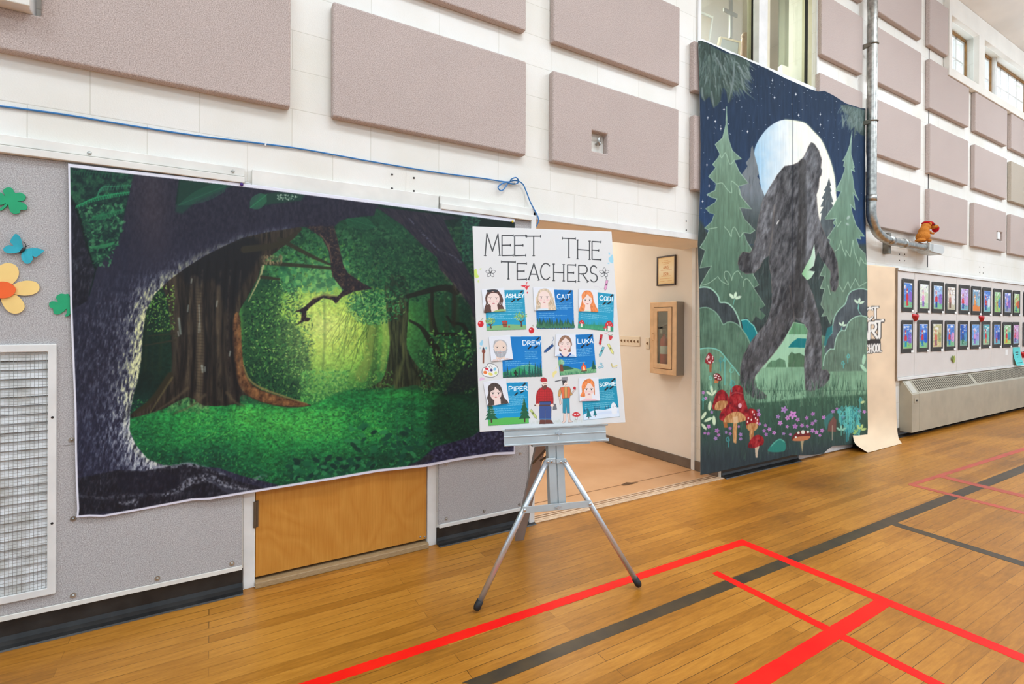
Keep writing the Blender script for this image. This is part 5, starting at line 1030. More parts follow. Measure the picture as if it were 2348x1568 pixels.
# ---------------------------------------------------------------- the painted cloth
CT = [(1601, 93), (1608, 93), (1625, 99), (1650, 110), (1675, 122.5), (1690, 126), (1720, 141), (1760, 158), (1800, 179), (1830, 192), (1855, 203), (1876, 210), (1890, 208), (1910, 218), (1940, 237), (1975, 248), (1985, 249)]
CL = [(1601, 93), (1604, 200), (1606.5, 330), (1606, 420), (1603, 500), (1600, 560), (1604, 700), (1606, 900), (1606, 1089)]
CB = [(1606, 1089), (1640, 1083), (1700, 1070), (1760, 1057), (1790, 1050), (1816, 1044), (1850, 1044), (1888, 1040), (1898, 1030), (1910, 1022), (1940, 1020), (1965, 1018), (1988, 1018)]
CR = [(1985, 249), (1984, 330), (1985, 400), (1984, 470), (1986, 560), (1989, 640), (1989, 720), (1988, 850), (1990, 980), (1988, 1018)]
def paint_cloth():
    c = Cv(1595, 85, 1998, 1095, 2.0, (38, 58, 88)); X, Y = c.X, c.Y; R = random.Random(3)
    A = lambda p: qz(p, 1590, 80, 4.61); B = lambda p: qz(p, 1790, 160, 4.61); C = lambda p: qz(p, 1590, 400, 4.61); D = lambda p: qz(p, 1790, 440, 4.61); E = lambda p: qz(p, 1590, 720, 4.126); F = lambda p: qz(p, 1790, 720, 4.61)
    def wash(base, amp=0.22, sx=2.2, sy=26, sd=0):       # brushed vertical washes
        return lambda X, Y: np.asarray(base, float)*(1+amp*(fbm(X*sy/sx, Y, sy, 4, sd)-0.5)*2+amp*0.7*(fbm(X, Y, 22, 3, sd+5)-0.5)*2)[..., None]
    c.a[:] = ramp((Y-100)/440, [(0, (32, 48, 68)), (0.6, (35, 54, 80)), (1, (38, 64, 100))])*(1+0.3*(fbm(X*9, Y, 30, 4, 90)-0.5))[..., None]
    c.poly([(1590, 490), (1606, 505), (1640, 560), (1990, 560), (1990, 1100), (1590, 1100)], wash((56, 68, 66), 0.25), 1, 6)
    # stars
    for k in range(190):
        x = R.uniform(1606, 1985); y = R.uniform(110, 500) if x < 1640 or x > 1920 else R.uniform(110, 330)
        q = R.uniform(0.5, 1.0); c.ell(x, y, q, q, (226, 232, 236), 0, R.uniform(0.5, 1), 0.4)
    for x, y in ((1660, 251), (1640, 278), (1653, 295), (1714, 302), (1621, 378), (1776, 224), (1831, 264), (1626, 426), (1611, 462), (1771, 184), (1825, 216), (1881, 262), (1623, 270), (1881, 286)):
        c.stroke([(x, y-3.5), (x, y+3.5)], 0.7, (236, 240, 242), 0.95, 0.4); c.stroke([(x-2.2, y), (x+2.2, y)], 0.7, (236, 240, 242), 0.95, 0.4); c.ell(x, y, 1.2, 1.2, (250, 250, 250))
    # moon
    moon = [(1729, 351), (1737, 325), (1755, 299), (1776, 282), (1800, 274), (1833, 278), (1849, 284), (1864, 299), (1883, 320), (1896, 347), (1907, 377), (1914, 407), (1917, 442), (1917, 466), (1900, 500), (1881, 512), (1860, 500), (1770, 470), (1754, 452), (1745, 430), (1740, 400), (1734, 380)]
    def mooncol(X, Y): return ramp((X-1730)/180+0.12*(fbm(X, Y, 24, 3, 91)-0.5)*2, [(0, (158, 196, 220)), (0.22, (196, 216, 226)), (0.42, (222, 230, 230)), (0.6, (238, 239, 224)), (1, (240, 240, 226))])
    c.poly(moon, mooncol, 1, 0.8, 3); c.stroke(moon[4:13], 3, (226, 228, 170), 0.35, 2.5, 3)
    # background trees in grey
    c.poly([(1725.6, 333), (1730, 355), (1737, 381), (1740, 399), (1736, 404), (1743, 414), (1741, 421), (1746, 432), (1753, 449), (1745, 480), (1740, 560), (1700, 560), (1690, 480), (1701, 399), (1714, 381), (1710, 373), (1720, 360), (1722, 340)], lambda X, Y: ramp((Y-340)/170, [(0, (112, 119, 122)), (0.6, (116, 124, 130)), (1, (66, 76, 76))])*(1+0.2*(fbm(X*6, Y, 22, 3, 92)-0.5))[..., None], 1, 0.7)
    c.poly([(1901, 407), (1904, 420), (1906, 425), (1903, 428), (1907, 438), (1904, 440), (1911, 463), (1906, 464), (1912, 474), (1912, 560), (1883, 560), (1881, 510), (1884, 488), (1880, 490), (1888, 474), (1881, 474), (1889, 456), (1884, 455), (1893, 438), (1889, 437), (1896, 424)], wash((82, 91, 94), 0.2, sd=2), 1, 0.6)
    # big left fir
    LT = [(1666, 245), (1667.5, 286), (1670, 316), (1679, 345), (1700, 364), (1683, 367), (1696, 395), (1716, 420), (1694, 427), (1700, 452), (1723, 479), (1696, 476), (1707, 502), (1731, 528), (1721, 535), (1705, 533), (1712, 552), (1723, 571), (1727, 630), (1740, 653), (1728, 660), (1752, 697), (1755, 701), (1741, 709), (1756, 723), (1746, 734), (1733, 725), (1724, 740), (1711, 727), (1701, 734), (1606, 760), (1606, 654), (1631, 610), (1605, 614), (1617, 574), (1605, 567), (1616, 550), (1626, 528), (1615.6, 523), (1632, 508), (1638, 491), (1627, 488), (1618, 478), (1640, 464), (1644, 456), (1630, 452), (1621, 446), (1640, 436), (1642, 421), (1633, 412), (1625, 405), (1641, 384), (1634, 377), (1646, 362), (1651, 353), (1640, 331), (1657, 316), (1664, 286)]
    c.poly(LT, lambda X, Y: ramp((Y-300)/420, [(0, (122, 150, 130)), (0.35, (104, 132, 110)), (0.7, (90, 120, 100)), (1, (80, 108, 90))])*(1+0.36*(fbm(X*9, Y, 34, 4, 93)-0.5))[..., None], 1, 0.6)
    LG = (168, 198, 172); c.stroke(LT+[LT[0]], 1.7, LG, 0.8, 0.6, 0, tex=lambda X, Y: np.clip(0.45+1.2*(fbm(X, Y, 14, 2, 94)-0.3), 0.2, 1)*(Y < 700))
    for p in (A([(280, 1260), (300, 1300), (340, 1245), (385, 1365), (432, 1325)]), C([(240, 100), (305, 90), (350, 150), (405, 195), (400, 70), (480, 130)]), C([(165, 575), (250, 560)]), C([(325, 550), (370, 600), (400, 660), (405, 600), (432, 555), (470, 620), (490, 660), (525, 615)]), C([(255, 1075), (300, 1130), (370, 1160), (330, 1090), (330, 1030), (370, 1030), (400, 1090), (405, 1120), (420, 1060), (470, 1020), (515, 1090)]), C([(525, 1190), (535, 1120), (575, 1105), (635, 1190)]), C([(75, 1175), (160, 1150), (245, 1090)]), C([(480, 130), (485, 200), (510, 240)])):
        c.stroke(p, 1.6, LG, 0.75, 0.6, 3)
    # right fir
    RT = [(1953.8, 300), (1951.5, 331), (1951.6, 355), (1959, 384), (1956, 382), (1959.6, 393), (1951.6, 389), (1957, 416), (1958, 431), (1962, 444), (1969.6, 460), (1956, 442), (1961, 482), (1950, 468), (1955, 492), (1963, 516), (1982, 542), (1971, 541), (1974, 548), (1963, 546), (1970, 568), (1984, 582), (1991, 640), (1991, 760), (1908, 760), (1910, 722), (1904, 744), (1896, 724), (1884, 725), (1891, 713), (1882, 698), (1891, 662), (1881, 661), (1891, 633), (1880, 632), (1891, 605), (1900, 570), (1904, 549), (1897, 546), (1916, 517), (1910, 511), (1917, 501), (1893, 503), (1892, 500), (1911, 472), (1929, 439), (1916, 437), (1929, 412), (1936, 392), (1938, 383), (1934, 381), (1937, 368), (1932, 369), (1942, 351), (1949, 331)]
    c.poly(RT, lambda X, Y: ramp((Y-320)/400, [(0, (124, 150, 136)), (0.4, (108, 138, 118)), (0.7, (96, 124, 104)), (1, (104, 128, 110))])*(1+0.3*(fbm(X*9, Y, 34, 4, 95)-0.5))[..., None], 1, 0.6)
    c.stroke(RT+[RT[0]], 1.6, LG, 0.8, 0.6, 0, tex=lambda X, Y: np.clip(0.5+1.2*(fbm(X, Y, 14, 2, 96)-0.3), 0.2, 1)*(Y < 742)*(X < 1987))
    for p in (D([(575, 625), (610, 600), (640, 515), (655, 600), (690, 680), (690, 610), (735, 690), (765, 510), (780, 640), (835, 780), (845, 690), (880, 750), (915, 765)]), D([(620, 985), (660, 1055), (712, 945), (738, 1020), (790, 915), (830, 1000), (915, 950)]), D([(500, 985), (525, 1085)]), D([(580, 300), (600, 370), (640, 310)])): c.stroke(p, 1.5, LG, 0.75, 0.6)
    c.ell(*D([(715, 270)])[0], 5, 3, (196, 206, 204), -0.9, 0.5, 0.8); c.ell(*D([(705, 340)])[0], 4, 2.6, (196, 206, 204), 0.6, 0.5, 0.8)
    # feathery branches in the top corners
    def tufts(n, f, cols, w_, l):
        for k in range(n):
            x, y, a = f(R); L_ = R.uniform(*l); c.stroke([(x, y), (x+math.cos(a)*L_*0.5+R.uniform(-2, 2), y+math.sin(a)*L_*0.5), (x+math.cos(a)*L_, y+math.sin(a)*L_)], [w_*1.2, w_, 0.4], R.choice(cols), R.uniform(0.25, 0.7), 1.1, 4)
    c.poly(A([(50, 60), (130, 80), (330, 190), (470, 220), (600, 290), (590, 340), (600, 470), (540, 470), (560, 600), (480, 560), (490, 630), (430, 570), (400, 680), (365, 720), (350, 600), (300, 560), (290, 690), (210, 770), (170, 650), (110, 700), (60, 560)]), wash((62, 78, 70), 0.3, sd=4), 0.95, 2.2, 2)
    def ftl(R):
        u, v = R.random(), R.random(); x = 1602+u*112; y = 100+u*38+v*84; return x, y, math.radians(90-28*(u-0.25)*2+R.uniform(-14, 14))
    tufts(330, ftl, [(104, 122, 114), (78, 94, 86), (136, 150, 148), (54, 70, 62), (92, 110, 108)], 2.2, (10, 30))
    for p in (A([(430, 280), (420, 480), (370, 710)]), A([(480, 330), (540, 440), (600, 500)]), A([(190, 600), (205, 700), (220, 770)]), A([(90, 560), (95, 640), (120, 700)]), A([(500, 420), (520, 520), (548, 600)]), A([(250, 250), (290, 330), (310, 420)])): c.stroke(p, [3, 5, 1], (158, 170, 172), 0.5, 1.6, 4)
    c.poly(B([(630, 370), (700, 370), (840, 410), (900, 430), (890, 700), (850, 690), (800, 640), (770, 750), (780, 600), (740, 640), (740, 560), (700, 540), (720, 480), (660, 440)]), wash((82, 98, 92), 0.3, sd=6), 0.92, 1.6)
    def ftr(R): u = R.random(); return 1930+u*52, 243+u*8+R.random()*40, math.radians(100+R.uniform(-25, 25))
    tufts(120, ftr, [(110, 128, 122), (84, 100, 94), (134, 148, 146)], 1.8, (8, 24))
    # fields between and beside the legs
    c.poly([(1700, 850), (1757, 800), (1800, 750), (1820, 738), (1846, 744), (1856, 760), (1990, 800), (1990, 1000), (1690, 1000)], wash((92, 124, 102), 0.2, sd=7), 1, 1.5)
    c.poly([(1730, 860), (1757, 815), (1775, 800), (1800, 772), (1820, 738), (1846, 744), (1853, 759), (1850, 790), (1846, 850), (1846, 915), (1740, 915)], (158, 202, 168), 1, 1)
    c.poly(F([(140, 90), (250, 112), (290, 180), (280, 215), (80, 215)]), wash((102, 152, 112), 0.12), 1, 0.8)
    c.poly(F([(80, 352), (120, 298), (180, 255), (275, 260), (255, 355)]), (24, 120, 124), 1, 0.8)
    c.poly(F([(78, 562), (82, 440), (115, 400), (150, 420), (200, 410), (262, 450), (250, 562)]), wash((84, 118, 88), 0.15), 1, 0.8); c.poly(E([(680, 520), (700, 475), (740, 440), (780, 440), (815, 415), (867, 440), (880, 520)]), wash((92, 130, 100), 0.15), 1, 0.8)
    c.poly([(1735, 846), (1760, 842), (1846, 842), (1848, 925), (1740, 925)], wash((130, 172, 140), 0.14, sd=8), 1, 1)
    # bushes, left
    dk = wash((60, 68, 70), 0.25, sd=9)
    b1 = [(1600, 660), (1615, 658), (1629, 661), (1641, 671), (1648, 682), (1651, 693), (1660, 693), (1670, 696), (1682, 707), (1690, 722), (1696, 738), (1700, 760)]
    c.poly(b1+[(1700, 800), (1600, 800)], dk, 1, 0.7); c.stroke(b1, 3.2, (162, 206, 182), 0.9, 0.7, 2)
    tb = [(1700, 734.5), (1711, 732), (1717, 736), (1721, 741), (1729, 748), (1736.6, 766)]
    c.poly(tb+[(1722, 786), (1705, 760)], (28, 124, 130), 1, 0.7); c.stroke(tb, 2.4, (132, 206, 192), 0.9, 0.6, 2)
    b2 = [(1600, 708), (1612, 705), (1625, 706), (1640, 715), (1650, 728), (1658, 744), (1667, 739), (1677, 738), (1688, 742), (1697, 750), (1711, 768), (1721, 790)]
    c.poly(b2+[(1722, 905), (1600, 905)], wash((86, 116, 96), 0.24, sd=10), 1, 0.7); c.stroke(b2, 2.4, (128, 168, 144), 0.9, 0.8, 2)
    b3 = [(1600, 801), (1616, 798), (1631, 798), (1650, 804), (1667, 824), (1687, 848), (1695, 860)]
    c.poly(b3+[(1700, 930), (1600, 930)], wash((104, 140, 114), 0.2, sd=11), 1, 0.7); c.stroke(b3, 2.4, (126, 200, 186), 0.9, 0.7, 2)
    # bushes, right
    r1 = [(1992, 666), (1980, 662), (1968, 662), (1953, 667), (1945, 676), (1941, 688), (1937, 698), (1927, 707), (1918, 718), (1912, 732), (1909, 748), (1908, 763), (1898, 773), (1891, 795)]
    c.poly(r1+[(1893, 860), (1992, 860)], wash((80, 88, 92), 0.22, sd=12), 1, 0.7); c.stroke(r1, 2.6, (152, 194, 172), 0.9, 0.7, 2)
    c.poly(F([(490, 150), (545, 120), (548, 195), (500, 260), (480, 335), (455, 330)]), (46, 118, 122), 0.9, 1.4)
    r2 = [(1992, 729), (1982, 725), (1970, 724), (1955, 730), (1944, 742), (1938, 758), (1930, 757), (1921, 767), (1915, 784), (1913, 800), (1904, 800), (1896, 808), (1890, 820), (1888, 838)]
    c.poly(r2+[(1890, 862), (1992, 862)], wash((102, 126, 108), 0.2, sd=13), 1, 0.7); c.stroke(r2, 2.4, (166, 208, 184), 0.9, 0.7, 2)
    c.poly([(1890, 852), (1992, 850), (1992, 925), (1890, 925)], wash((122, 160, 130), 0.16, sd=14), 1, 1.5)
    for cx, cy, a in ((1649, 688, -0.4), (1654, 676, -1.9), (1661, 690, 0.75)): pass
    def sprig(x, y, s, ang, col=(206, 232, 204)):
        for da in (-0.95, 0.0, 0.95): c.ell(x+math.cos(ang+da)*s*0.8, y+math.sin(ang+da)*s*0.8, s*0.62, s*0.28, col, ang+da, 0.95)
        c.stroke([(x, y), (x-math.cos(ang)*s*1.1, y-math.sin(ang)*s*1.1)], 1.6, (110, 186, 168), 0.9)
    sprig(1684, 686, 12, -1.35); sprig(1969, 697, 10, -1.4); sprig(1931, 748, 8, -1.3); c.ell(1981, 824, 4, 12, (170, 212, 180), 0.15); c.ell(1980, 844, 4, 11, (170, 212, 180), -0.7)
    c.stroke([(1969, 700), (1969, 712), (1975, 722)], 1.6, (140, 200, 180), 0.9, 0.6, 4)
    # the creature
    FUR = lambda X, Y: ramp(fbm(X*2.2+Y*0.5, Y*0.8, 14, 5, 97)+0.10*np.sin((X-1830)/16.0), [(0.22, (46, 46, 48)), (0.45, (78, 78, 80)), (0.62, (98, 98, 101)), (0.85, (134, 136, 140))])
    body = [(1860, 326), (1867, 329), (1877, 344), (1884, 366), (1882, 383), (1885, 391), (1883, 401), (1879, 408), (1877, 431), (1872, 447), (1874, 475), (1877, 497), (1883, 518), (1898, 553), (1911, 574), (1920, 600), (1923, 635), (1921, 657), (1915, 669), (1907, 667), (1903, 648), (1905, 622), (1892, 605), (1883, 592), (1876, 575), (1870, 590), (1866, 609), (1854, 620), (1868, 623), (1859, 637), (1851, 642), (1853, 650), (1862, 670), (1870, 696), (1877, 722), (1883, 750), (1884, 785), (1884, 815), (1884, 848), (1896, 848), (1903, 858), (1902, 869), (1890, 884), (1877, 891), (1861, 897), (1847, 894), (1844, 841), (1845, 807), (1849, 780), (1853, 757), (1844, 742), (1825, 731), (1818, 739), (1812, 752), (1801, 772), (1791, 788), (1772, 813), (1757, 831), (1745, 844), (1731, 863), (1729, 875), (1738, 892), (1750, 900), (1757, 906), (1755, 913), (1740, 916), (1726, 911), (1706, 894), (1697, 875), (1698, 841), (1704, 817), (1718, 790), (1731, 771), (1745, 756), (1759, 737), (1766, 714), (1770, 688), (1770, 660), (1768, 630), (1763, 600), (1764, 584), (1750, 596), (1742, 613), (1729, 626), (1711, 628), (1696, 619), (1692, 604), (1694, 591), (1703, 577), (1720, 580), (1725, 571), (1733, 548), (1737, 513), (1742, 491), (1750, 456), (1766, 428), (1783, 400), (1790, 391), (1799, 381), (1818, 378), (1831, 372), (1843, 360), (1848, 349), (1853, 338)]
    c.poly(body, FUR, 1, 0.9)
    c.stroke(body+[body[0]], 1.8, (112, 102, 98), 0.7, 0.8, 0, tex=lambda X, Y: np.clip((fbm(X, Y, 8, 3, 98)-0.3)*3, 0, 1))
    for p, w_, col, al in (([(1776, 470), (1770, 541), (1763, 584)], 2.2, (150, 138, 128), 0.7), ([(1799, 420), (1784, 470), (1770, 530), (1762, 580)], 9, (66, 64, 64), 0.45), ([(1840, 372), (1840, 500), (1836, 620), (1832, 720)], [16, 20, 24, 20], (44, 42, 40), 0.55), ([(1850, 420), (1856, 520), (1848, 600)], 8, (120, 124, 130), 0.4), ([(1846, 650), (1862, 720), (1868, 790)], 14, (56, 54, 52), 0.4), ([(1860, 340), (1868, 362), (1864, 380)], 7, (112, 116, 122), 0.5), ([(1820, 640), (1812, 700), (1770, 770), (1720, 840)], [22, 30, 30, 24], (64, 62, 62), 0.45), ([(1800, 400), (1812, 440)], 14, (124, 124, 124), 0.3), ([(1706, 592), (1712, 612)], 12, (58, 54, 54), 0.5), ([(1876, 545), (1900, 600), (1914, 640)], 9, (92, 90, 90), 0.5), ([(1811, 655), (1816, 690), (1822, 740)], 2, (120, 106, 96), 0.5)): c.stroke(p, w_, col, al, 4 if not hasattr(w_, '__len__') and w_ > 5 else 1.5, 5)
    for k in range(520):                                    # combed fur strokes
        x = R.uniform(1692, 1922); y = R.uniform(330, 900); i_, j_ = int((x-c.x0)*2), int((y-c.y0)*2); q = c.a[j_, i_]
        if abs(q[0]-q[2]) > 16 or q.sum() > 400 or q.sum() < 130: continue
        L_ = R.uniform(7, 20); c.stroke([(x, y), (x+R.uniform(-4, 2), y+L_)], 1.1, R.choice([(140, 138, 136), (60, 58, 58), (118, 114, 112)]), 0.35, 0.7)
    c.poly(D([(355, 548), (368, 690), (350, 780), (292, 830), (362, 842), (320, 910), (280, 934), (222, 868), (260, 790), (320, 680)]), lambda X, Y: ramp((X-1838)/30, [(0, (132, 186, 132)), (1, (198, 224, 204))]), 1, 0.6)
    c.stroke(C([(882, 520), (900, 490)]), 3, (206, 204, 198), 0.9)
    # grass and ground
    c.poly([(1595, 912), (1640, 922), (1700, 926), (1760, 922), (1850, 912), (1990, 904), (1998, 1100), (1595, 1100)], lambda X, Y: ramp((Y-905)/150, [(0, (66, 98, 78)), (0.5, (56, 84, 70)), (0.8, (56, 70, 70)), (1, (52, 62, 66))])*(1+0.3*(fbm(X*7, Y, 30, 4, 99)-0.5))[..., None], 1, 4)
    for k in range(420):
        x = R.uniform(1605, 1990); y = R.uniform(885, 935); c.stroke([(x, y), (x+R.uniform(-5, 5), y-R.uniform(10, 28))], [1.8, 0.5], R.choice([(56, 88, 70), (78, 112, 88), (112, 152, 122), (46, 74, 60)]), 0.7, 0.6)
    for k in range(260):
        x = R.uniform(1605, 1985); y = R.uniform(960, 1060); c.stroke([(x, y), (x+R.uniform(-7, 7), y-R.uniform(12, 36))], [1.6, 0.4], R.choice([(44, 60, 58), (78, 108, 88), (60, 84, 72)]), 0.5, 0.6)
    # mushrooms
    RED = lambda X, Y: ramp(fbm(X*2, Y, 10, 3, 101), [(0.25, (104, 24, 32)), (0.55, (160, 32, 38)), (0.8, (176, 70, 70))])
    TAN = lambda X, Y: ramp(fbm(X*5, Y, 12, 3, 102), [(0.3, (164, 108, 62)), (0.7, (212, 164, 112))])
    c.poly(E([(255, 890), (300, 900), (325, 1075), (292, 1075)]), (176, 104, 56), 0.95, 0.8)
    c.poly(E([(180, 895), (195, 810), (220, 745), (260, 715), (300, 730), (335, 790), (325, 860), (290, 905), (240, 910)]), RED, 1, 0.7, 3); c.poly(E([(200, 890), (215, 840), (260, 818), (310, 822), (328, 830), (318, 870), (270, 905), (220, 908)]), TAN, 1, 0.7, 2)
    c.poly(E([(378, 1010), (416, 1010), (412, 1120), (405, 1225), (380, 1215), (370, 1120)]), TAN, 1, 0.7)
    c.poly(E([(245, 985), (260, 930), (300, 890), (340, 800), (350, 720), (385, 680), (430, 675), (465, 700), (478, 790), (500, 850), (520, 930), (512, 990), (470, 1000), (330, 1020), (270, 1010)]), RED, 1, 0.7, 3)
    c.poly(E([(285, 1015), (310, 965), (370, 930), (430, 925), (480, 955), (502, 1000), (450, 1020), (380, 1030), (320, 1028)]), TAN, 1, 0.7, 2); c.stroke(E([(345, 770), (400, 740), (470, 755)]), 2, (196, 120, 116), 0.5, 1, 4); c.ell(*E([(440, 866)])[0], 4.2, 5.5, (226, 170, 180)); c.poly(E([(376, 975), (420, 965), (426, 1030), (376, 1035)]), (222, 190, 150), 0.8, 1)
    c.poly(E([(530, 1080), (575, 1080), (570, 1150), (560, 1210), (532, 1195)]), TAN, 1, 0.7); c.poly(E([(495, 1050), (500, 960), (520, 900), (560, 895), (600, 920), (622, 1000), (612, 1060), (560, 1040), (520, 1055)]), RED, 1, 0.7, 3); c.poly(E([(498, 1060), (530, 1035), (575, 1030), (612, 1050), (595, 1095), (550, 1110), (515, 1095)]), TAN, 1, 0.7, 2)
    for x, y in ((520, 985), (548, 1000), (575, 950), (588, 985), (602, 1030), (512, 1020), (560, 925), (605, 1000)): c.ell(*E([(x, y)])[0], 1.6, 2.6, (236, 214, 206))
    c.poly(E([(580, 1240), (625, 1245), (610, 1300), (605, 1360), (588, 1355)]), (206, 184, 158), 1, 0.7); c.poly(E([(515, 1255), (540, 1190), (580, 1150), (630, 1145), (665, 1180), (660, 1230), (620, 1250), (560, 1270)]), RED, 1, 0.7, 3)
    c.poly(E([(150, 465), (175, 470), (170, 555), (152, 550)]), (156, 92, 60), 1, 0.7); c.poly(E([(112, 460), (118, 410), (140, 370), (155, 365), (180, 390), (195, 425), (180, 465), (145, 475)]), (140, 36, 42), 1, 0.7, 2)
    for k in range(22): x, y = R.uniform(120, 188), R.uniform(385, 462); c.ell(*E([(x, y)])[0], 1.2, 1.5, (228, 206, 202))
    c.poly(E([(200, 620), (240, 625), (232, 655), (198, 655)]), (184, 118, 72), 1, 0.7); c.poly(E([(188, 580), (205, 563), (235, 562), (262, 590), (268, 625), (240, 632), (205, 618)]), (120, 28, 34), 1, 0.7, 2)
    for x, y in ((203, 575), (222, 580), (240, 590), (215, 598), (235, 612), (252, 615), (204, 600)): c.ell(*E([(x, y)])[0], 1.6, 1.6, (236, 222, 218))
    c.poly(F([(205, 1290), (255, 1290), (238, 1380), (230, 1470), (215, 1380)]), (190, 168, 128), 0.85, 1); c.poly(F([(118, 1330), (135, 1280), (190, 1240), (250, 1230), (305, 1255), (320, 1290), (290, 1325), (200, 1340)]), (112, 40, 40), 1, 0.7, 2); c.poly(F([(120, 1335), (170, 1300), (240, 1290), (312, 1290), (290, 1325), (200, 1342)]), (190, 120, 82), 1, 0.7, 2)
    for x, y, q in ((236, 1247, 4.5), (288, 1245, 3), (188, 1255, 3), (160, 1302, 2.4)): c.ell(*F([(x, y)])[0], q, q, (228, 226, 214))
    c.poly(F([(498, 1240), (505, 1160), (560, 1080), (590, 1120), (585, 1245)]), (128, 78, 72), 0.85, 1); c.stroke(F([(548, 1180), (546, 1330)]), 2.4, (170, 160, 140), 0.8)
    # flowers, leaves, curled ferns
    def flower(x, y, q, col):
        a0 = R.uniform(0, 6)
        for k in range(5): a = a0+k*1.2566; c.ell(x+math.cos(a)*q, y+math.sin(a)*q, q*0.9, q*0.55, col, a)
        c.ell(x, y, q*0.4, q*0.4, (150, 80, 160))
    for x, y, q in ((1613, 900, 3.5), (1618, 913, 3.5), (1625, 978, 4.5), (1624, 994, 3.5), (1616, 993, 3), (1644, 987, 5), (1648, 997, 3.5), (1641, 1005, 4), (1632, 945, 3.2), (1665, 991, 3), (1674, 982, 3.5), (1674, 994, 3.5), (1694, 978, 2.6), (1698, 996, 4), (1698, 1006, 3.5), (1740, 950, 4.5), (1739, 941, 3), (1742, 972, 3.5), (1755, 975, 3.5), (1752, 988, 3.8), (1764, 984, 4.4), (1757, 996, 3.6), (1775, 992, 4.2), (1784, 955, 4.5), (1789, 970, 5), (1798, 939, 7), (1818, 951, 8.5), (1806, 958, 5), (1829, 962, 4.5), (1823, 977, 5.5), (1839, 975, 4.2), (1850, 958, 4.2), (1864, 949, 4.4), (1870, 965, 3.5), (1863, 971, 4), (1851, 977, 3.6), (1863, 987, 4.6), (1872, 991, 4.2), (1885, 987, 4.4), (1880, 998, 3.4), (1889, 957, 4.4), (1805, 978, 3.5), (1797, 994, 3.4), (1812, 996, 3), (1910, 943, 4), (1933, 955, 3.6), (1971, 942, 3.6), (1982, 944, 4), (1919, 937, 3)):
        flower(x, y, q*0.62, R.choice([(196, 132, 198), (180, 120, 186), (206, 140, 204), (170, 132, 190)]))
    WL = (204, 222, 188)
    for x, y, a, l in ((150, 750, 0.6, 8), (172, 712, 1.4, 9), (195, 745, -0.9, 8), (155, 868, -1.45, 11), (140, 998, -0.45, 10), (195, 1008, 1.5, 11), (98, 960, -1.0, 10), (100, 1065, 0.9, 9)): c.ell(*E([(x, y)])[0], l, l*0.36, WL, a)
    TQ = [(76, 166, 168), (58, 140, 146), (96, 190, 186), (112, 200, 184)]
    def curl(x, y, q, s=1, h=20):
        p = [(x, y+h)]+[(x, y+h*0.5)]+[(x+s*q*(1-t/9)*math.sin(t*0.95), y+q-q*(1-t/10)*math.cos(t*0.95)) for t in range(8)]; c.stroke(p, 2.0, R.choice(TQ), 0.75, 0.7, 4)
    for x, y, q, s, h in ((1652, 820, 6, 1, 30), (1676, 842, 7, 1, 40), (1678, 872, 8, 1, 26), (1662, 822, 4, -1, 60), (1630, 862, 5, -1, 30), (1612, 912, 4, 1, 26), (1670, 1002, 6, -1, 22), (1944, 812, 5, 1, 20), (1934, 828, 5, -1, 16)): curl(x, y, q, s, h)
    c.poly(F([(455, 1130), (480, 1080), (530, 1040), (560, 1075), (510, 1130), (485, 1230), (470, 1200)]), (64, 128, 128), 0.7, 1.5)
    for k in range(60):
        x = R.uniform(1922, 1972); y = R.uniform(930, 985); curl(x, y, R.uniform(3, 7), R.choice((-1, 1)), R.uniform(14, 40))
    curl(1972, 912, 5, 1, 46); sprig(1929, 988, 9, -1.57, (150, 204, 178)); sprig(1973, 986, 10, -1.2, (188, 210, 130)); sprig(1965, 992, 7, -2.4, (150, 190, 110)); c.ell(1978, 922, 5, 3, (190, 210, 150), -0.4)
    c.poly(E([(710, 1300), (730, 1245), (780, 1195), (820, 1180), (860, 1200), (875, 1250), (850, 1300)]), (50, 132, 118), 0.95, 1.2, 3); c.stroke(E([(735, 1250), (785, 1200), (825, 1185), (862, 1210)]), 2, (120, 196, 170), 0.8, 1, 3)
    # creases and the frayed lower hem
    c.stroke([(1818, 190), (1817, 500), (1816, 720)], 1.1, (24, 30, 40), 0.75, 0.6)
    c.a *= (1+0.10*(fbm(X*14, Y*0.8, 40, 4, 103)-0.5))[..., None]
    return c
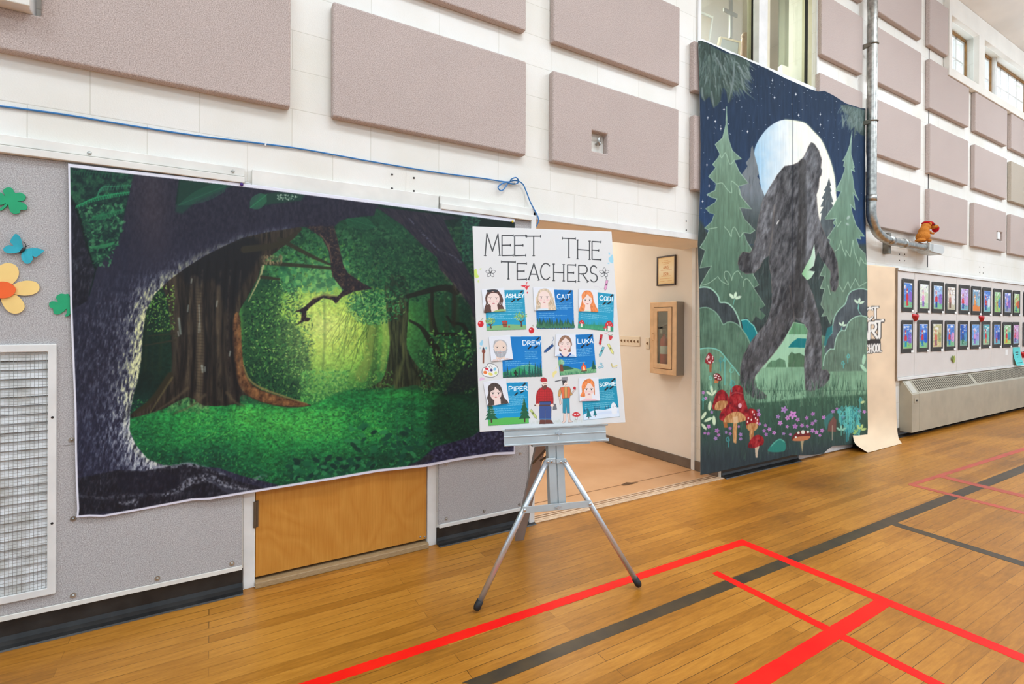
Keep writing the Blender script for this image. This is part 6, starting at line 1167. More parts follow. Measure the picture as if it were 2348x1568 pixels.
# ---------------------------------------------------------------- lettering: simple stroke alphabet, y down, unit height
def _arc(cx, cy, rx, ry, a0, a1, n=12): return [(cx+rx*math.cos(math.radians(a0+(a1-a0)*k/n)), cy+ry*math.sin(math.radians(a0+(a1-a0)*k/n))) for k in range(n+1)]
GL = {'A': [[(0, 1), (.5, 0), (1, 1)], [(.18, .66), (.82, .66)]], 'C': [_arc(.55, .5, .55, .5, -45, -315)], 'D': [[(0, 0), (0, 1), (.4, 1)]+_arc(.4, .5, .6, .5, 90, -90)+[(0, 0)]],
      'E': [[(1, 0), (0, 0), (0, 1), (1, 1)], [(0, .48), (.75, .48)]], 'H': [[(0, 0), (0, 1)], [(1, 0), (1, 1)], [(0, .5), (1, .5)]], 'I': [[(.5, 0), (.5, 1)]], 'K': [[(0, 0), (0, 1)], [(.95, 0), (0, .55)], [(.3, .4), (1, 1)]],
      'L': [[(0, 0), (0, 1), (1, 1)]], 'M': [[(0, 1), (.12, 0), (.5, .8), (.88, 0), (1, 1)]], 'O': [_arc(.5, .5, .5, .5, 0, 360, 20)], 'P': [[(0, 1), (0, 0), (.55, 0)]+_arc(.55, .27, .4, .27, -90, 90)+[(0, .54)]],
      'R': [[(0, 1), (0, 0), (.55, 0)]+_arc(.55, .26, .38, .26, -90, 90)+[(0, .52)], [(.4, .52), (1, 1)]], 'S': [_arc(.5, .26, .44, .26, -35, -230)+_arc(.5, .75, .48, .25, -75, 150)], 'T': [[(0, 0), (1, 0)], [(.5, 0), (.5, 1)]],
      'U': [[(0, 0), (0, .6)]+_arc(.5, .6, .5, .4, 180, 0)+[(1, 0)]], 'W': [[(0, 0), (.25, 1), (.5, .25), (.75, 1), (1, 0)]], 'Y': [[(0, 0), (.5, .5), (1, 0)], [(.5, .5), (.5, 1)]], 'G': [_arc(.55, .5, .55, .5, -45, -360)+[(.6, .5)]],
      'N': [[(0, 1), (0, 0), (1, 1), (1, 0)]], 'F': [[(1, 0), (0, 0), (0, 1)], [(0, .48), (.75, .48)]], 'J': [[(.8, 0), (.8, .7)]+_arc(.4, .7, .4, .3, 0, 180)], 'Z': [[(0, 0), (1, 0), (0, 1), (1, 1)]], 'V': [[(0, 0), (.5, 1), (1, 0)]],
      '4': [[(.7, 1), (.7, 0), (0, .68), (1, .68)]], '8': [_arc(.5, .25, .38, .25, 0, 360), _arc(.5, .75, .48, .25, 0, 360)], '5': [[(.9, 0), (.15, 0), (.1, .45)]+_arc(.45, .68, .48, .32, -120, 130)], '2': [_arc(.5, .3, .45, .3, -170, 30)+[(0, 1), (1, 1)]], '6': [[(.8, .02), (.2, .45)]+_arc(.5, .7, .45, .3, -170, 190)],
      '3': [_arc(.45, .26, .45, .26, -140, 90)+_arc(.45, .75, .5, .25, -90, 140)], '0': [_arc(.5, .5, .45, .5, 0, 360)], '1': [[(.3, .2), (.55, 0), (.55, 1)]], '.': [[(.4, .95), (.45, 1)]]}
def glyph(c, ch, q, w, col, al=1.0, soft=0.35, serif=0.0):
    """q: the four photo pixels of the letter box (TL, TR, BR, BL)"""
    q = [np.asarray(p, float) for p in q]
    def M_(p): u, v = p; return (1-v)*((1-u)*q[0]+u*q[1])+v*((1-u)*q[3]+u*q[2])
    for st in GL[ch]:
        c.stroke([M_(p) for p in st], w, col, al, soft)
        if serif:
            for a, b in ((st[0], st[1]), (st[-1], st[-2])):
                p = M_(a); d = M_(b)-p; d /= np.linalg.norm(d); n_ = np.array([-d[1], d[0]]); c.stroke([p-n_*serif, p+n_*serif], w*0.7, col, al, soft)
def text(c, s, p0, p1, h, w, col, al=1.0, gap=0.32, big=1.0, soft=0.35, narrow=0.62):
    """a line of capitals from pixel p0 to p1 (baseline); h is the letter height; the first letter may be bigger"""
    p0, p1 = np.asarray(p0, float), np.asarray(p1, float); ws = [(0.2 if ch in 'I1.' else 0.9 if ch in 'MW' else narrow) for ch in s]; ws[0] *= big; tot = sum(ws)+gap*narrow*(len(s)-1); d = p1-p0; x = 0.0
    up = np.array([d[1], -d[0]])/np.linalg.norm(d)
    for k, ch in enumerate(s):
        if ch != ' ':
            hh = h*(big if k == 0 else 1); a, b = p0+d*x/tot, p0+d*(x+ws[k])/tot; glyph(c, ch, (a+up*hh, b+up*hh, b, a), w, col, al, soft)
        x += ws[k]+gap*narrow
def scrawl(c, p0, p1, h, col, R, al=0.85):
    """print too small to read: short upright dashes grouped in words"""
    p0, p1 = np.asarray(p0, float), np.asarray(p1, float); L_ = np.linalg.norm(p1-p0); t = 0.0; d = (p1-p0)/L_; up = np.array([d[1], -d[0]])
    while t < L_-0.5:
        for _ in range(R.randint(2, 8)):
            p = p0+d*t; c.stroke([p, p+up*h*R.uniform(0.7, 1)], 0.42, col, al*R.uniform(0.6, 1), 0.3)
            if R.random() < 0.6: v = R.choice((0, 0.5, 1)); c.stroke([p+up*h*v, p+up*h*v+d*0.7], 0.36, col, al*0.8, 0.3)
            t += 0.95
            if t > L_: break
        t += 0.8
PQ = [(1083.5, 518.5), (1402.5, 531), (1434, 968.5), (1100.5, 990)]
CARDS = [  # sheet corners, portrait corners (TL, TR, BR, BL), label
    ([(1111, 665.5), (1201.5, 664.6), (1206.9, 755), (1116.2, 758)], [(1103.9, 663.5), (1156, 660.5), (1160, 713.4), (1109.5, 716.3)], 'turquoise card with orchard, top left'),
    ([(1226.5, 663), (1313.4, 665), (1316.8, 753), (1231.6, 753.7)], [(1222, 659), (1269.8, 660), (1275.2, 711), (1225.3, 712)], 'blue card with fir trees, top middle'),
    ([(1328.5, 665), (1407.7, 674.5), (1406.3, 760.3), (1325.3, 752.2)], [(1326.3, 662), (1370.3, 665), (1371.5, 715), (1327, 714)], 'turquoise card with toadstools, top right'),
    ([(1150, 772), (1240.4, 771), (1243.3, 863), (1153.4, 866)], [(1120.3, 772.8), (1169.5, 768.4), (1176.8, 823.4), (1126.2, 829.3)], 'blue card with green hills, middle row left'),
    ([(1275, 770), (1359.6, 765.4), (1367.4, 854.2), (1284, 860.8)], [(1274.2, 766.5), (1320, 765.4), (1321.2, 818.3), (1272, 816.8)], 'blue card with campfire, middle row right'),
    ([(1114.5, 879), (1209.6, 876.3), (1212.6, 970.3), (1120.2, 976.2)], [(1107.6, 876.8), (1159.7, 868.4), (1167.7, 924), (1117.6, 931.7)], 'blue card with two firs, bottom left'),
    ([(1331.5, 872), (1411.6, 866), (1420.7, 955), (1338, 963.4)], [(1327.6, 866.8), (1372, 865.3), (1375.5, 918.5), (1328.4, 920)], 'turquoise card with snow, bottom right')]
def paint_poster():
    c = Cv(1078, 512, 1440, 996, 3.0, (222, 221, 219)); R = random.Random(9)
    z1 = lambda p: qz(p, 1070, 500, 3.137); z2 = lambda p: qz(p, 1080, 640, 6.816); z3 = lambda p: qz(p, 1250, 640, 6.816); z4 = lambda p: qz(p, 1080, 840, 6.522)
    INK = (46, 46, 48)
    # headline
    for ch, x0, x1, t0, t1, b0, b1 in (('M', 133, 238, 112, 116, 270, 268), ('E', 254, 335, 126, 126, 270, 268), ('E', 345, 425, 128, 128, 271, 268), ('T', 432, 532, 131, 131, 271, 271), ('T', 688, 782, 145, 148, 283, 284), ('H', 798, 884, 158, 166, 293, 297), ('E', 902, 966, 168, 172, 296, 300),
                                       ('T', 250, 350, 314, 316, 438, 438), ('E', 364, 430, 325, 327, 443, 440), ('A', 446, 520, 327, 327, 442, 445), ('C', 532, 600, 325, 325, 442, 444), ('H', 626, 698, 330, 334, 450, 452), ('E', 726, 784, 336, 338, 455, 456), ('R', 806, 872, 340, 340, 456, 458), ('S', 888, 940, 342, 344, 458, 460)):
        glyph(c, ch, z1([(x0, t0), (x1, t1), (x1, b1), (x0, b0)]), 2.5, INK, 0.95, 0.4, 2.2 if ch not in 'CS' else 0)
    Lb, Tq, Db = (26, 148, 190), (32, 152, 188), (8, 116, 190)
    sky = [Tq, Db, Tq, (6, 122, 196), (6, 118, 192), (14, 146, 198), (26, 146, 178)]
    for k, (q, p_, _) in enumerate(CARDS):
        cb = np.array(sky[k], float); y0 = q[0][1]; c.poly(q, (lambda cb, y0: lambda X, Y: cb*(0.97+0.08*(Y-y0)/90)[..., None])(cb, y0), 1, 0.35)
    def Q(k, u, v): q = [np.array(a, float) for a in CARDS[k][0]]; return tuple((1-v)*((1-u)*q[0]+u*q[1])+v*((1-u)*q[3]+u*q[2]))
    def cp(k, pts, col, al=1, soft=0.4, smooth=0): c.poly([Q(k, u, v) for u, v in pts], col, al, soft, smooth)
    def fir(k, u, v, h, w, col):
        pts = [(u, v-h)]; n = 5
        for i in range(n): f = (i+1)/n; pts += [(u+w*f*0.6, v-h*(1-f*0.86)), (u+w*f*0.36, v-h*(1-f*0.86)-0.005)]
        pts += [(u-(a-u), b) for a, b in pts[:0:-1]]; cp(k, pts, col, 1, 0.3); cp(k, [(u-w*0.07, v-h*0.16), (u+w*0.07, v-h*0.16), (u+w*0.07, v), (u-w*0.07, v)], (78, 52, 40), 1, 0.3)
    def grass(k, v0, col, n=90, h=0.09):
        for _ in range(n): u = R.random()*0.98+0.01; a = Q(k, u, min(0.995, v0+R.random()*(1-v0))); b = Q(k, u+R.uniform(-.02, .02), v0-R.random()*h); c.stroke([a, b], [0.8, 0.3], col, 0.7, 0.3)
    # the scene at the foot of each card
    cp(0, [(0, .9), (.3, .87), (.6, .86), (1, .89), (1, 1), (0, 1)], (128, 178, 122))
    for u, v, s in ((.1, .95, .8), (.88, .93, 1.1)):
        cp(0, [(u-.02, v), (u+.03, v), (u+.02, v-.1*s), (u+.09, v-.17*s), (u+.0, v-.13*s), (u-.08, v-.17*s), (u-.01, v-.08*s)], (92, 60, 50), 1, .3)
        for _ in range(60): a = R.uniform(0, 6.3); r = R.random()**.5; p = Q(0, u+math.cos(a)*r*.15*s, v-.24*s+math.sin(a)*r*.10*s); c.ell(*p, 1.5, 1.2, R.choice([(140, 182, 92), (112, 160, 80), (168, 202, 112)]), 0, .9, .3)
        for _ in range(9): a = R.uniform(0, 6.3); r = R.random()**.5; p = Q(0, u+math.cos(a)*r*.13*s, v-.24*s+math.sin(a)*r*.08*s); c.ell(*p, .6, .6, (196, 44, 40), 0, .9, .3)
    cp(0, [(.40, .80), (.53, .80), (.52, .93), (.42, .93)], (150, 80, 56)); cp(0, [(.40, .85), (.53, .85), (.53, .865), (.40, .865)], (96, 52, 40))
    for u, v in ((.42, .79), (.47, .78), (.51, .79), (.57, .92)): c.ell(*Q(0, u, v), 2.2, 2.0, (196, 46, 44), 0, 1, .3)
    for k_, col in ((0, (34, 84, 66)), (1, (50, 104, 76)), (2, (66, 122, 84))):
        for i in range(15): u = (i+.3*k_)/14.5; fir(1, min(.97, max(.03, u+R.uniform(-.02, .02))), 1.0, R.uniform(.16, .30)-.05*k_, .10, col)
    cp(2, [(0, .9), (.5, .86), (1, .88), (1, 1), (0, 1)], (58, 150, 110)); grass(2, .9, (52, 146, 108), 160, .14); grass(2, .95, (84, 176, 126), 60, .08)
    def toad(k, u, v, s, dots=True):
        cp(k, [(u-.03*s, v-.02), (u+.03*s, v-.02), (u+.035*s, v+.10*s), (u-.035*s, v+.10*s)], (236, 228, 214), 1, .3); cp(k, [(u-.10*s, v), (u-.07*s, v-.09*s), (u, v-.13*s), (u+.07*s, v-.09*s), (u+.10*s, v), (u, v-.01)], (204, 44, 48), 1, .3, 3)
        for du, dv in ((-.04, -.05), (.02, -.08), (.05, -.03), (-.005, -.03)): c.ell(*Q(k, u+du*s, v+dv*s), .9*s, .8*s, (242, 236, 232), 0, 1, .3)
    toad(2, .10, .88, .8); toad(2, .88, .87, 1.15); toad(2, .78, .94, .55)
    cp(3, [(0, .88), (.25, .78), (.5, .70), (.7, .68), (.85, .75), (1, .80), (1, 1), (0, 1)], (62, 156, 130)); cp(3, [(0, .86), (.2, .88), (.4, .76), (.55, .82), (.7, .92), (1, .9), (1, 1), (0, 1)], (38, 148, 92)); cp(3, [(0, .97), (.3, .95), (.6, .94), (1, .92), (1, 1), (0, 1)], (40, 92, 80))
    for u, h in ((.06, .22), (.12, .30), (.2, .16), (.42, .26), (.5, .18), (.55, .30), (.68, .4), (.75, .22), (.83, .36), (.9, .3), (.96, .34)): fir(3, u, .99, h, .07, (30, 84, 76))
    cp(3, [(.29, .99), (.31, .94), (.28, .91), (.28, .87), (.31, .85), (.31, .82), (.335, .82), (.34, .85), (.37, .87), (.38, .92), (.36, .92), (.35, .9), (.345, .93), (.37, .97), (.385, .99), (.36, .99), (.335, .955), (.315, .985)], (30, 34, 30), 1, .3)
    cp(4, [(0, .62), (.10, .60), (.16, .68), (.10, .76), (0, .78)], (124, 180, 130), 1, .6, 2); cp(4, [(0, .86), (.15, .80), (.4, .83), (.6, .90), (.8, .87), (1, .8), (1, 1), (0, 1)], (122, 180, 128)); cp(4, [(.05, .80), (.15, .76), (.28, .8), (.40, .86), (.2, .87), (.05, .87)], (38, 92, 70), 1, .4, 2); cp(4, [(.02, .72), (.10, .72), (.11, .9), (.02, .9)], (120, 66, 48)); grass(4, .97, (40, 110, 84), 80, .07)
    cp(4, [(.62, .92), (.60, .84), (.64, .78), (.66, .70), (.70, .77), (.735, .82), (.73, .92)], (226, 92, 52), 1, .35, 2); cp(4, [(.64, .92), (.64, .86), (.67, .80), (.70, .86), (.70, .92)], (250, 206, 150), 1, .35, 2); cp(4, [(.59, .925), (.75, .925), (.75, .945), (.59, .945)], (84, 56, 44)); fir(4, .94, .95, .28, .13, (24, 86, 72))
    cp(5, [(0, .86), (.4, .83), (.7, .84), (1, .82), (1, 1), (0, 1)], (92, 182, 84)); fir(5, .08, .93, .52, .28, (34, 98, 66)); fir(5, .90, .97, .62, .24, (30, 92, 60))
    cp(6, [(0, .86), (.2, .80), (.4, .76), (.6, .79), (.8, .76), (1, .76), (1, 1), (0, 1)], (222, 232, 244)); cp(6, [(.2, .88), (.6, .83), (1, .84), (1, .9), (.6, .9)], (206, 220, 240), .8, 1)
    for u, v, h in ((.05, .80, .1), (.12, .78, .1), (.34, .77, .12), (.40, .77, .09), (.46, .77, .11), (.64, .78, .1), (.72, .77, .1), (.95, .77, .12)): fir(6, u, v, h, .06, (26, 98, 128))
    fir(6, .15, .97, .26, .14, (22, 112, 120)); fir(6, .33, .94, .2, .10, (22, 112, 120)); cp(6, [(.80, .9), (.79, .78), (.80, .68), (.86, .62), (.92, .66), (.95, .76), (.94, .9), (.90, .93), (.84, .93)], (232, 236, 240), 1, .5, 2); c.ell(*Q(6, .845, .74), .7, .8, (60, 70, 80)); c.ell(*Q(6, .905, .73), .7, .8, (60, 70, 80))
    # names, prints, small print
    nm = [('ASHLEY', z2([(548, 290), (828, 284)]), 8.2), ('CAIT', z3([(190, 305), (392, 300)]), 9), ('CODI', z3([(852, 328), (1052, 342)]), 9.2), ('DREW', z2([(812, 1030), (1086, 1026)]), 9.4), ('LUKA', z3([(512, 1006), (748, 996)]), 9.2), ('PIPER', z4([(570, 370), (842, 356)]), 9.4), ('SOPHIE', z4([(1926, 300), (2168, 282)]), 7.6)]
    def foot(x, y, a, s):
        for d_, r_ in ((0, 2.0), (2.6, 1.7), (5.2, 1.9)): c.ell(x-math.cos(a)*d_*s, y-math.sin(a)*d_*s, r_*s*1.25, r_*s*0.9, (24, 26, 30), a, 1, .35)
        for j in range(4): c.ell(x+math.cos(a)*2.6*s-math.sin(a)*(j-1.5)*1.1*s, y+math.sin(a)*2.6*s+math.cos(a)*(j-1.5)*1.1*s, .55*s, .55*s, (24, 26, 30), 0, 1, .3)
    for k, fts in enumerate((((1196.5, 668.5), (1192, 684), (1178, 688)), ((1308, 668), (1304, 684), (1291, 687)), ((1403, 677.5), (1399, 693), (1387, 694)), ((1235, 775), (1231, 794), (1216, 795)), ((1355, 770), (1351, 788), (1338, 792)), ((1203, 880), (1199, 897), (1185, 902)), ((1407.5, 870), (1404, 887), (1392, 890)))):
        for j, (x, y) in enumerate(fts): foot(x, y, -0.75 if j != 1 else -0.6, 1.0)
    for s, (a, b), h in nm: text(c, s, a, b, h, 1.75, (246, 248, 250), 1, 0.36, 1.14 if s != 'SOPHIE' else 1.0)
    WP = (214, 232, 242)
    for k in range(7):
        v = .33 if k not in (3, 4) else .38; u0 = .46 if k != 3 else .56
        for i in range(6 if k in (0, 5, 6) else 5): 
            if v < .62: scrawl(c, Q(k, u0+.02, v), Q(k, R.uniform(.86, .98), v), 1.7, WP, R)
            v += .043
        v = max(v+.02, .62)
        for i in range(3):
            scrawl(c, Q(k, .07, v), Q(k, R.uniform(.45, .92), v), 1.7, WP, R); v += .05
    # portraits
    for k, (q, p_, _) in enumerate(CARDS): c.poly(p_, (226, 228, 234), 1, 0.35)
    def face(T, cx, cy, rx, ry, skin, e, mouth, brow=(70, 50, 44), cheek=(232, 170, 172), mc=(200, 120, 120)):
        s_ = (T([(1, 0)])[0][0]-T([(0, 0)])[0][0]); pt = lambda x, y: T([(x, y)])[0]
        pts = [(cx+rx*math.cos(a)*(1 if math.sin(a) < 0 else 1-0.25*math.sin(a)**3), cy+ry*math.sin(a)) for a in [2*math.pi*i/28 for i in range(28)]]; c.poly(T(pts), skin, 1, .4)
        for sx_ in (-1, 1):
            c.ell(*pt(cx+sx_*rx*.58, cy+ry*.30), 20*s_, 15*s_, cheek, 0, .45, 1.0); c.ell(*pt(cx+sx_*e, cy-ry*.03), 7.5*s_, 9*s_, (40, 34, 34), 0, 1, .25); c.stroke(T([(cx+sx_*(e-20), cy-ry*.19), (cx+sx_*(e+4), cy-ry*.24), (cx+sx_*(e+26), cy-ry*.17)]), .55, brow, .85, .3)
        c.stroke(T([(cx-4, cy+ry*.22), (cx, cy+ry*.3), (cx+8, cy+ry*.28)]), .45, (190, 150, 140), .8, .3); c.poly(T([(cx-24, mouth), (cx-6, mouth-9), (cx, mouth-6), (cx+8, mouth-9), (cx+26, mouth), (cx, mouth+12)]), mc, .9, .3)
    SK = (238, 214, 204); SK2 = (232, 208, 192)
    def hair(T, pts, col, sm=3):
        c.poly(T(pts), lambda X, Y: np.asarray(col, float)*(0.82+0.4*fbm(X*3, Y, 5, 3, 110))[..., None], 1, .4, sm)
    # long dark brown hair with sunglasses
    hair(z2, [(205, 525), (212, 440), (235, 380), (222, 300), (245, 220), (290, 170), (350, 158), (410, 170), (455, 215), (485, 270), (502, 330), (488, 400), (515, 465), (470, 470), (330, 500), (325, 515), (260, 522)], (88, 56, 46)); c.poly(z2([(308, 390), (405, 390), (420, 485), (320, 515), (310, 470)]), SK, 1, .4); face(z2, 350, 310, 98, 122, SK, 48, 380); hair(z2, [(262, 260), (290, 205), (350, 195), (420, 210), (448, 268), (410, 225), (350, 212), (295, 228)], (92, 58, 48)); c.poly(z2([(245, 170), (300, 163), (420, 165), (422, 192), (385, 206), (340, 185), (300, 205), (255, 200)]), (44, 46, 52), .95, .4); c.poly(z2([(325, 515), (380, 492), (460, 468), (545, 472), (546, 498), (420, 512)]), (152, 176, 112), 1, .4)
    for x in (260, 455): c.stroke(z2([(x-12, 365), (x-8, 395), (x+12, 395), (x+14, 365)]), .7, (232, 232, 226), 1, .3, 4)
    # long blonde hair
    hair(z2, [(1008, 480), (1020, 400), (1010, 320), (1035, 240), (1070, 170), (1140, 145), (1200, 155), (1250, 210), (1290, 300), (1310, 400), (1330, 480), (1200, 478), (1100, 470)], (204, 184, 158)); c.poly(z2([(1090, 380), (1200, 380), (1210, 460), (1080, 468)]), SK, 1, .4); face(z2, 1143, 295, 92, 112, SK, 46, 362); c.poly(z2([(995, 492), (1060, 462), (1200, 458), (1210, 486)]), (208, 226, 236), 1, .4)
    for x in (1052, 1242): c.stroke(z2([(x, 345), (x-14, 375), (x, 398), (x+14, 375), (x, 345)]), .9, (180, 130, 84), 1, .3, 3)
    # long orange hair
    hair(z3, [(525, 500), (550, 420), (575, 330), (570, 250), (610, 190), (660, 177), (710, 192), (745, 250), (755, 330), (790, 420), (828, 512), (720, 508), (610, 498)], (226, 130, 72)); c.poly(z3([(625, 400), (700, 400), (712, 508), (610, 500)]), SK, 1, .4); face(z3, 660, 330, 72, 92, SK, 34, 385); hair(z3, [(586, 300), (600, 220), (655, 190), (650, 240), (610, 300)], (232, 138, 78)); hair(z3, [(670, 190), (715, 215), (742, 300), (705, 280), (668, 240)], (232, 138, 78)); c.poly(z3([(608, 500), (640, 480), (690, 484), (712, 508)]), (206, 222, 204), 1, .4)
    # grey beard
    hair(z2, [(362, 1080), (352, 1010), (375, 960), (450, 944), (520, 960), (556, 1010), (552, 1080)], (176, 174, 176)); c.poly(z2([(400, 1180), (520, 1180), (535, 1240), (390, 1250)]), SK2, 1, .4); hair(z2, [(362, 1070), (372, 1160), (410, 1215), (465, 1226), (520, 1210), (552, 1150), (556, 1070)], (166, 166, 170)); face(z2, 456, 1070, 96, 112, SK2, 48, 1142, brow=(110, 106, 106), cheek=(226, 190, 176)); hair(z2, [(385, 1120), (410, 1190), (465, 1210), (515, 1186), (548, 1118), (500, 1128), (456, 1118), (410, 1130)], (170, 170, 174)); c.stroke(z2([(430, 1150), (485, 1148)]), .8, (196, 130, 120), 1, .3)
    for i in range(16): x = 330+i*20; c.stroke(z2([(x, 1284-i*2.2), (x+26, 1236 if 3 < i < 13 else 1256)]), .7, (206, 128, 88), .9, .3) if not 6 < i < 9 else None
    # short brown hair, blue collar
    hair(z3, [(215, 1110), (225, 1060), (200, 1020), (235, 930), (280, 885), (330, 880), (380, 905), (408, 960), (418, 1030), (395, 1070), (400, 1130), (360, 1140), (250, 1130)], (140, 102, 80)); c.poly(z3([(255, 1110), (355, 1110), (370, 1205), (250, 1205)]), SK, 1, .4); face(z3, 308, 1020, 92, 118, SK, 44, 1092); hair(z3, [(222, 1000), (250, 925), (315, 900), (300, 930), (250, 980)], (144, 106, 84)); hair(z3, [(318, 900), (375, 925), (400, 1000), (370, 960), (330, 925)], (144, 106, 84)); c.poly(z3([(155, 1205), (190, 1180), (250, 1165), (265, 1215)]), (180, 206, 232), 1, .4); c.poly(z3([(345, 1210), (375, 1165), (440, 1180), (478, 1212)]), (180, 206, 232), 1, .4); c.stroke(z3([(235, 1166), (275, 1212)]), 3, (36, 66, 140), 1, .4); c.stroke(z3([(395, 1166), (345, 1212)]), 3, (36, 66, 140), 1, .4)
    # long dark hair with fringe
    hair(z4, [(245, 598), (262, 540), (240, 470), (262, 400), (255, 310), (300, 258), (370, 248), (430, 280), (460, 340), (480, 420), (500, 470), (558, 545), (450, 562), (350, 575)], (76, 62, 56)); c.poly(z4([(345, 480), (440, 480), (445, 560), (345, 582)]), SK, 1, .4); face(z4, 370, 410, 84, 105, SK, 42, 458, mc=(184, 84, 80)); hair(z4, [(282, 380), (290, 310), (345, 270), (352, 340), (320, 360)], (78, 64, 58)); hair(z4, [(368, 275), (420, 310), (445, 390), (410, 350), (375, 320)], (78, 64, 58))
    # short orange hair
    hair(z4, [(1632, 445), (1660, 380), (1655, 300), (1680, 230), (1730, 190), (1790, 188), (1840, 240), (1848, 320), (1850, 430), (1835, 400), (1825, 300), (1710, 380), (1705, 450)], (224, 128, 68)); c.poly(z4([(1715, 430), (1800, 430), (1815, 510), (1700, 510)]), SK, 1, .4); face(z4, 1763, 350, 74, 100, SK, 36, 412); hair(z4, [(1690, 330), (1700, 245), (1765, 205), (1740, 260), (1705, 330)], (228, 134, 74)); hair(z4, [(1770, 205), (1825, 245), (1842, 330), (1815, 290), (1785, 245)], (228, 134, 74)); c.poly(z4([(1630, 520), (1680, 495), (1725, 480), (1800, 480), (1860, 492), (1905, 512)]), (232, 190, 194), 1, .4)
    # the two painted figures
    def fig(pts, col, sm=0, al=1): c.poly(z4(pts), col, al, .35, sm); q = z4(pts); c.stroke(q+[q[0]], .5, (50, 44, 46), .7, .3)
    plaid = lambda X, Y: np.array((198, 40, 44))*(1-0.22*((np.abs(X*0.9 % 3.4-1.7) < .45) | (np.abs(Y*0.9 % 3.4-1.7) < .45)))[..., None]
    fig([(1030, 800), (1105, 800), (1108, 860), (1020, 860)], (112, 62, 52)); fig([(1112, 800), (1200, 800), (1235, 855), (1112, 858)], (112, 62, 52))
    fig([(1030, 520), (1205, 520), (1200, 700), (1198, 795), (1112, 795), (1110, 640), (1105, 795), (1025, 795), (1022, 650)], (62, 84, 142)); c.stroke(z4([(1025, 785), (1105, 785)]), 1.5, (70, 140, 190)); c.stroke(z4([(1114, 785), (1200, 785)]), 1.5, (70, 140, 190))
    fig([(972, 560), (970, 460), (985, 380), (1020, 330), (1075, 310), (1140, 310), (1190, 330), (1225, 390), (1232, 480), (1232, 555), (1195, 560), (1188, 520), (1030, 525), (1020, 560)], plaid); c.stroke(z4([(1030, 528), (1190, 528)]), 1.8, (46, 50, 74))
    c.stroke(z4([(955, 582), (1240, 580)]), 2.6, (96, 62, 52)); fig([(1228, 560), (1268, 562), (1284, 640), (1225, 648)], (112, 112, 118)); c.ell(*z4([(995, 578)])[0], 4, 3.4, (240, 214, 200)); c.ell(*z4([(1212, 582)])[0], 4, 3.4, (240, 214, 200))
    c.ell(*z4([(1100, 258)])[0], 6.4, 7.5, (240, 216, 200)); fig([(1060, 270), (1080, 300), (1100, 280), (1135, 285), (1130, 320), (1100, 345), (1070, 330)], (112, 70, 58), 2); fig([(1036, 205), (1050, 175), (1090, 165), (1130, 185), (1140, 225), (1060, 235), (1045, 225)], (184, 40, 48)); c.ell(*z4([(1092, 256)])[0], .8, .9, INK); c.ell(*z4([(1120, 258)])[0], .8, .9, INK)
    fig([(1385, 700), (1420, 700), (1420, 820), (1390, 848), (1352, 845), (1380, 815)], (238, 206, 190)); fig([(1440, 700), (1475, 700), (1482, 800), (1528, 830), (1455, 838)], (238, 206, 190)); fig([(1372, 465), (1470, 465), (1478, 700), (1432, 695), (1425, 560), (1415, 700), (1372, 695)], (44, 142, 168))
    fig([(1335, 320), (1395, 305), (1470, 305), (1490, 340), (1478, 470), (1362, 478), (1352, 390)], (226, 112, 70)); fig([(1395, 308), (1440, 308), (1440, 470), (1400, 472)], (206, 160, 92)); fig([(1335, 320), (1312, 360), (1300, 445), (1335, 448), (1350, 390)], (206, 160, 92)); fig([(1485, 340), (1482, 440), (1520, 425), (1500, 390)], (206, 160, 92)); fig([(1312, 450), (1335, 450), (1352, 560), (1330, 580)], (238, 206, 190)); fig([(1505, 395), (1545, 345), (1570, 345), (1545, 370), (1518, 410)], (238, 206, 190)); c.ell(*z4([(1548, 325)])[0], 3.2, 3.2, (190, 36, 46))
    c.ell(*z4([(1408, 250)])[0], 6, 7.4, (240, 222, 210)); fig([(1362, 205), (1375, 290), (1392, 250), (1440, 215)], (66, 60, 62)); fig([(1355, 165), (1442, 158), (1445, 205), (1362, 212)], (140, 140, 144)); c.stroke(z4([(1262, 225), (1356, 202)]), 2.4, (90, 90, 96)); c.ell(*z4([(1402, 240)])[0], .7, .8, INK); c.ell(*z4([(1428, 240)])[0], .7, .8, INK); c.stroke(z4([(1400, 275), (1415, 285), (1432, 272)]), .7, (160, 60, 60))
    for _ in range(70): x = R.choice((R.uniform(880, 1030), R.uniform(1240, 1340), R.uniform(1530, 1660))); y = R.uniform(840, 868)-(x-880)*.04; c.stroke(z4([(x, y), (x+R.uniform(-12, 12), y-R.uniform(14, 40))]), .4, (190, 192, 172), .6, .3)
    # doodles
    def apple(x, y, s): c.ell(x, y, 6.4*s, 7*s, (206, 26, 34), 0, 1, .5); c.ell(x-2*s, y-2.4*s, 1.4*s, 1.6*s, (246, 220, 220), 0, .9, .4); c.stroke([(x, y-6*s), (x+1.5*s, y-10*s)], .9, (92, 104, 60)); c.stroke([(x+1.5*s, y-10*s), (x+5*s, y-13*s), (x+4*s, y-8*s)], .7, (92, 104, 60), 1, .3, 3)
    apple(*z2([(152, 700)])[0], 1.05); apple(*z2([(945, 800)])[0], .98)
    def daisy(x, y, s):
        for k in range(5): a = -1.57+k*1.2566; q = [(x+math.cos(a)*s*(1+.9*math.cos(t))+math.cos(a+1.57)*s*.55*math.sin(t), y+math.sin(a)*s*(1+.9*math.cos(t))+math.sin(a+1.57)*s*.55*math.sin(t)) for t in [2*math.pi*i/14 for i in range(15)]]; c.stroke(q, .8, INK, .95, .3)
    daisy(*z1([(172, 392)])[0], 6); daisy(*z1([(990, 392)])[0], 6); c.stroke(z1([(1000, 420), (1006, 440)]), .9, INK)
    def blob(pts, col, al=.9): c.poly(z1(pts), col, al, .5, 3)
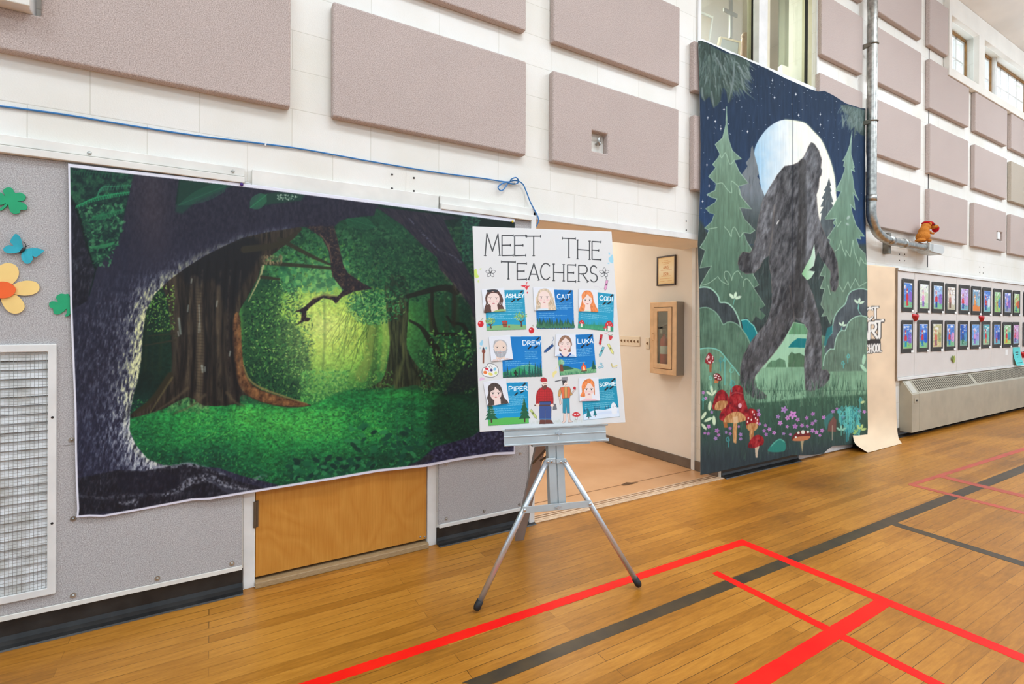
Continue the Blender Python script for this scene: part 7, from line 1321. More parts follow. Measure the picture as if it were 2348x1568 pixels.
    blob([(52, 380), (70, 365), (75, 400), (90, 420), (70, 432), (55, 415)], (196, 222, 96)); c.ell(*z1([(100, 365)])[0], 2, 1, (196, 222, 96), -.7); c.ell(*z1([(84, 455)])[0], 1.8, 3, (212, 226, 140))
    blob([(1030, 280), (1050, 262), (1055, 320), (1032, 318), (1020, 292)], (148, 206, 226)); c.ell(*z1([(1026, 255)])[0], 1.6, 2.4, (148, 206, 226), -.5); c.ell(*z1([(1020, 325)])[0], 2.2, 1.2, (148, 206, 226), .3)
    blob([(390, 488), (415, 482), (440, 488), (455, 486), (440, 500), (432, 518), (420, 500)], (214, 28, 38)); c.stroke(z1([(434, 462), (428, 478)]), 1.4, (214, 28, 38)); c.ell(*z1([(437, 536)])[0], 1.3, 1.9, (214, 28, 38)); c.ell(*z1([(425, 493)])[0], 1.2, 1, (246, 220, 220))
    def crayon(a, b, col, w=5, tip=True):
        (x0, y0), (x1, y1) = z1([a, b]); d = np.array([x1-x0, y1-y0]); d /= np.linalg.norm(d); n_ = np.array([-d[1], d[0]])*w/2; p0, p1 = np.array([x0, y0]), np.array([x1, y1]); e = p1-d*w
        q = [p0+n_, e+n_, e+n_*1.25, p1, e-n_*1.25, e-n_, p0-n_]; c.poly(q, col, .95, .35); c.stroke(q+[q[0]], .6, tuple(.5*x for x in col), .9, .3); m_ = (p0+e)/2; c.ell(*m_, w*.26, w*.5, tuple(.35*x for x in col), math.atan2(d[1], d[0])+1.57, .9, .3)
    crayon((1010, 448), (995, 522), (226, 156, 196)); crayon((970, 838), (958, 915), (206, 34, 40)); crayon((985, 926), (955, 998), (112, 194, 206)); crayon((1018, 906), (1056, 980), (226, 222, 130)); crayon((622, 912), (556, 966), (34, 78, 140), 5.5); crayon((460, 1378), (505, 1442), (196, 212, 120)); c.stroke(z1([(915, 490), (945, 492), (960, 505), (975, 508)]), .7, (206, 196, 208), .8, .3, 4); c.stroke(z1([(622, 855), (626, 872), (614, 890), (622, 905)]), .7, (50, 84, 140), .9, .3, 4); c.stroke(z1([(990, 826), (1005, 828), (1022, 822)]), .9, (206, 60, 70), .9, .3)
    blob([(1022, 845), (1048, 848), (1046, 866), (1030, 878)], (206, 40, 44)); c.stroke(z1([(1018, 840), (1035, 846), (1050, 838)]), .8, (70, 110, 70))
    for x, y in ((966, 1048), (956, 1074), (976, 1068)): c.ell(*z1([(x, y)])[0], 2.8, 2.8, (84, 150, 176), 0, .9); c.ell(*z1([(x, y)])[0], 1.7, 1.7, (196, 222, 226), 0, .9)
    c.stroke(z1([(1042, 1050), (1050, 1066), (1068, 1066), (1080, 1060)]), 3.0, (222, 206, 130), .95, .5, 4); c.stroke(z1([(1044, 1042), (1046, 1072), (1066, 1078), (1082, 1072)]), .6, (90, 80, 60), .9, .3, 4)
    pal = [(110, 1110), (118, 1080), (145, 1068), (150, 1050), (175, 1046), (210, 1060), (228, 1090), (222, 1125), (190, 1143), (150, 1142), (122, 1132)]
    c.poly(z1(pal), (238, 238, 236), 1, .4, 4); q = closed_curve(z1(pal), 4); c.stroke(q+[q[0]], .9, INK, .95, .35); c.stroke(z1([(160, 1068), (172, 1062), (184, 1074), (176, 1082), (160, 1068)]), .7, INK, .9, .3, 4)
    for x, y, rx, ry, col in ((144, 1084, 4, 2.6, (206, 30, 44)), (178, 1094, 3.2, 2.8, (52, 40, 104)), (203, 1086, 3.2, 4, (126, 194, 220)), (134, 1110, 4.4, 3.8, (232, 116, 46)), (172, 1122, 5.4, 3.2, (232, 212, 104)), (210, 1114, 3, 3.8, (202, 220, 124)), (158, 1098, 2, 1.6, (216, 160, 196))): c.ell(*z1([(x, y)])[0], rx, ry, col, .3, .95)
    c.stroke(z1([(122, 955), (120, 1040)]), 3.4, (128, 70, 46), 1, .5); c.ell(*z1([(122, 958)])[0], 4, 4.5, (128, 62, 46)); c.poly(z1([(112, 945), (120, 925), (130, 945)]), (40, 44, 60), .95, .4); blob([(104, 885), (114, 876), (118, 900), (108, 918), (92, 906)], (140, 200, 226), .85); c.ell(*z1([(140, 934)])[0], 2.2, 2.6, (140, 200, 214)); c.ell(*z1([(98, 934)])[0], 1.4, 1.8, (140, 200, 214))
    blob([(92, 1168), (100, 1146), (120, 1148), (130, 1158), (110, 1166)], (226, 176, 212), .8); blob([(620, 1110), (640, 1098), (652, 1108), (636, 1124), (626, 1146), (618, 1136)], (236, 220, 130), .85); c.ell(*z1([(645, 1078)])[0], 1, 2.4, (236, 220, 130), .4)
    blob([(760, 1420), (765, 1405), (785, 1394), (808, 1402), (818, 1420), (790, 1430)], (206, 34, 40)); c.ell(*z1([(780, 1412)])[0], 2.4, 1.6, (244, 232, 230)); c.ell(*z1([(800, 1410)])[0], 2, 1.4, (244, 232, 230)); c.stroke(z1([(780, 1428), (782, 1450), (795, 1452), (798, 1428)]), .8, (150, 110, 100), .9, .3)
    return c
# ---------------------------------------------------------------- small pictures
def paint_child(q, kind, seed):
    """a child's painting inside the pixel quad q"""
    xs_ = [p[0] for p in q]; ys_ = [p[1] for p in q]; R = random.Random(seed); c = Cv(min(xs_)-1, min(ys_)-1, max(xs_)+1, max(ys_)+1, 4.0, kind[0]); w, h = max(xs_)-min(xs_), max(ys_)-min(ys_)
    U = lambda u, v: (min(xs_)+u*w, min(ys_)+v*h)
    bg, gr, fa, fb, ex = kind
    c.a *= (0.82+0.36*fbm(c.X*2, c.Y, 5, 3, seed))[..., None]
    c.poly([U(-.1, .76+R.uniform(-.06, .06)), U(.5, .72), U(1.1, .78), U(1.1, 1.1), U(-.1, 1.1)], gr, .9, .8)
    for _ in range(5): x, y = R.random(), R.uniform(.02, .34); c.ell(*U(x, y), w*R.uniform(.08, .16), h*R.uniform(.02, .06), (238, 240, 244), R.uniform(-.4, .4), .8, .8)
    c.poly([U(.56, .5), U(.7, .36), U(.95, .4), U(1.0, .62), U(.85, .78), U(.6, .74)], ex, .9, .8, 3)
    x = R.uniform(.28, .42); c.poly([U(x-.13, .5), U(x, .4), U(x+.14, .5), U(x+.16, .68), U(x-.15, .68)], fa, .95, .5); c.poly([U(x-.11, .68), U(x+.12, .68), U(x+.12, .92), U(x-.11, .92)], fb, .95, .5); c.ell(*U(x, .36), w*.09, h*.045, (232, 196, 170), 0, 1, .5); c.poly([U(x-.1, .33), U(x, .2), U(x+.1, .33)], fa, .9, .5)
    for _ in range(26): a = U(R.random(), R.uniform(.05, .95)); c.stroke([a, (a[0]+R.uniform(-3, 3), a[1]+R.uniform(-4, 4))], R.uniform(.5, 1.2), R.choice([fa, fb, ex, gr, (240, 240, 244), (48, 52, 96)]), .6, .4)
    return c
# ================================================================ the forest backdrop
def cloth_points(pix, yfun, y0, it=3):
    y = np.full(pix.shape[:2], y0)
    for _ in range(it):
        d = ray(pix[..., 0], pix[..., 1]); t = (y-CAM[1])/d[..., 1]; p = CAM+d*t[..., None]; y = yfun(p[..., 0], p[..., 2])
    d = ray(pix[..., 0], pix[..., 1]); t = (y-CAM[1])/d[..., 1]; return CAM+d*t[..., None]
pix = coons(FT, FB, FL, FR, 640, 900)
pts = cloth_points(pix, lambda x, z: -0.037-0.006*np.sin(x*5.1+1.2*z)*np.clip((1.99-z)/0.8, 0, 1)-0.006*np.sin(x*13+z*2)*np.clip((0.9-z)/0.5, 0, 1)-0.004*np.exp(-((x+0.31)/0.02)**2), -0.037)
fc = paint_forest(); t = thing('forest_backdrop', 'large printed cloth of a green forest clearing pinned over the door', 'backdrop', (0.6, -0.037, 0.49))
sheet('printed_cloth', pts[::-1], fc.sample(pix[..., 0], pix[..., 1])[::-1], print_mat('printed_cloth', 0.55, 0.3, 0.05), 0.0012, (0, 1, 0), t)
for px, py, col in ((554, 423, (70, 40, 130)), (1175, 508, (236, 206, 60))):
    c = P(px, py, -0.042); MB().ball((c[0], -0.044, c[2]), (0.008, 0.006, 0.008), 10, 8).build('push_pin', mat('pin_%d' % px, col, 0.3), t, smooth=True)

# ================================================================ the painted cloth
pix = coons(CT, CB, CL, CR, 900, 460)
xf = wx(1833, 400, -0.075); xr = wx(1986, 600, -0.075)
def yc(x, z):
    low = np.clip((3.4-z)/2.5, 0.15, 1)
    return -0.072-0.010*low*np.sin(x*4.3+0.5*z)-0.004*low*np.sin(x*11+1.3*z)-0.030*np.clip((3.66-z)*3, 0.1, 1)*np.exp(-(np.clip(xf-x, 0, 9)/0.12)**2)*np.exp(-(np.clip(x-xf, 0, 9)/0.04)**2)+0.05*np.exp((x-xr)/0.06)*(x < xr+0.2)*np.clip(z-0.3, 0, 1)
pts = cloth_points(pix, lambda x, z: np.minimum(yc(x, z), -0.058), -0.075); pts[..., 2] = np.maximum(pts[..., 2], 0.012)
cc = paint_cloth(); t = thing('painted_cloth', 'tall hand painted cloth with a dark hairy creature walking before a moon', 'painted cloth', (4.8, -0.07, 0.05))
sheet('canvas', pts[::-1], cc.sample(pix[..., 0], pix[..., 1])[::-1], print_mat('painted_canvas', 0.8, 0.2, 0.12), 0.0015, (0, 1, 0), t)

# ================================================================ brown paper with lettering
KR = [(2053, 612, -.014), (2053, 700, -.016), (2053, 800, -.016), (2053.5, 870, -.018), (2054.5, 930, -.024), (2056.5, 965, -.04), (2058, 990, -.075), (2061.5, 1006, -.125), (2068, 1017.5, -.20)]
KL = [(1972, 605, -.014), (1962, 700, -.016), (1958, 800, -.016), (1956, 870, -.018), (1954, 940, -.024), (1953, 975, -.04), (1956, 1000, -.08), (1963, 1019, -.13), (1990, 1037.5, -.215)]
KL = [onY(*p) for p in KL]; KR = [onY(*p) for p in KR]
for q in (KL, KR): q[-1][2] = 0.004; q[-2][2] = max(q[-2][2], 0.012)
kl, kr = np.array(bezier(KL, 12)), np.array(bezier(KR, 12)); u = np.linspace(0, 1, 150)[None, :, None]; pts = kl[:, None]*(1-u)+kr[:, None]*u
wz_ = np.clip((pts[..., 2]-0.35)/0.4, 0, 1); pts[..., 1] -= wz_*(0.012*fbm(pts[..., 0]*100, pts[..., 2]*45, 26, 3, 7)-0.003)
n_, k_ = pts.shape[:2]; f_ = 3; tt = np.linspace(0, n_-1, n_*f_); i0 = np.clip(tt.astype(int), 0, n_-2); fr_ = (tt-i0)[:, None, None]; pts = pts[i0]*(1-fr_)+pts[i0+1]*fr_
def paint_kraft():
    c = Cv(1940, 595, 2080, 1050, 3.0, (232, 206, 174)); c.a *= (0.94+0.12*fbm(c.X, c.Y, 40, 3, 3))[..., None]; zk = lambda p: qz(p, 1960, 580, 3.5644); BK = (40, 38, 38); WH = (240, 236, 228)
    L_ = [('C', [(88, 452), (150, 447), (146, 540), (88, 545)]), ('T', [(144, 444), (190, 441), (186, 532), (150, 536)]), ('A', [(40, 575), (110, 568), (110, 700), (36, 715)]), ('R', [(118, 572), (176, 566), (184, 692), (118, 700)]), ('T', [(172, 560), (232, 552), (222, 688), (180, 692)]), ('S', [(40, 762), (74, 758), (74, 822), (40, 826)]), ('C', [(84, 756), (112, 752), (112, 814), (84, 818)]), ('H', [(120, 750), (140, 748), (140, 812), (120, 814)]), ('O', [(150, 748), (172, 746), (172, 808), (150, 810)]), ('O', [(178, 746), (196, 744), (196, 806), (178, 808)]), ('L', [(204, 742), (216, 742), (216, 802), (204, 804)])]
    c.poly(zk([(80, 700), (210, 700), (212, 745), (80, 755)]), BK, .9, .5)
    for ch, q in L_: glyph(c, ch, zk(q), 9.0 if ch in 'RTA' and q[0][1] > 550 else 6.6 if q[0][1] < 560 else 5.4, BK, 1, .6)
    for ch, q in L_: glyph(c, ch, zk(q), 5.6 if ch in 'RTA' and q[0][1] > 550 else 4.0 if q[0][1] < 560 else 3.0, WH, 1, .5)
    return c
kc = paint_kraft(); pp = proj(pts); t = thing('brown_paper', 'long brown paper hanging to the floor with black and white lettering', 'paper', (6.4, -0.02, 0.003))
sheet('paper', pts[::-1], kc.sample(pp[..., 0], pp[..., 1])[::-1], print_mat('brown_paper', 0.7, 0.25, 0.0), 0.0008, (0, 1, 0.02), t)

# ================================================================ tackboard with the children's paintings
TY = -0.03; tx0 = 6.912; txs = [tx0]+[wx(px, 720, TY) for px in (2097.2, 2193.5, 2273, 2340.5)]+[12.9]
t = thing('tackboard', 'long beige tackboard with white rails above the radiator', 'tackboard', (9.5, 0, 0.67))
for a, b in zip(txs[:-1], txs[1:]): MB().box(a+0.004, b-0.004, TY, -0.0005, 0.705, 1.955).build('board_panel', M_TACK, t, bevel=0.003)
MB().box(tx0-0.018, tx0, TY-0.004, -0.0005, 0.668, 1.99).build('end_strip', mat('brown_edge', (140, 120, 98), 0.6), t)
MB().box(tx0, 12.9, TY-0.014, -0.0005, 1.958, 1.992).build('top_rail', M_WHITE, t, bevel=0.003); MB().box(tx0, 12.9, TY-0.014, -0.0005, 0.668, 0.703).build('bottom_rail', M_WHITE, t, bevel=0.003)
M_MOUNT = mat('black_sugar_paper', (64, 62, 58), 0.75, var=0.25, scale=9); M_CARD = mat('white_card', (238, 238, 236), 0.6); M_PRT = print_mat('childs_paint', 0.7, 0.2)
UP = [(377, 472, 207, 483), (510, 600, 220, 490), (623, 712, 233, 493), (735, 822, 247, 497), (845, 928, 258, 502), (945, 1018, 268, 508), (1037, 1108, 278, 512), (1125, 1190, 288, 515), (1210, 1268, 297, 515), (1287, 1345, 305, 516), (1372, 1424, 313, 518)]
LO = [(375, 470, 545, 818), (508, 595, 545, 810), (620, 707, 545, 803), (733, 818, 548, 798), (843, 918, 550, 790), (942, 1013, 552, 785), (1033, 1103, 553, 780), (1123, 1187, 555, 775), (1205, 1272, 560, 773), (1283, 1340, 560, 768), (1370, 1424, 562, 764)]
BL, LB, GN, RD, PU, WT, OR, PK, TN, DB = (84, 130, 206), (150, 186, 226), (128, 190, 140), (206, 56, 62), (140, 104, 190), (226, 226, 228), (226, 130, 60), (220, 150, 196), (206, 190, 160), (44, 70, 150)
KU = [(BL, GN, RD, RD, PU), ((218, 224, 210), (170, 206, 160), PK, PU, (198, 214, 180)), (LB, GN, RD, DB, PU), ((214, 206, 192), (190, 186, 160), (176, 120, 110), (110, 80, 70), WT), ((196, 176, 220), (120, 180, 190), RD, DB, (206, 160, 214)), ((120, 160, 190), OR, (226, 150, 80), OR, (150, 190, 190)), (BL, (120, 190, 180), RD, DB, WT), ((150, 200, 140), (150, 206, 120), (206, 160, 80), (190, 150, 90), BL), ((120, 140, 210), (150, 170, 180), PK, (80, 90, 150), PU), ((170, 200, 130), (130, 190, 130), OR, (60, 140, 160), (190, 80, 60)), (TN, GN, PK, BL, WT)]
KLw = [(BL, (140, 200, 110), RD, (30, 140, 180), PU), (BL, (140, 200, 130), RD, (30, 120, 170), (40, 90, 200)), ((190, 186, 140), (206, 190, 140), (206, 110, 90), (150, 90, 110), (150, 160, 110)), (BL, (130, 190, 130), RD, (40, 120, 190), PK), ((56, 100, 190), (120, 170, 140), (60, 80, 130), (50, 110, 80), (90, 150, 200)), ((110, 160, 220), (140, 190, 190), PK, PU, (160, 150, 210)), ((90, 170, 180), (170, 200, 150), RD, (200, 120, 100), (120, 190, 170)), (BL, (110, 180, 190), PU, RD, DB), ((150, 200, 150), (170, 200, 110), RD, OR, (60, 150, 170)), ((206, 160, 206), (130, 170, 200), (206, 70, 80), (120, 90, 160), PK), (TN, GN, RD, BL, WT)]
DU = ['bright blue with purple and red', 'pale green with a pink figure', 'sky blue with a red figure at the left', 'beige and white with dark scribbles', 'lilac with a red figure', 'blue above orange', 'deep blue with white peaks', 'light green with ochre', 'blue and pink', 'green with orange', 'tan, cut off by the picture edge']
DL = ['blue with a red coat and purple shape', 'blue with a tall red figure', 'olive with orange-red', 'blue with a red figure in the middle', 'dark blue and green', 'light blue and pink', 'teal with red', 'blue with purple', 'green with red, tilted', 'lilac and pink above the turquoise note', 'tan, cut off by the picture edge']
ORD = ['first', 'second', 'third', 'fourth', 'fifth', 'sixth', 'seventh', 'eighth', 'ninth', 'tenth', 'eleventh']
for row, (spots, kinds, desc, nm_) in enumerate(((UP, KU, DU, 'upper'), (LO, KLw, DL, 'lower'))):
    for i, (l, r, tp, bt) in enumerate(spots):
        X0, X1 = wx(1960+l/3.5644, 720, TY), wx(1960+r/3.5644, 720, TY); zm = [onY(1960+(l+r)/2/3.5644, 580+(v+(4 if v == tp else -2))/3.5644, TY)[2] for v in (tp, bt)]; Z1, Z0 = zm
        t = thing('childs_painting', '%s painting from the left, %s row, %s' % (ORD[i], nm_, desc[i]), 'painting', ((X0+X1)/2, TY, Z0), "children's paintings on the tackboard")
        cur = 0.012+0.008*((i*7+row*3) % 3); n = 9
        def bend(uu): return TY-0.0015-cur*(uu*0.9-0.1)**2*(1 if uu < 0.9 else 1)-(0.010*(1-uu)**3)
        v = []; f = []
        for a in range(n): uu = a/(n-1); y = bend(uu); v += [(X0+(X1-X0)*uu, y, Z0), (X0+(X1-X0)*uu, y, Z1), (X0+(X1-X0)*uu, y+0.0008, Z0), (X0+(X1-X0)*uu, y+0.0008, Z1)]
        for a in range(n-1): k = 4*a; f += [(k, k+4, k+5, k+1), (k+2, k+3, k+7, k+6), (k, k+2, k+6, k+4), (k+1, k+5, k+7, k+3)]
        f += [(0, 1, 3, 2), (4*n-4, 4*n-2, 4*n-1, 4*n-3)]
        MB().add(v, f).build('mount', M_MOUNT, t)
        gu, gz = np.linspace(0.17, 0.89, 26), np.linspace(Z0+(Z1-Z0)*0.13, Z0+(Z1-Z0)*0.875, 56)
        G = np.array([[(X0+(X1-X0)*a, bend(a)-0.0014, z) for a in gu] for z in gz]); pq = proj(G); q = [pq[-1, 0], pq[-1, -1], pq[0, -1], pq[0, 0]]
        col = paint_child(q, kinds[i], 40+i+20*row).sample(pq[..., 0], pq[..., 1]); col[:1] = col[-1:] = 228; col[:, :1] = col[:, -1:] = 228
        sheet('picture', G, col, M_PRT, 0.0006, (0, 1, 0), t)
        xw = X1-(X1-X0)*0.10; MB().box(xw-(X1-X0)*0.06, xw+(X1-X0)*0.13, bend(0.95)-0.003, bend(0.95)-0.0014, Z0+0.002, Z0+(Z1-Z0)*0.07).build('name_card', M_CARD, t)
M_HRT = mat('red_foil_heart', (206, 38, 40), 0.25, c2=(150, 20, 28), scale=30)
def heart(px, py, s, label):
    c = P(px, py, TY-0.004); prof = [(0, -1.15), (0.5, -0.45), (0.82, 0.1), (0.8, 0.5), (0.5, 0.72), (0.18, 0.66), (0, 0.42), (-0.18, 0.66), (-0.5, 0.72), (-0.8, 0.5), (-0.82, 0.1), (-0.5, -0.45)]
    pr = closed_curve([(a, b) for a, b in prof], 3); t = thing('paper_heart', label, 'heart', (c[0], TY, c[2]-1.15*s))
    rings = [[(c[0]+q[0]*s*k*1.5, y, c[2]+q[1]*s*k) for q in pr] for k, y in ((1, TY-0.001), (0.97, TY-0.012), (0.75, TY-0.03), (0.35, TY-0.04), (0.02, TY-0.042))]
    MB().loft(rings).build('heart', M_HRT, t, smooth=True); MB().tube([(c[0]+0.01, TY-0.012, c[2]+0.5*s), (c[0]+0.02, TY-0.02, c[2]+0.95*s)], 0.008, 6).build('stem', mat('dark_stem', (80, 50, 40), 0.6), t)
heart(2097.5, 726, 0.052, 'red heart at the first seam of the tackboard, left'); heart(2249, 729, 0.052, 'red heart between the painting rows, below the sixth and seventh paintings'); heart(2345.5, 812, 0.055, 'red heart cut off by the right edge, beside the turquoise note')
lf = [(2184, 819), (2188, 815), (2190.5, 820), (2190, 828), (2187, 832), (2183.5, 827), (2181.5, 821)]
t = thing('paper_leaf', 'small yellow-green paper leaf low on the tackboard', 'paper leaf', tuple(P(2187, 831, TY)))
MB().prism([(float(q[0]), float(q[2])) for q in [onY(a, b, TY-0.01) for a, b in lf]], TY-0.012, TY-0.009).build('leaf', mat('leaf_green', (178, 190, 84), 0.6, var=0.2, scale=30), t)
MB().prism([(float(q[0]), float(q[2])) for q in [onY(a, b, TY-0.014) for a, b in ((2184, 815), (2187.5, 819), (2186, 829), (2182, 822))]], TY-0.016, TY-0.0125).build('fold', mat('leaf_dark', (112, 130, 60), 0.6), t)
X0, X1, Z1, Z0 = wx(2322, 800, TY), wx(2338.5, 800, TY), wz(2330, 796, TY), wz(2330, 837, TY)
t = thing('turquoise_note', 'turquoise paper note under the tenth painting of the lower row', 'note', ((X0+X1)/2, TY, Z0))
v = [];
for k in range(9): s = k/8; y = TY-0.002-0.05*s**2; z = Z1+(Z0-Z1)*s; v += [(X0, y, z), (X1, y, z), (X0, y+0.001, z), (X1, y+0.001, z)]
f = []
for k in range(8): a = 4*k; f += [(a, a+1, a+5, a+4), (a+2, a+6, a+7, a+3), (a, a+4, a+6, a+2), (a+1, a+3, a+7, a+5)]
MB().add(v, f+[(0, 2, 3, 1), (32, 33, 35, 34)]).build('sheet', mat('turquoise_sheet', (92, 208, 206), 0.6), t)
mb = MB()
for s, a, b in ((0.28, .3, .7), (0.4, .35, .65), (0.55, .45, .55), (0.86, .15, .85)): y = TY-0.0026-0.05*s**2; z = Z1+(Z0-Z1)*s; mb.box(X0+(X1-X0)*a, X0+(X1-X0)*b, y-0.0006, y-0.0002, z-0.006, z+0.006)
mb.build('writing', M_INK, t)
X0, X1, Z1, Z0 = wx(2305, 800, TY), wx(2311, 800, TY), wz(2308, 801, TY), wz(2308, 814, TY)
tag(MB().box(X0, X1, TY-0.003, TY-0.0005, Z0, Z1).build('paper_tag', M_CARD, org=((X0+X1)/2, TY, Z0)), 'small white paper tag left of the turquoise note', 'tag')

# ================================================================ plaque in the corridor
a, b = Kp(1508.5, 588, KX-0.012), Kp(1549.5, 655, KX-0.012); yy = (float(Kp(1549, 620, KX-0.012)[1]), float(Kp(1506, 620, KX-0.012)[1])); zz = (1.692, 1.978)
t = thing('plaque', 'dark framed certificate with orange numbers on the corridor wall', 'certificate', (KX, sum(yy)/2, zz[0]))
xcells([yy[0], yy[0]+0.014, yy[1]-0.014, yy[1]], [zz[0], zz[0]+0.014, zz[1]-0.014, zz[1]], lambda i, k: not (i == 1 and k == 1), KX-0.016, KX-0.0005).build('frame', mat('dark_brown_frame', (58, 42, 34), 0.4), t, bevel=0.002)
gy, gz = np.linspace(yy[1]-0.013, yy[0]+0.013, 90), np.linspace(zz[0]+0.013, zz[1]-0.013, 130)
G = np.array([[(KX-0.010, y, z) for y in gy] for z in gz]); cw, chh = 90, 130
c = Cv(0, 0, 90, 130, 2.0, (240, 220, 176)); R_ = random.Random(2); OC = (196, 112, 40)
c.a[:] = ramp(c.Y/130, [(0, (238, 208, 150)), (.5, (244, 230, 196)), (1, (236, 206, 148))]); c.stroke([(4, 4), (86, 4), (86, 126), (4, 126), (4, 4)], 1.2, (206, 150, 84), .8)
for ch, x in (('4', 30), ('8', 40), ('5', 50)): glyph(c, ch, [(x, 44), (x+7, 44), (x+7, 56), (x, 56)], 1.9, OC)
for ch, x in (('2', 30), ('2', 40), ('6', 50)): glyph(c, ch, [(x, 74), (x+7, 74), (x+7, 86), (x, 86)], 1.9, OC)
for y, x0, x1 in ((18, 34, 56), (27, 22, 68), (34, 30, 60), (64, 16, 74), (93, 20, 70), (104, 12, 78), (116, 14, 36), (116, 54, 76)):
    scrawl(c, (x0, y), (x1, y), 4 if y in (27, 64, 93) else 2.5, OC, R_, .9)
uu, vv = np.meshgrid(np.linspace(0.5, 89.5, 90), np.linspace(129.5, 0.5, 130))
sheet('certificate', G, c.sample(uu, vv), print_mat('certificate_print', 0.3, 0.5), 0.002, (1, 0, 0), t)

# ================================================================ easel and the teachers' board
EC = np.array([1.474, -0.789, 0.816]); EY, EL, ER = -0.282, 0.143, 0.015
e_u = np.array([math.cos(EY), math.sin(EY), 0]); e_b = np.array([-math.sin(EY), math.cos(EY), 0]); e_v = np.array([0, 0, math.cos(EL)])+e_b*math.sin(EL); e_f = -e_b*math.cos(EL)+np.array([0, 0, math.sin(EL)])
b_u = math.cos(ER)*e_u+math.sin(ER)*e_v; b_v = -math.sin(ER)*e_u+math.cos(ER)*e_v
def onE(px, py, off=0.0):                      # pixel -> point of the plane parallel to the board, off metres in front of it
    d = ray(px, py); o = EC+e_f*off; return CAM+d*((o-CAM)@e_f/(d@e_f))[..., None] if np.ndim(px) else CAM+d*(((o-CAM)@e_f)/(d@e_f))
def loc(p): return float((p-EC)@e_u), float((p-EC)@e_v)
BW, BH = 0.762, 1.016
t = thing('teachers_board', 'white foam board headed MEET THE TEACHERS standing on the easel', 'poster board', tuple(EC))
uu, vv = np.meshgrid(np.linspace(-BW/2, BW/2, 520), np.linspace(0, BH, 690)); G = EC+uu[..., None]*b_u+vv[..., None]*b_v; pq = proj(G); pc_ = paint_poster()
sheet('board', G, pc_.sample(pq[..., 0], pq[..., 1]), print_mat('board_print', 0.45, 0.4), 0.006, -e_f, t)
M_CP = print_mat('card_print', 0.4, 0.4)
PL = ['portrait of a woman with long dark brown hair and sunglasses on her head', 'portrait of a woman with long blonde hair', 'portrait of a woman with long straight orange hair', 'portrait of a man with a grey beard', 'portrait of a person with short brown hair and a blue collar', 'portrait of a woman with long dark hair and a fringe', 'portrait of a woman with short orange hair']
for k, (q, p_, lb) in enumerate(CARDS):
    pix = coons([q[0], q[1]], [q[3], q[2]], [q[0], q[3]], [q[1], q[2]], 190, 170)
    o = sheet('teacher_card', onE(pix[..., 0], pix[..., 1], 0.0012)[::-1], pc_.sample(pix[..., 0], pix[..., 1])[::-1], M_CP, 0.0009, -e_f, t); o['label'] = lb
    pix = coons([p_[0], p_[1]], [p_[3], p_[2]], [p_[0], p_[3]], [p_[1], p_[2]], 130, 120)
    Pg = onE(pix[..., 0], pix[..., 1], 0.0026); Pg = Pg+e_f*(0.006*np.linspace(0, 1, 130)[:, None]**2*0.5)[..., None]
    o2 = sheet('portrait', Pg[::-1], pc_.sample(pix[..., 0], pix[..., 1])[::-1], M_CP, 0.0009, -e_f, o); o2['label'] = PL[k]

t = thing('easel', 'grey aluminium tripod display easel holding the teachers board', 'easel', (1.46, -0.70, 0))
M_EAS = mat('satin_aluminium', (196, 204, 206), 0.36, metal=0.55, var=0.06, scale=10); M_TUBE = mat('bright_tube', (206, 212, 218), 0.28, metal=0.7); M_ALU_SHADE = mat('shaded_alu_channel', (156, 148, 144), 0.5, metal=0.0, var=0.08, scale=8); M_RUB = mat('black_rubber', (26, 26, 28), 0.6); M_ZINC = mat('zinc_screw', (198, 200, 202), 0.25, metal=0.9)  # back leg is aluminium too, its shade put into a darker colour
def ebox(mb, u0, u1, v0, v1, f0, f1): return mb.obox(EC+e_u*(u0+u1)/2+e_v*(v0+v1)/2+e_f*(f0+f1)/2, e_u, e_v, e_f, abs(u1-u0)/2, abs(v1-v0)/2, abs(f1-f0)/2)
def ept(u, v, f): return EC+e_u*u+e_v*v+e_f*f
# mast with a groove
mo = -0.012
ul, ur = loc(onE(1259, 1100, mo))[0], loc(onE(1295, 1100, mo))[0]; vb = loc(onE(1278, 1166, mo))[1]
mb = MB(); um = (ul+ur)/2
ebox(mb, ul, um-0.003, vb, 0.95, -0.05, -0.0075); ebox(mb, um+0.003, ur, vb, 0.95, -0.05, -0.0075); ebox(mb, um-0.004, um+0.004, vb, 0.95, -0.05, -0.014); mb.build('mast', M_EAS, t, bevel=0.002)
# tray
tf = 0.034
(u0, v0), (u1, v1) = loc(onE(1156, 1024, tf)), loc(onE(1388.5, 973, tf)); (u2, v2) = loc(onE(1156, 989.5, tf)); (_, v3) = loc(onE(1388.5, 1010, tf)); vt = (v1+v2)/2; vl = (v0+v3)/2
mb = MB(); ebox(mb, u0, u1, vl, vt-0.001, tf-0.004, tf); ebox(mb, u0, u1, vt-0.034, vt-0.028, tf, tf+0.003); ebox(mb, u0, u1, vl, vl+0.008, tf, tf+0.006)
ebox(mb, u0, u1, -0.011, -0.005, -0.006, tf); mb.build('tray', M_EAS, t, bevel=0.0015)
mb = MB(); ul_, ur_ = loc(onE(1159, 985, tf))[0], loc(onE(1394, 971, tf))[0]; ebox(mb, ul_, ur_, vt-0.001, vt+0.007, tf-0.012, tf+0.002); mb.build('tray_lip', M_ALU, t, bevel=0.001)
mb = MB(); a_ = loc(onE(1372, 1008, 0.0)); ebox(mb, a_[0]-0.02, a_[0]+0.045, vl-0.004, vl+0.012, -0.0, 0.03); ebox(mb, um-0.13, um+0.17, vl-0.010, vl-0.001, -0.006, tf-0.006); mb.build('tray_bracket', M_EAS, t, bevel=0.001)
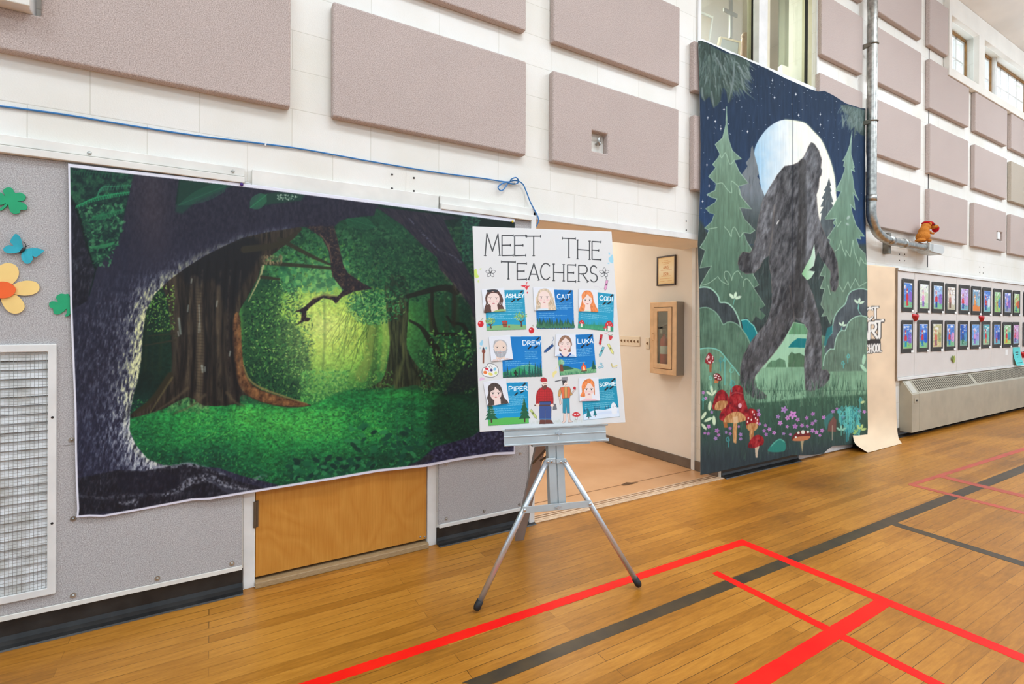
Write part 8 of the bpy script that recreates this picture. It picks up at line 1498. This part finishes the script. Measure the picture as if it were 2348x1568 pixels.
def wing(mb, u, v, f, s=1.0):
    mb.tube([ept(u, v, f), ept(u, v, f+0.010*s)], 0.008*s, 12); ebox(mb, u-0.017*s, u+0.017*s, v-0.003*s, v+0.003*s, f+0.003*s, f+0.009*s)
mb = MB(); wing(mb, um+0.001, (vt+vl)/2+0.012, tf); mb.build('wing_nut', M_ZINC, t)
mb = MB(); ebox(mb, um-0.002, um+0.002, (vt+vl)/2+0.024, vt-0.008, tf-0.0005, tf+0.0012); ebox(mb, um-0.002, um+0.002, vl+0.016, (vt+vl)/2-0.004, tf-0.0005, tf+0.0012); mb.build('slot', mat('pale_slot', (226, 228, 228), 0.5), t)
# front legs
for s, (tp_, ft_) in enumerate((((1254.5, 1056), (1091, 1398)), ((1293.5, 1056), (1466, 1343)))):
    A_ = onE(tp_[0], tp_[1], -0.004); B_ = onZ(ft_[0], ft_[1], 0.012); B_[2] = 0.012; d_ = (B_-A_)/np.linalg.norm(B_-A_)
    lg = MB().tube([A_, B_-d_*0.018], 0.0138, 16).build('leg', M_TUBE, t, smooth=True)
    MB().tube([B_-d_*0.045, B_-d_*0.012, B_], [0.0165, 0.0175, 0.0125], 16).build('rubber_foot', M_RUB, lg, smooth=True)
    mb = MB(); uA, vA = loc(A_); sg = 1 if s == 0 else -1
    ebox(mb, uA-0.008, uA+0.042*sg+0.0, vA-0.012, vA+0.012, -0.004, 0.004) if sg > 0 else ebox(mb, uA-0.042, uA+0.008, vA-0.012, vA+0.012, -0.004, 0.004)
    br_ = mb.build('leg_bracket', M_EAS, t, bevel=0.002); mb = MB()
    for du in (0.0, 0.02*sg): mb.ball(ept(uA+du, vA-0.003, 0.006+(0.008 if du == 0 else 0)), (0.007, 0.006, 0.007), 10, 8)
    mb.build('rivet', M_ZINC, br_, smooth=True)
# crossbar between the legs
a0, a1 = onE(1199, 1169.5, 0.012), onE(1356, 1154.5, 0.012); ax = (a1-a0)/np.linalg.norm(a1-a0); az = np.cross(ax, -e_f); az /= np.linalg.norm(az)
MB().obox((a0+a1)/2, ax, np.cross(az, ax), az, np.linalg.norm(a1-a0)/2, 0.0022, 0.0155).build('crossbar', M_EAS, t, bevel=0.001)
mb = MB(); wing(mb, loc(onE(1279, 1162.5, 0.014))[0], loc(onE(1279, 1162.5, 0.014))[1], 0.014, 0.9)
for p in (onE(1203, 1169, 0.015), onE(1352.5, 1155, 0.015)): mb.ball(p+e_f*0.004, (0.008, 0.006, 0.008), 10, 8)
mb.build('crossbar_bolts', M_ZINC, t, smooth=False)
# back leg: an open channel from behind the mast to the floor
BT = onE(1262, 930, -0.06); BF = onZ(1191, 1241, 0.0); d_ = (BT-BF)/np.linalg.norm(BT-BF); sd = e_u-d_*(e_u@d_); sd /= np.linalg.norm(sd); bk = np.cross(d_, sd)
mb = MB(); cen = (BT+BF)/2+np.array([0, 0, 0.004]); hl = np.linalg.norm(BT-BF)/2-0.003
for o_, hx, hy in ((np.zeros(3), 0.026, 0.002), (sd*0.025+bk*0.010, 0.002, 0.012), (-sd*0.025+bk*0.010, 0.002, 0.012)): mb.obox(cen+o_, sd, bk, d_, hx, hy, hl)
bl = mb.build('back_leg', M_ALU_SHADE, t, bevel=0.001)
for (pa, pb_) in (((1222, 1062), (1252, 1030)), ((1240, 1056), (1261, 1041))):
    p0 = onE(pa[0], pa[1], -0.16); p1 = onE(pb_[0], pb_[1], -0.06); MB().tube([p0, p1], 0.006, 8).build('brace', mat('dark_strut', (104, 92, 82), 0.45, metal=0.4), t)
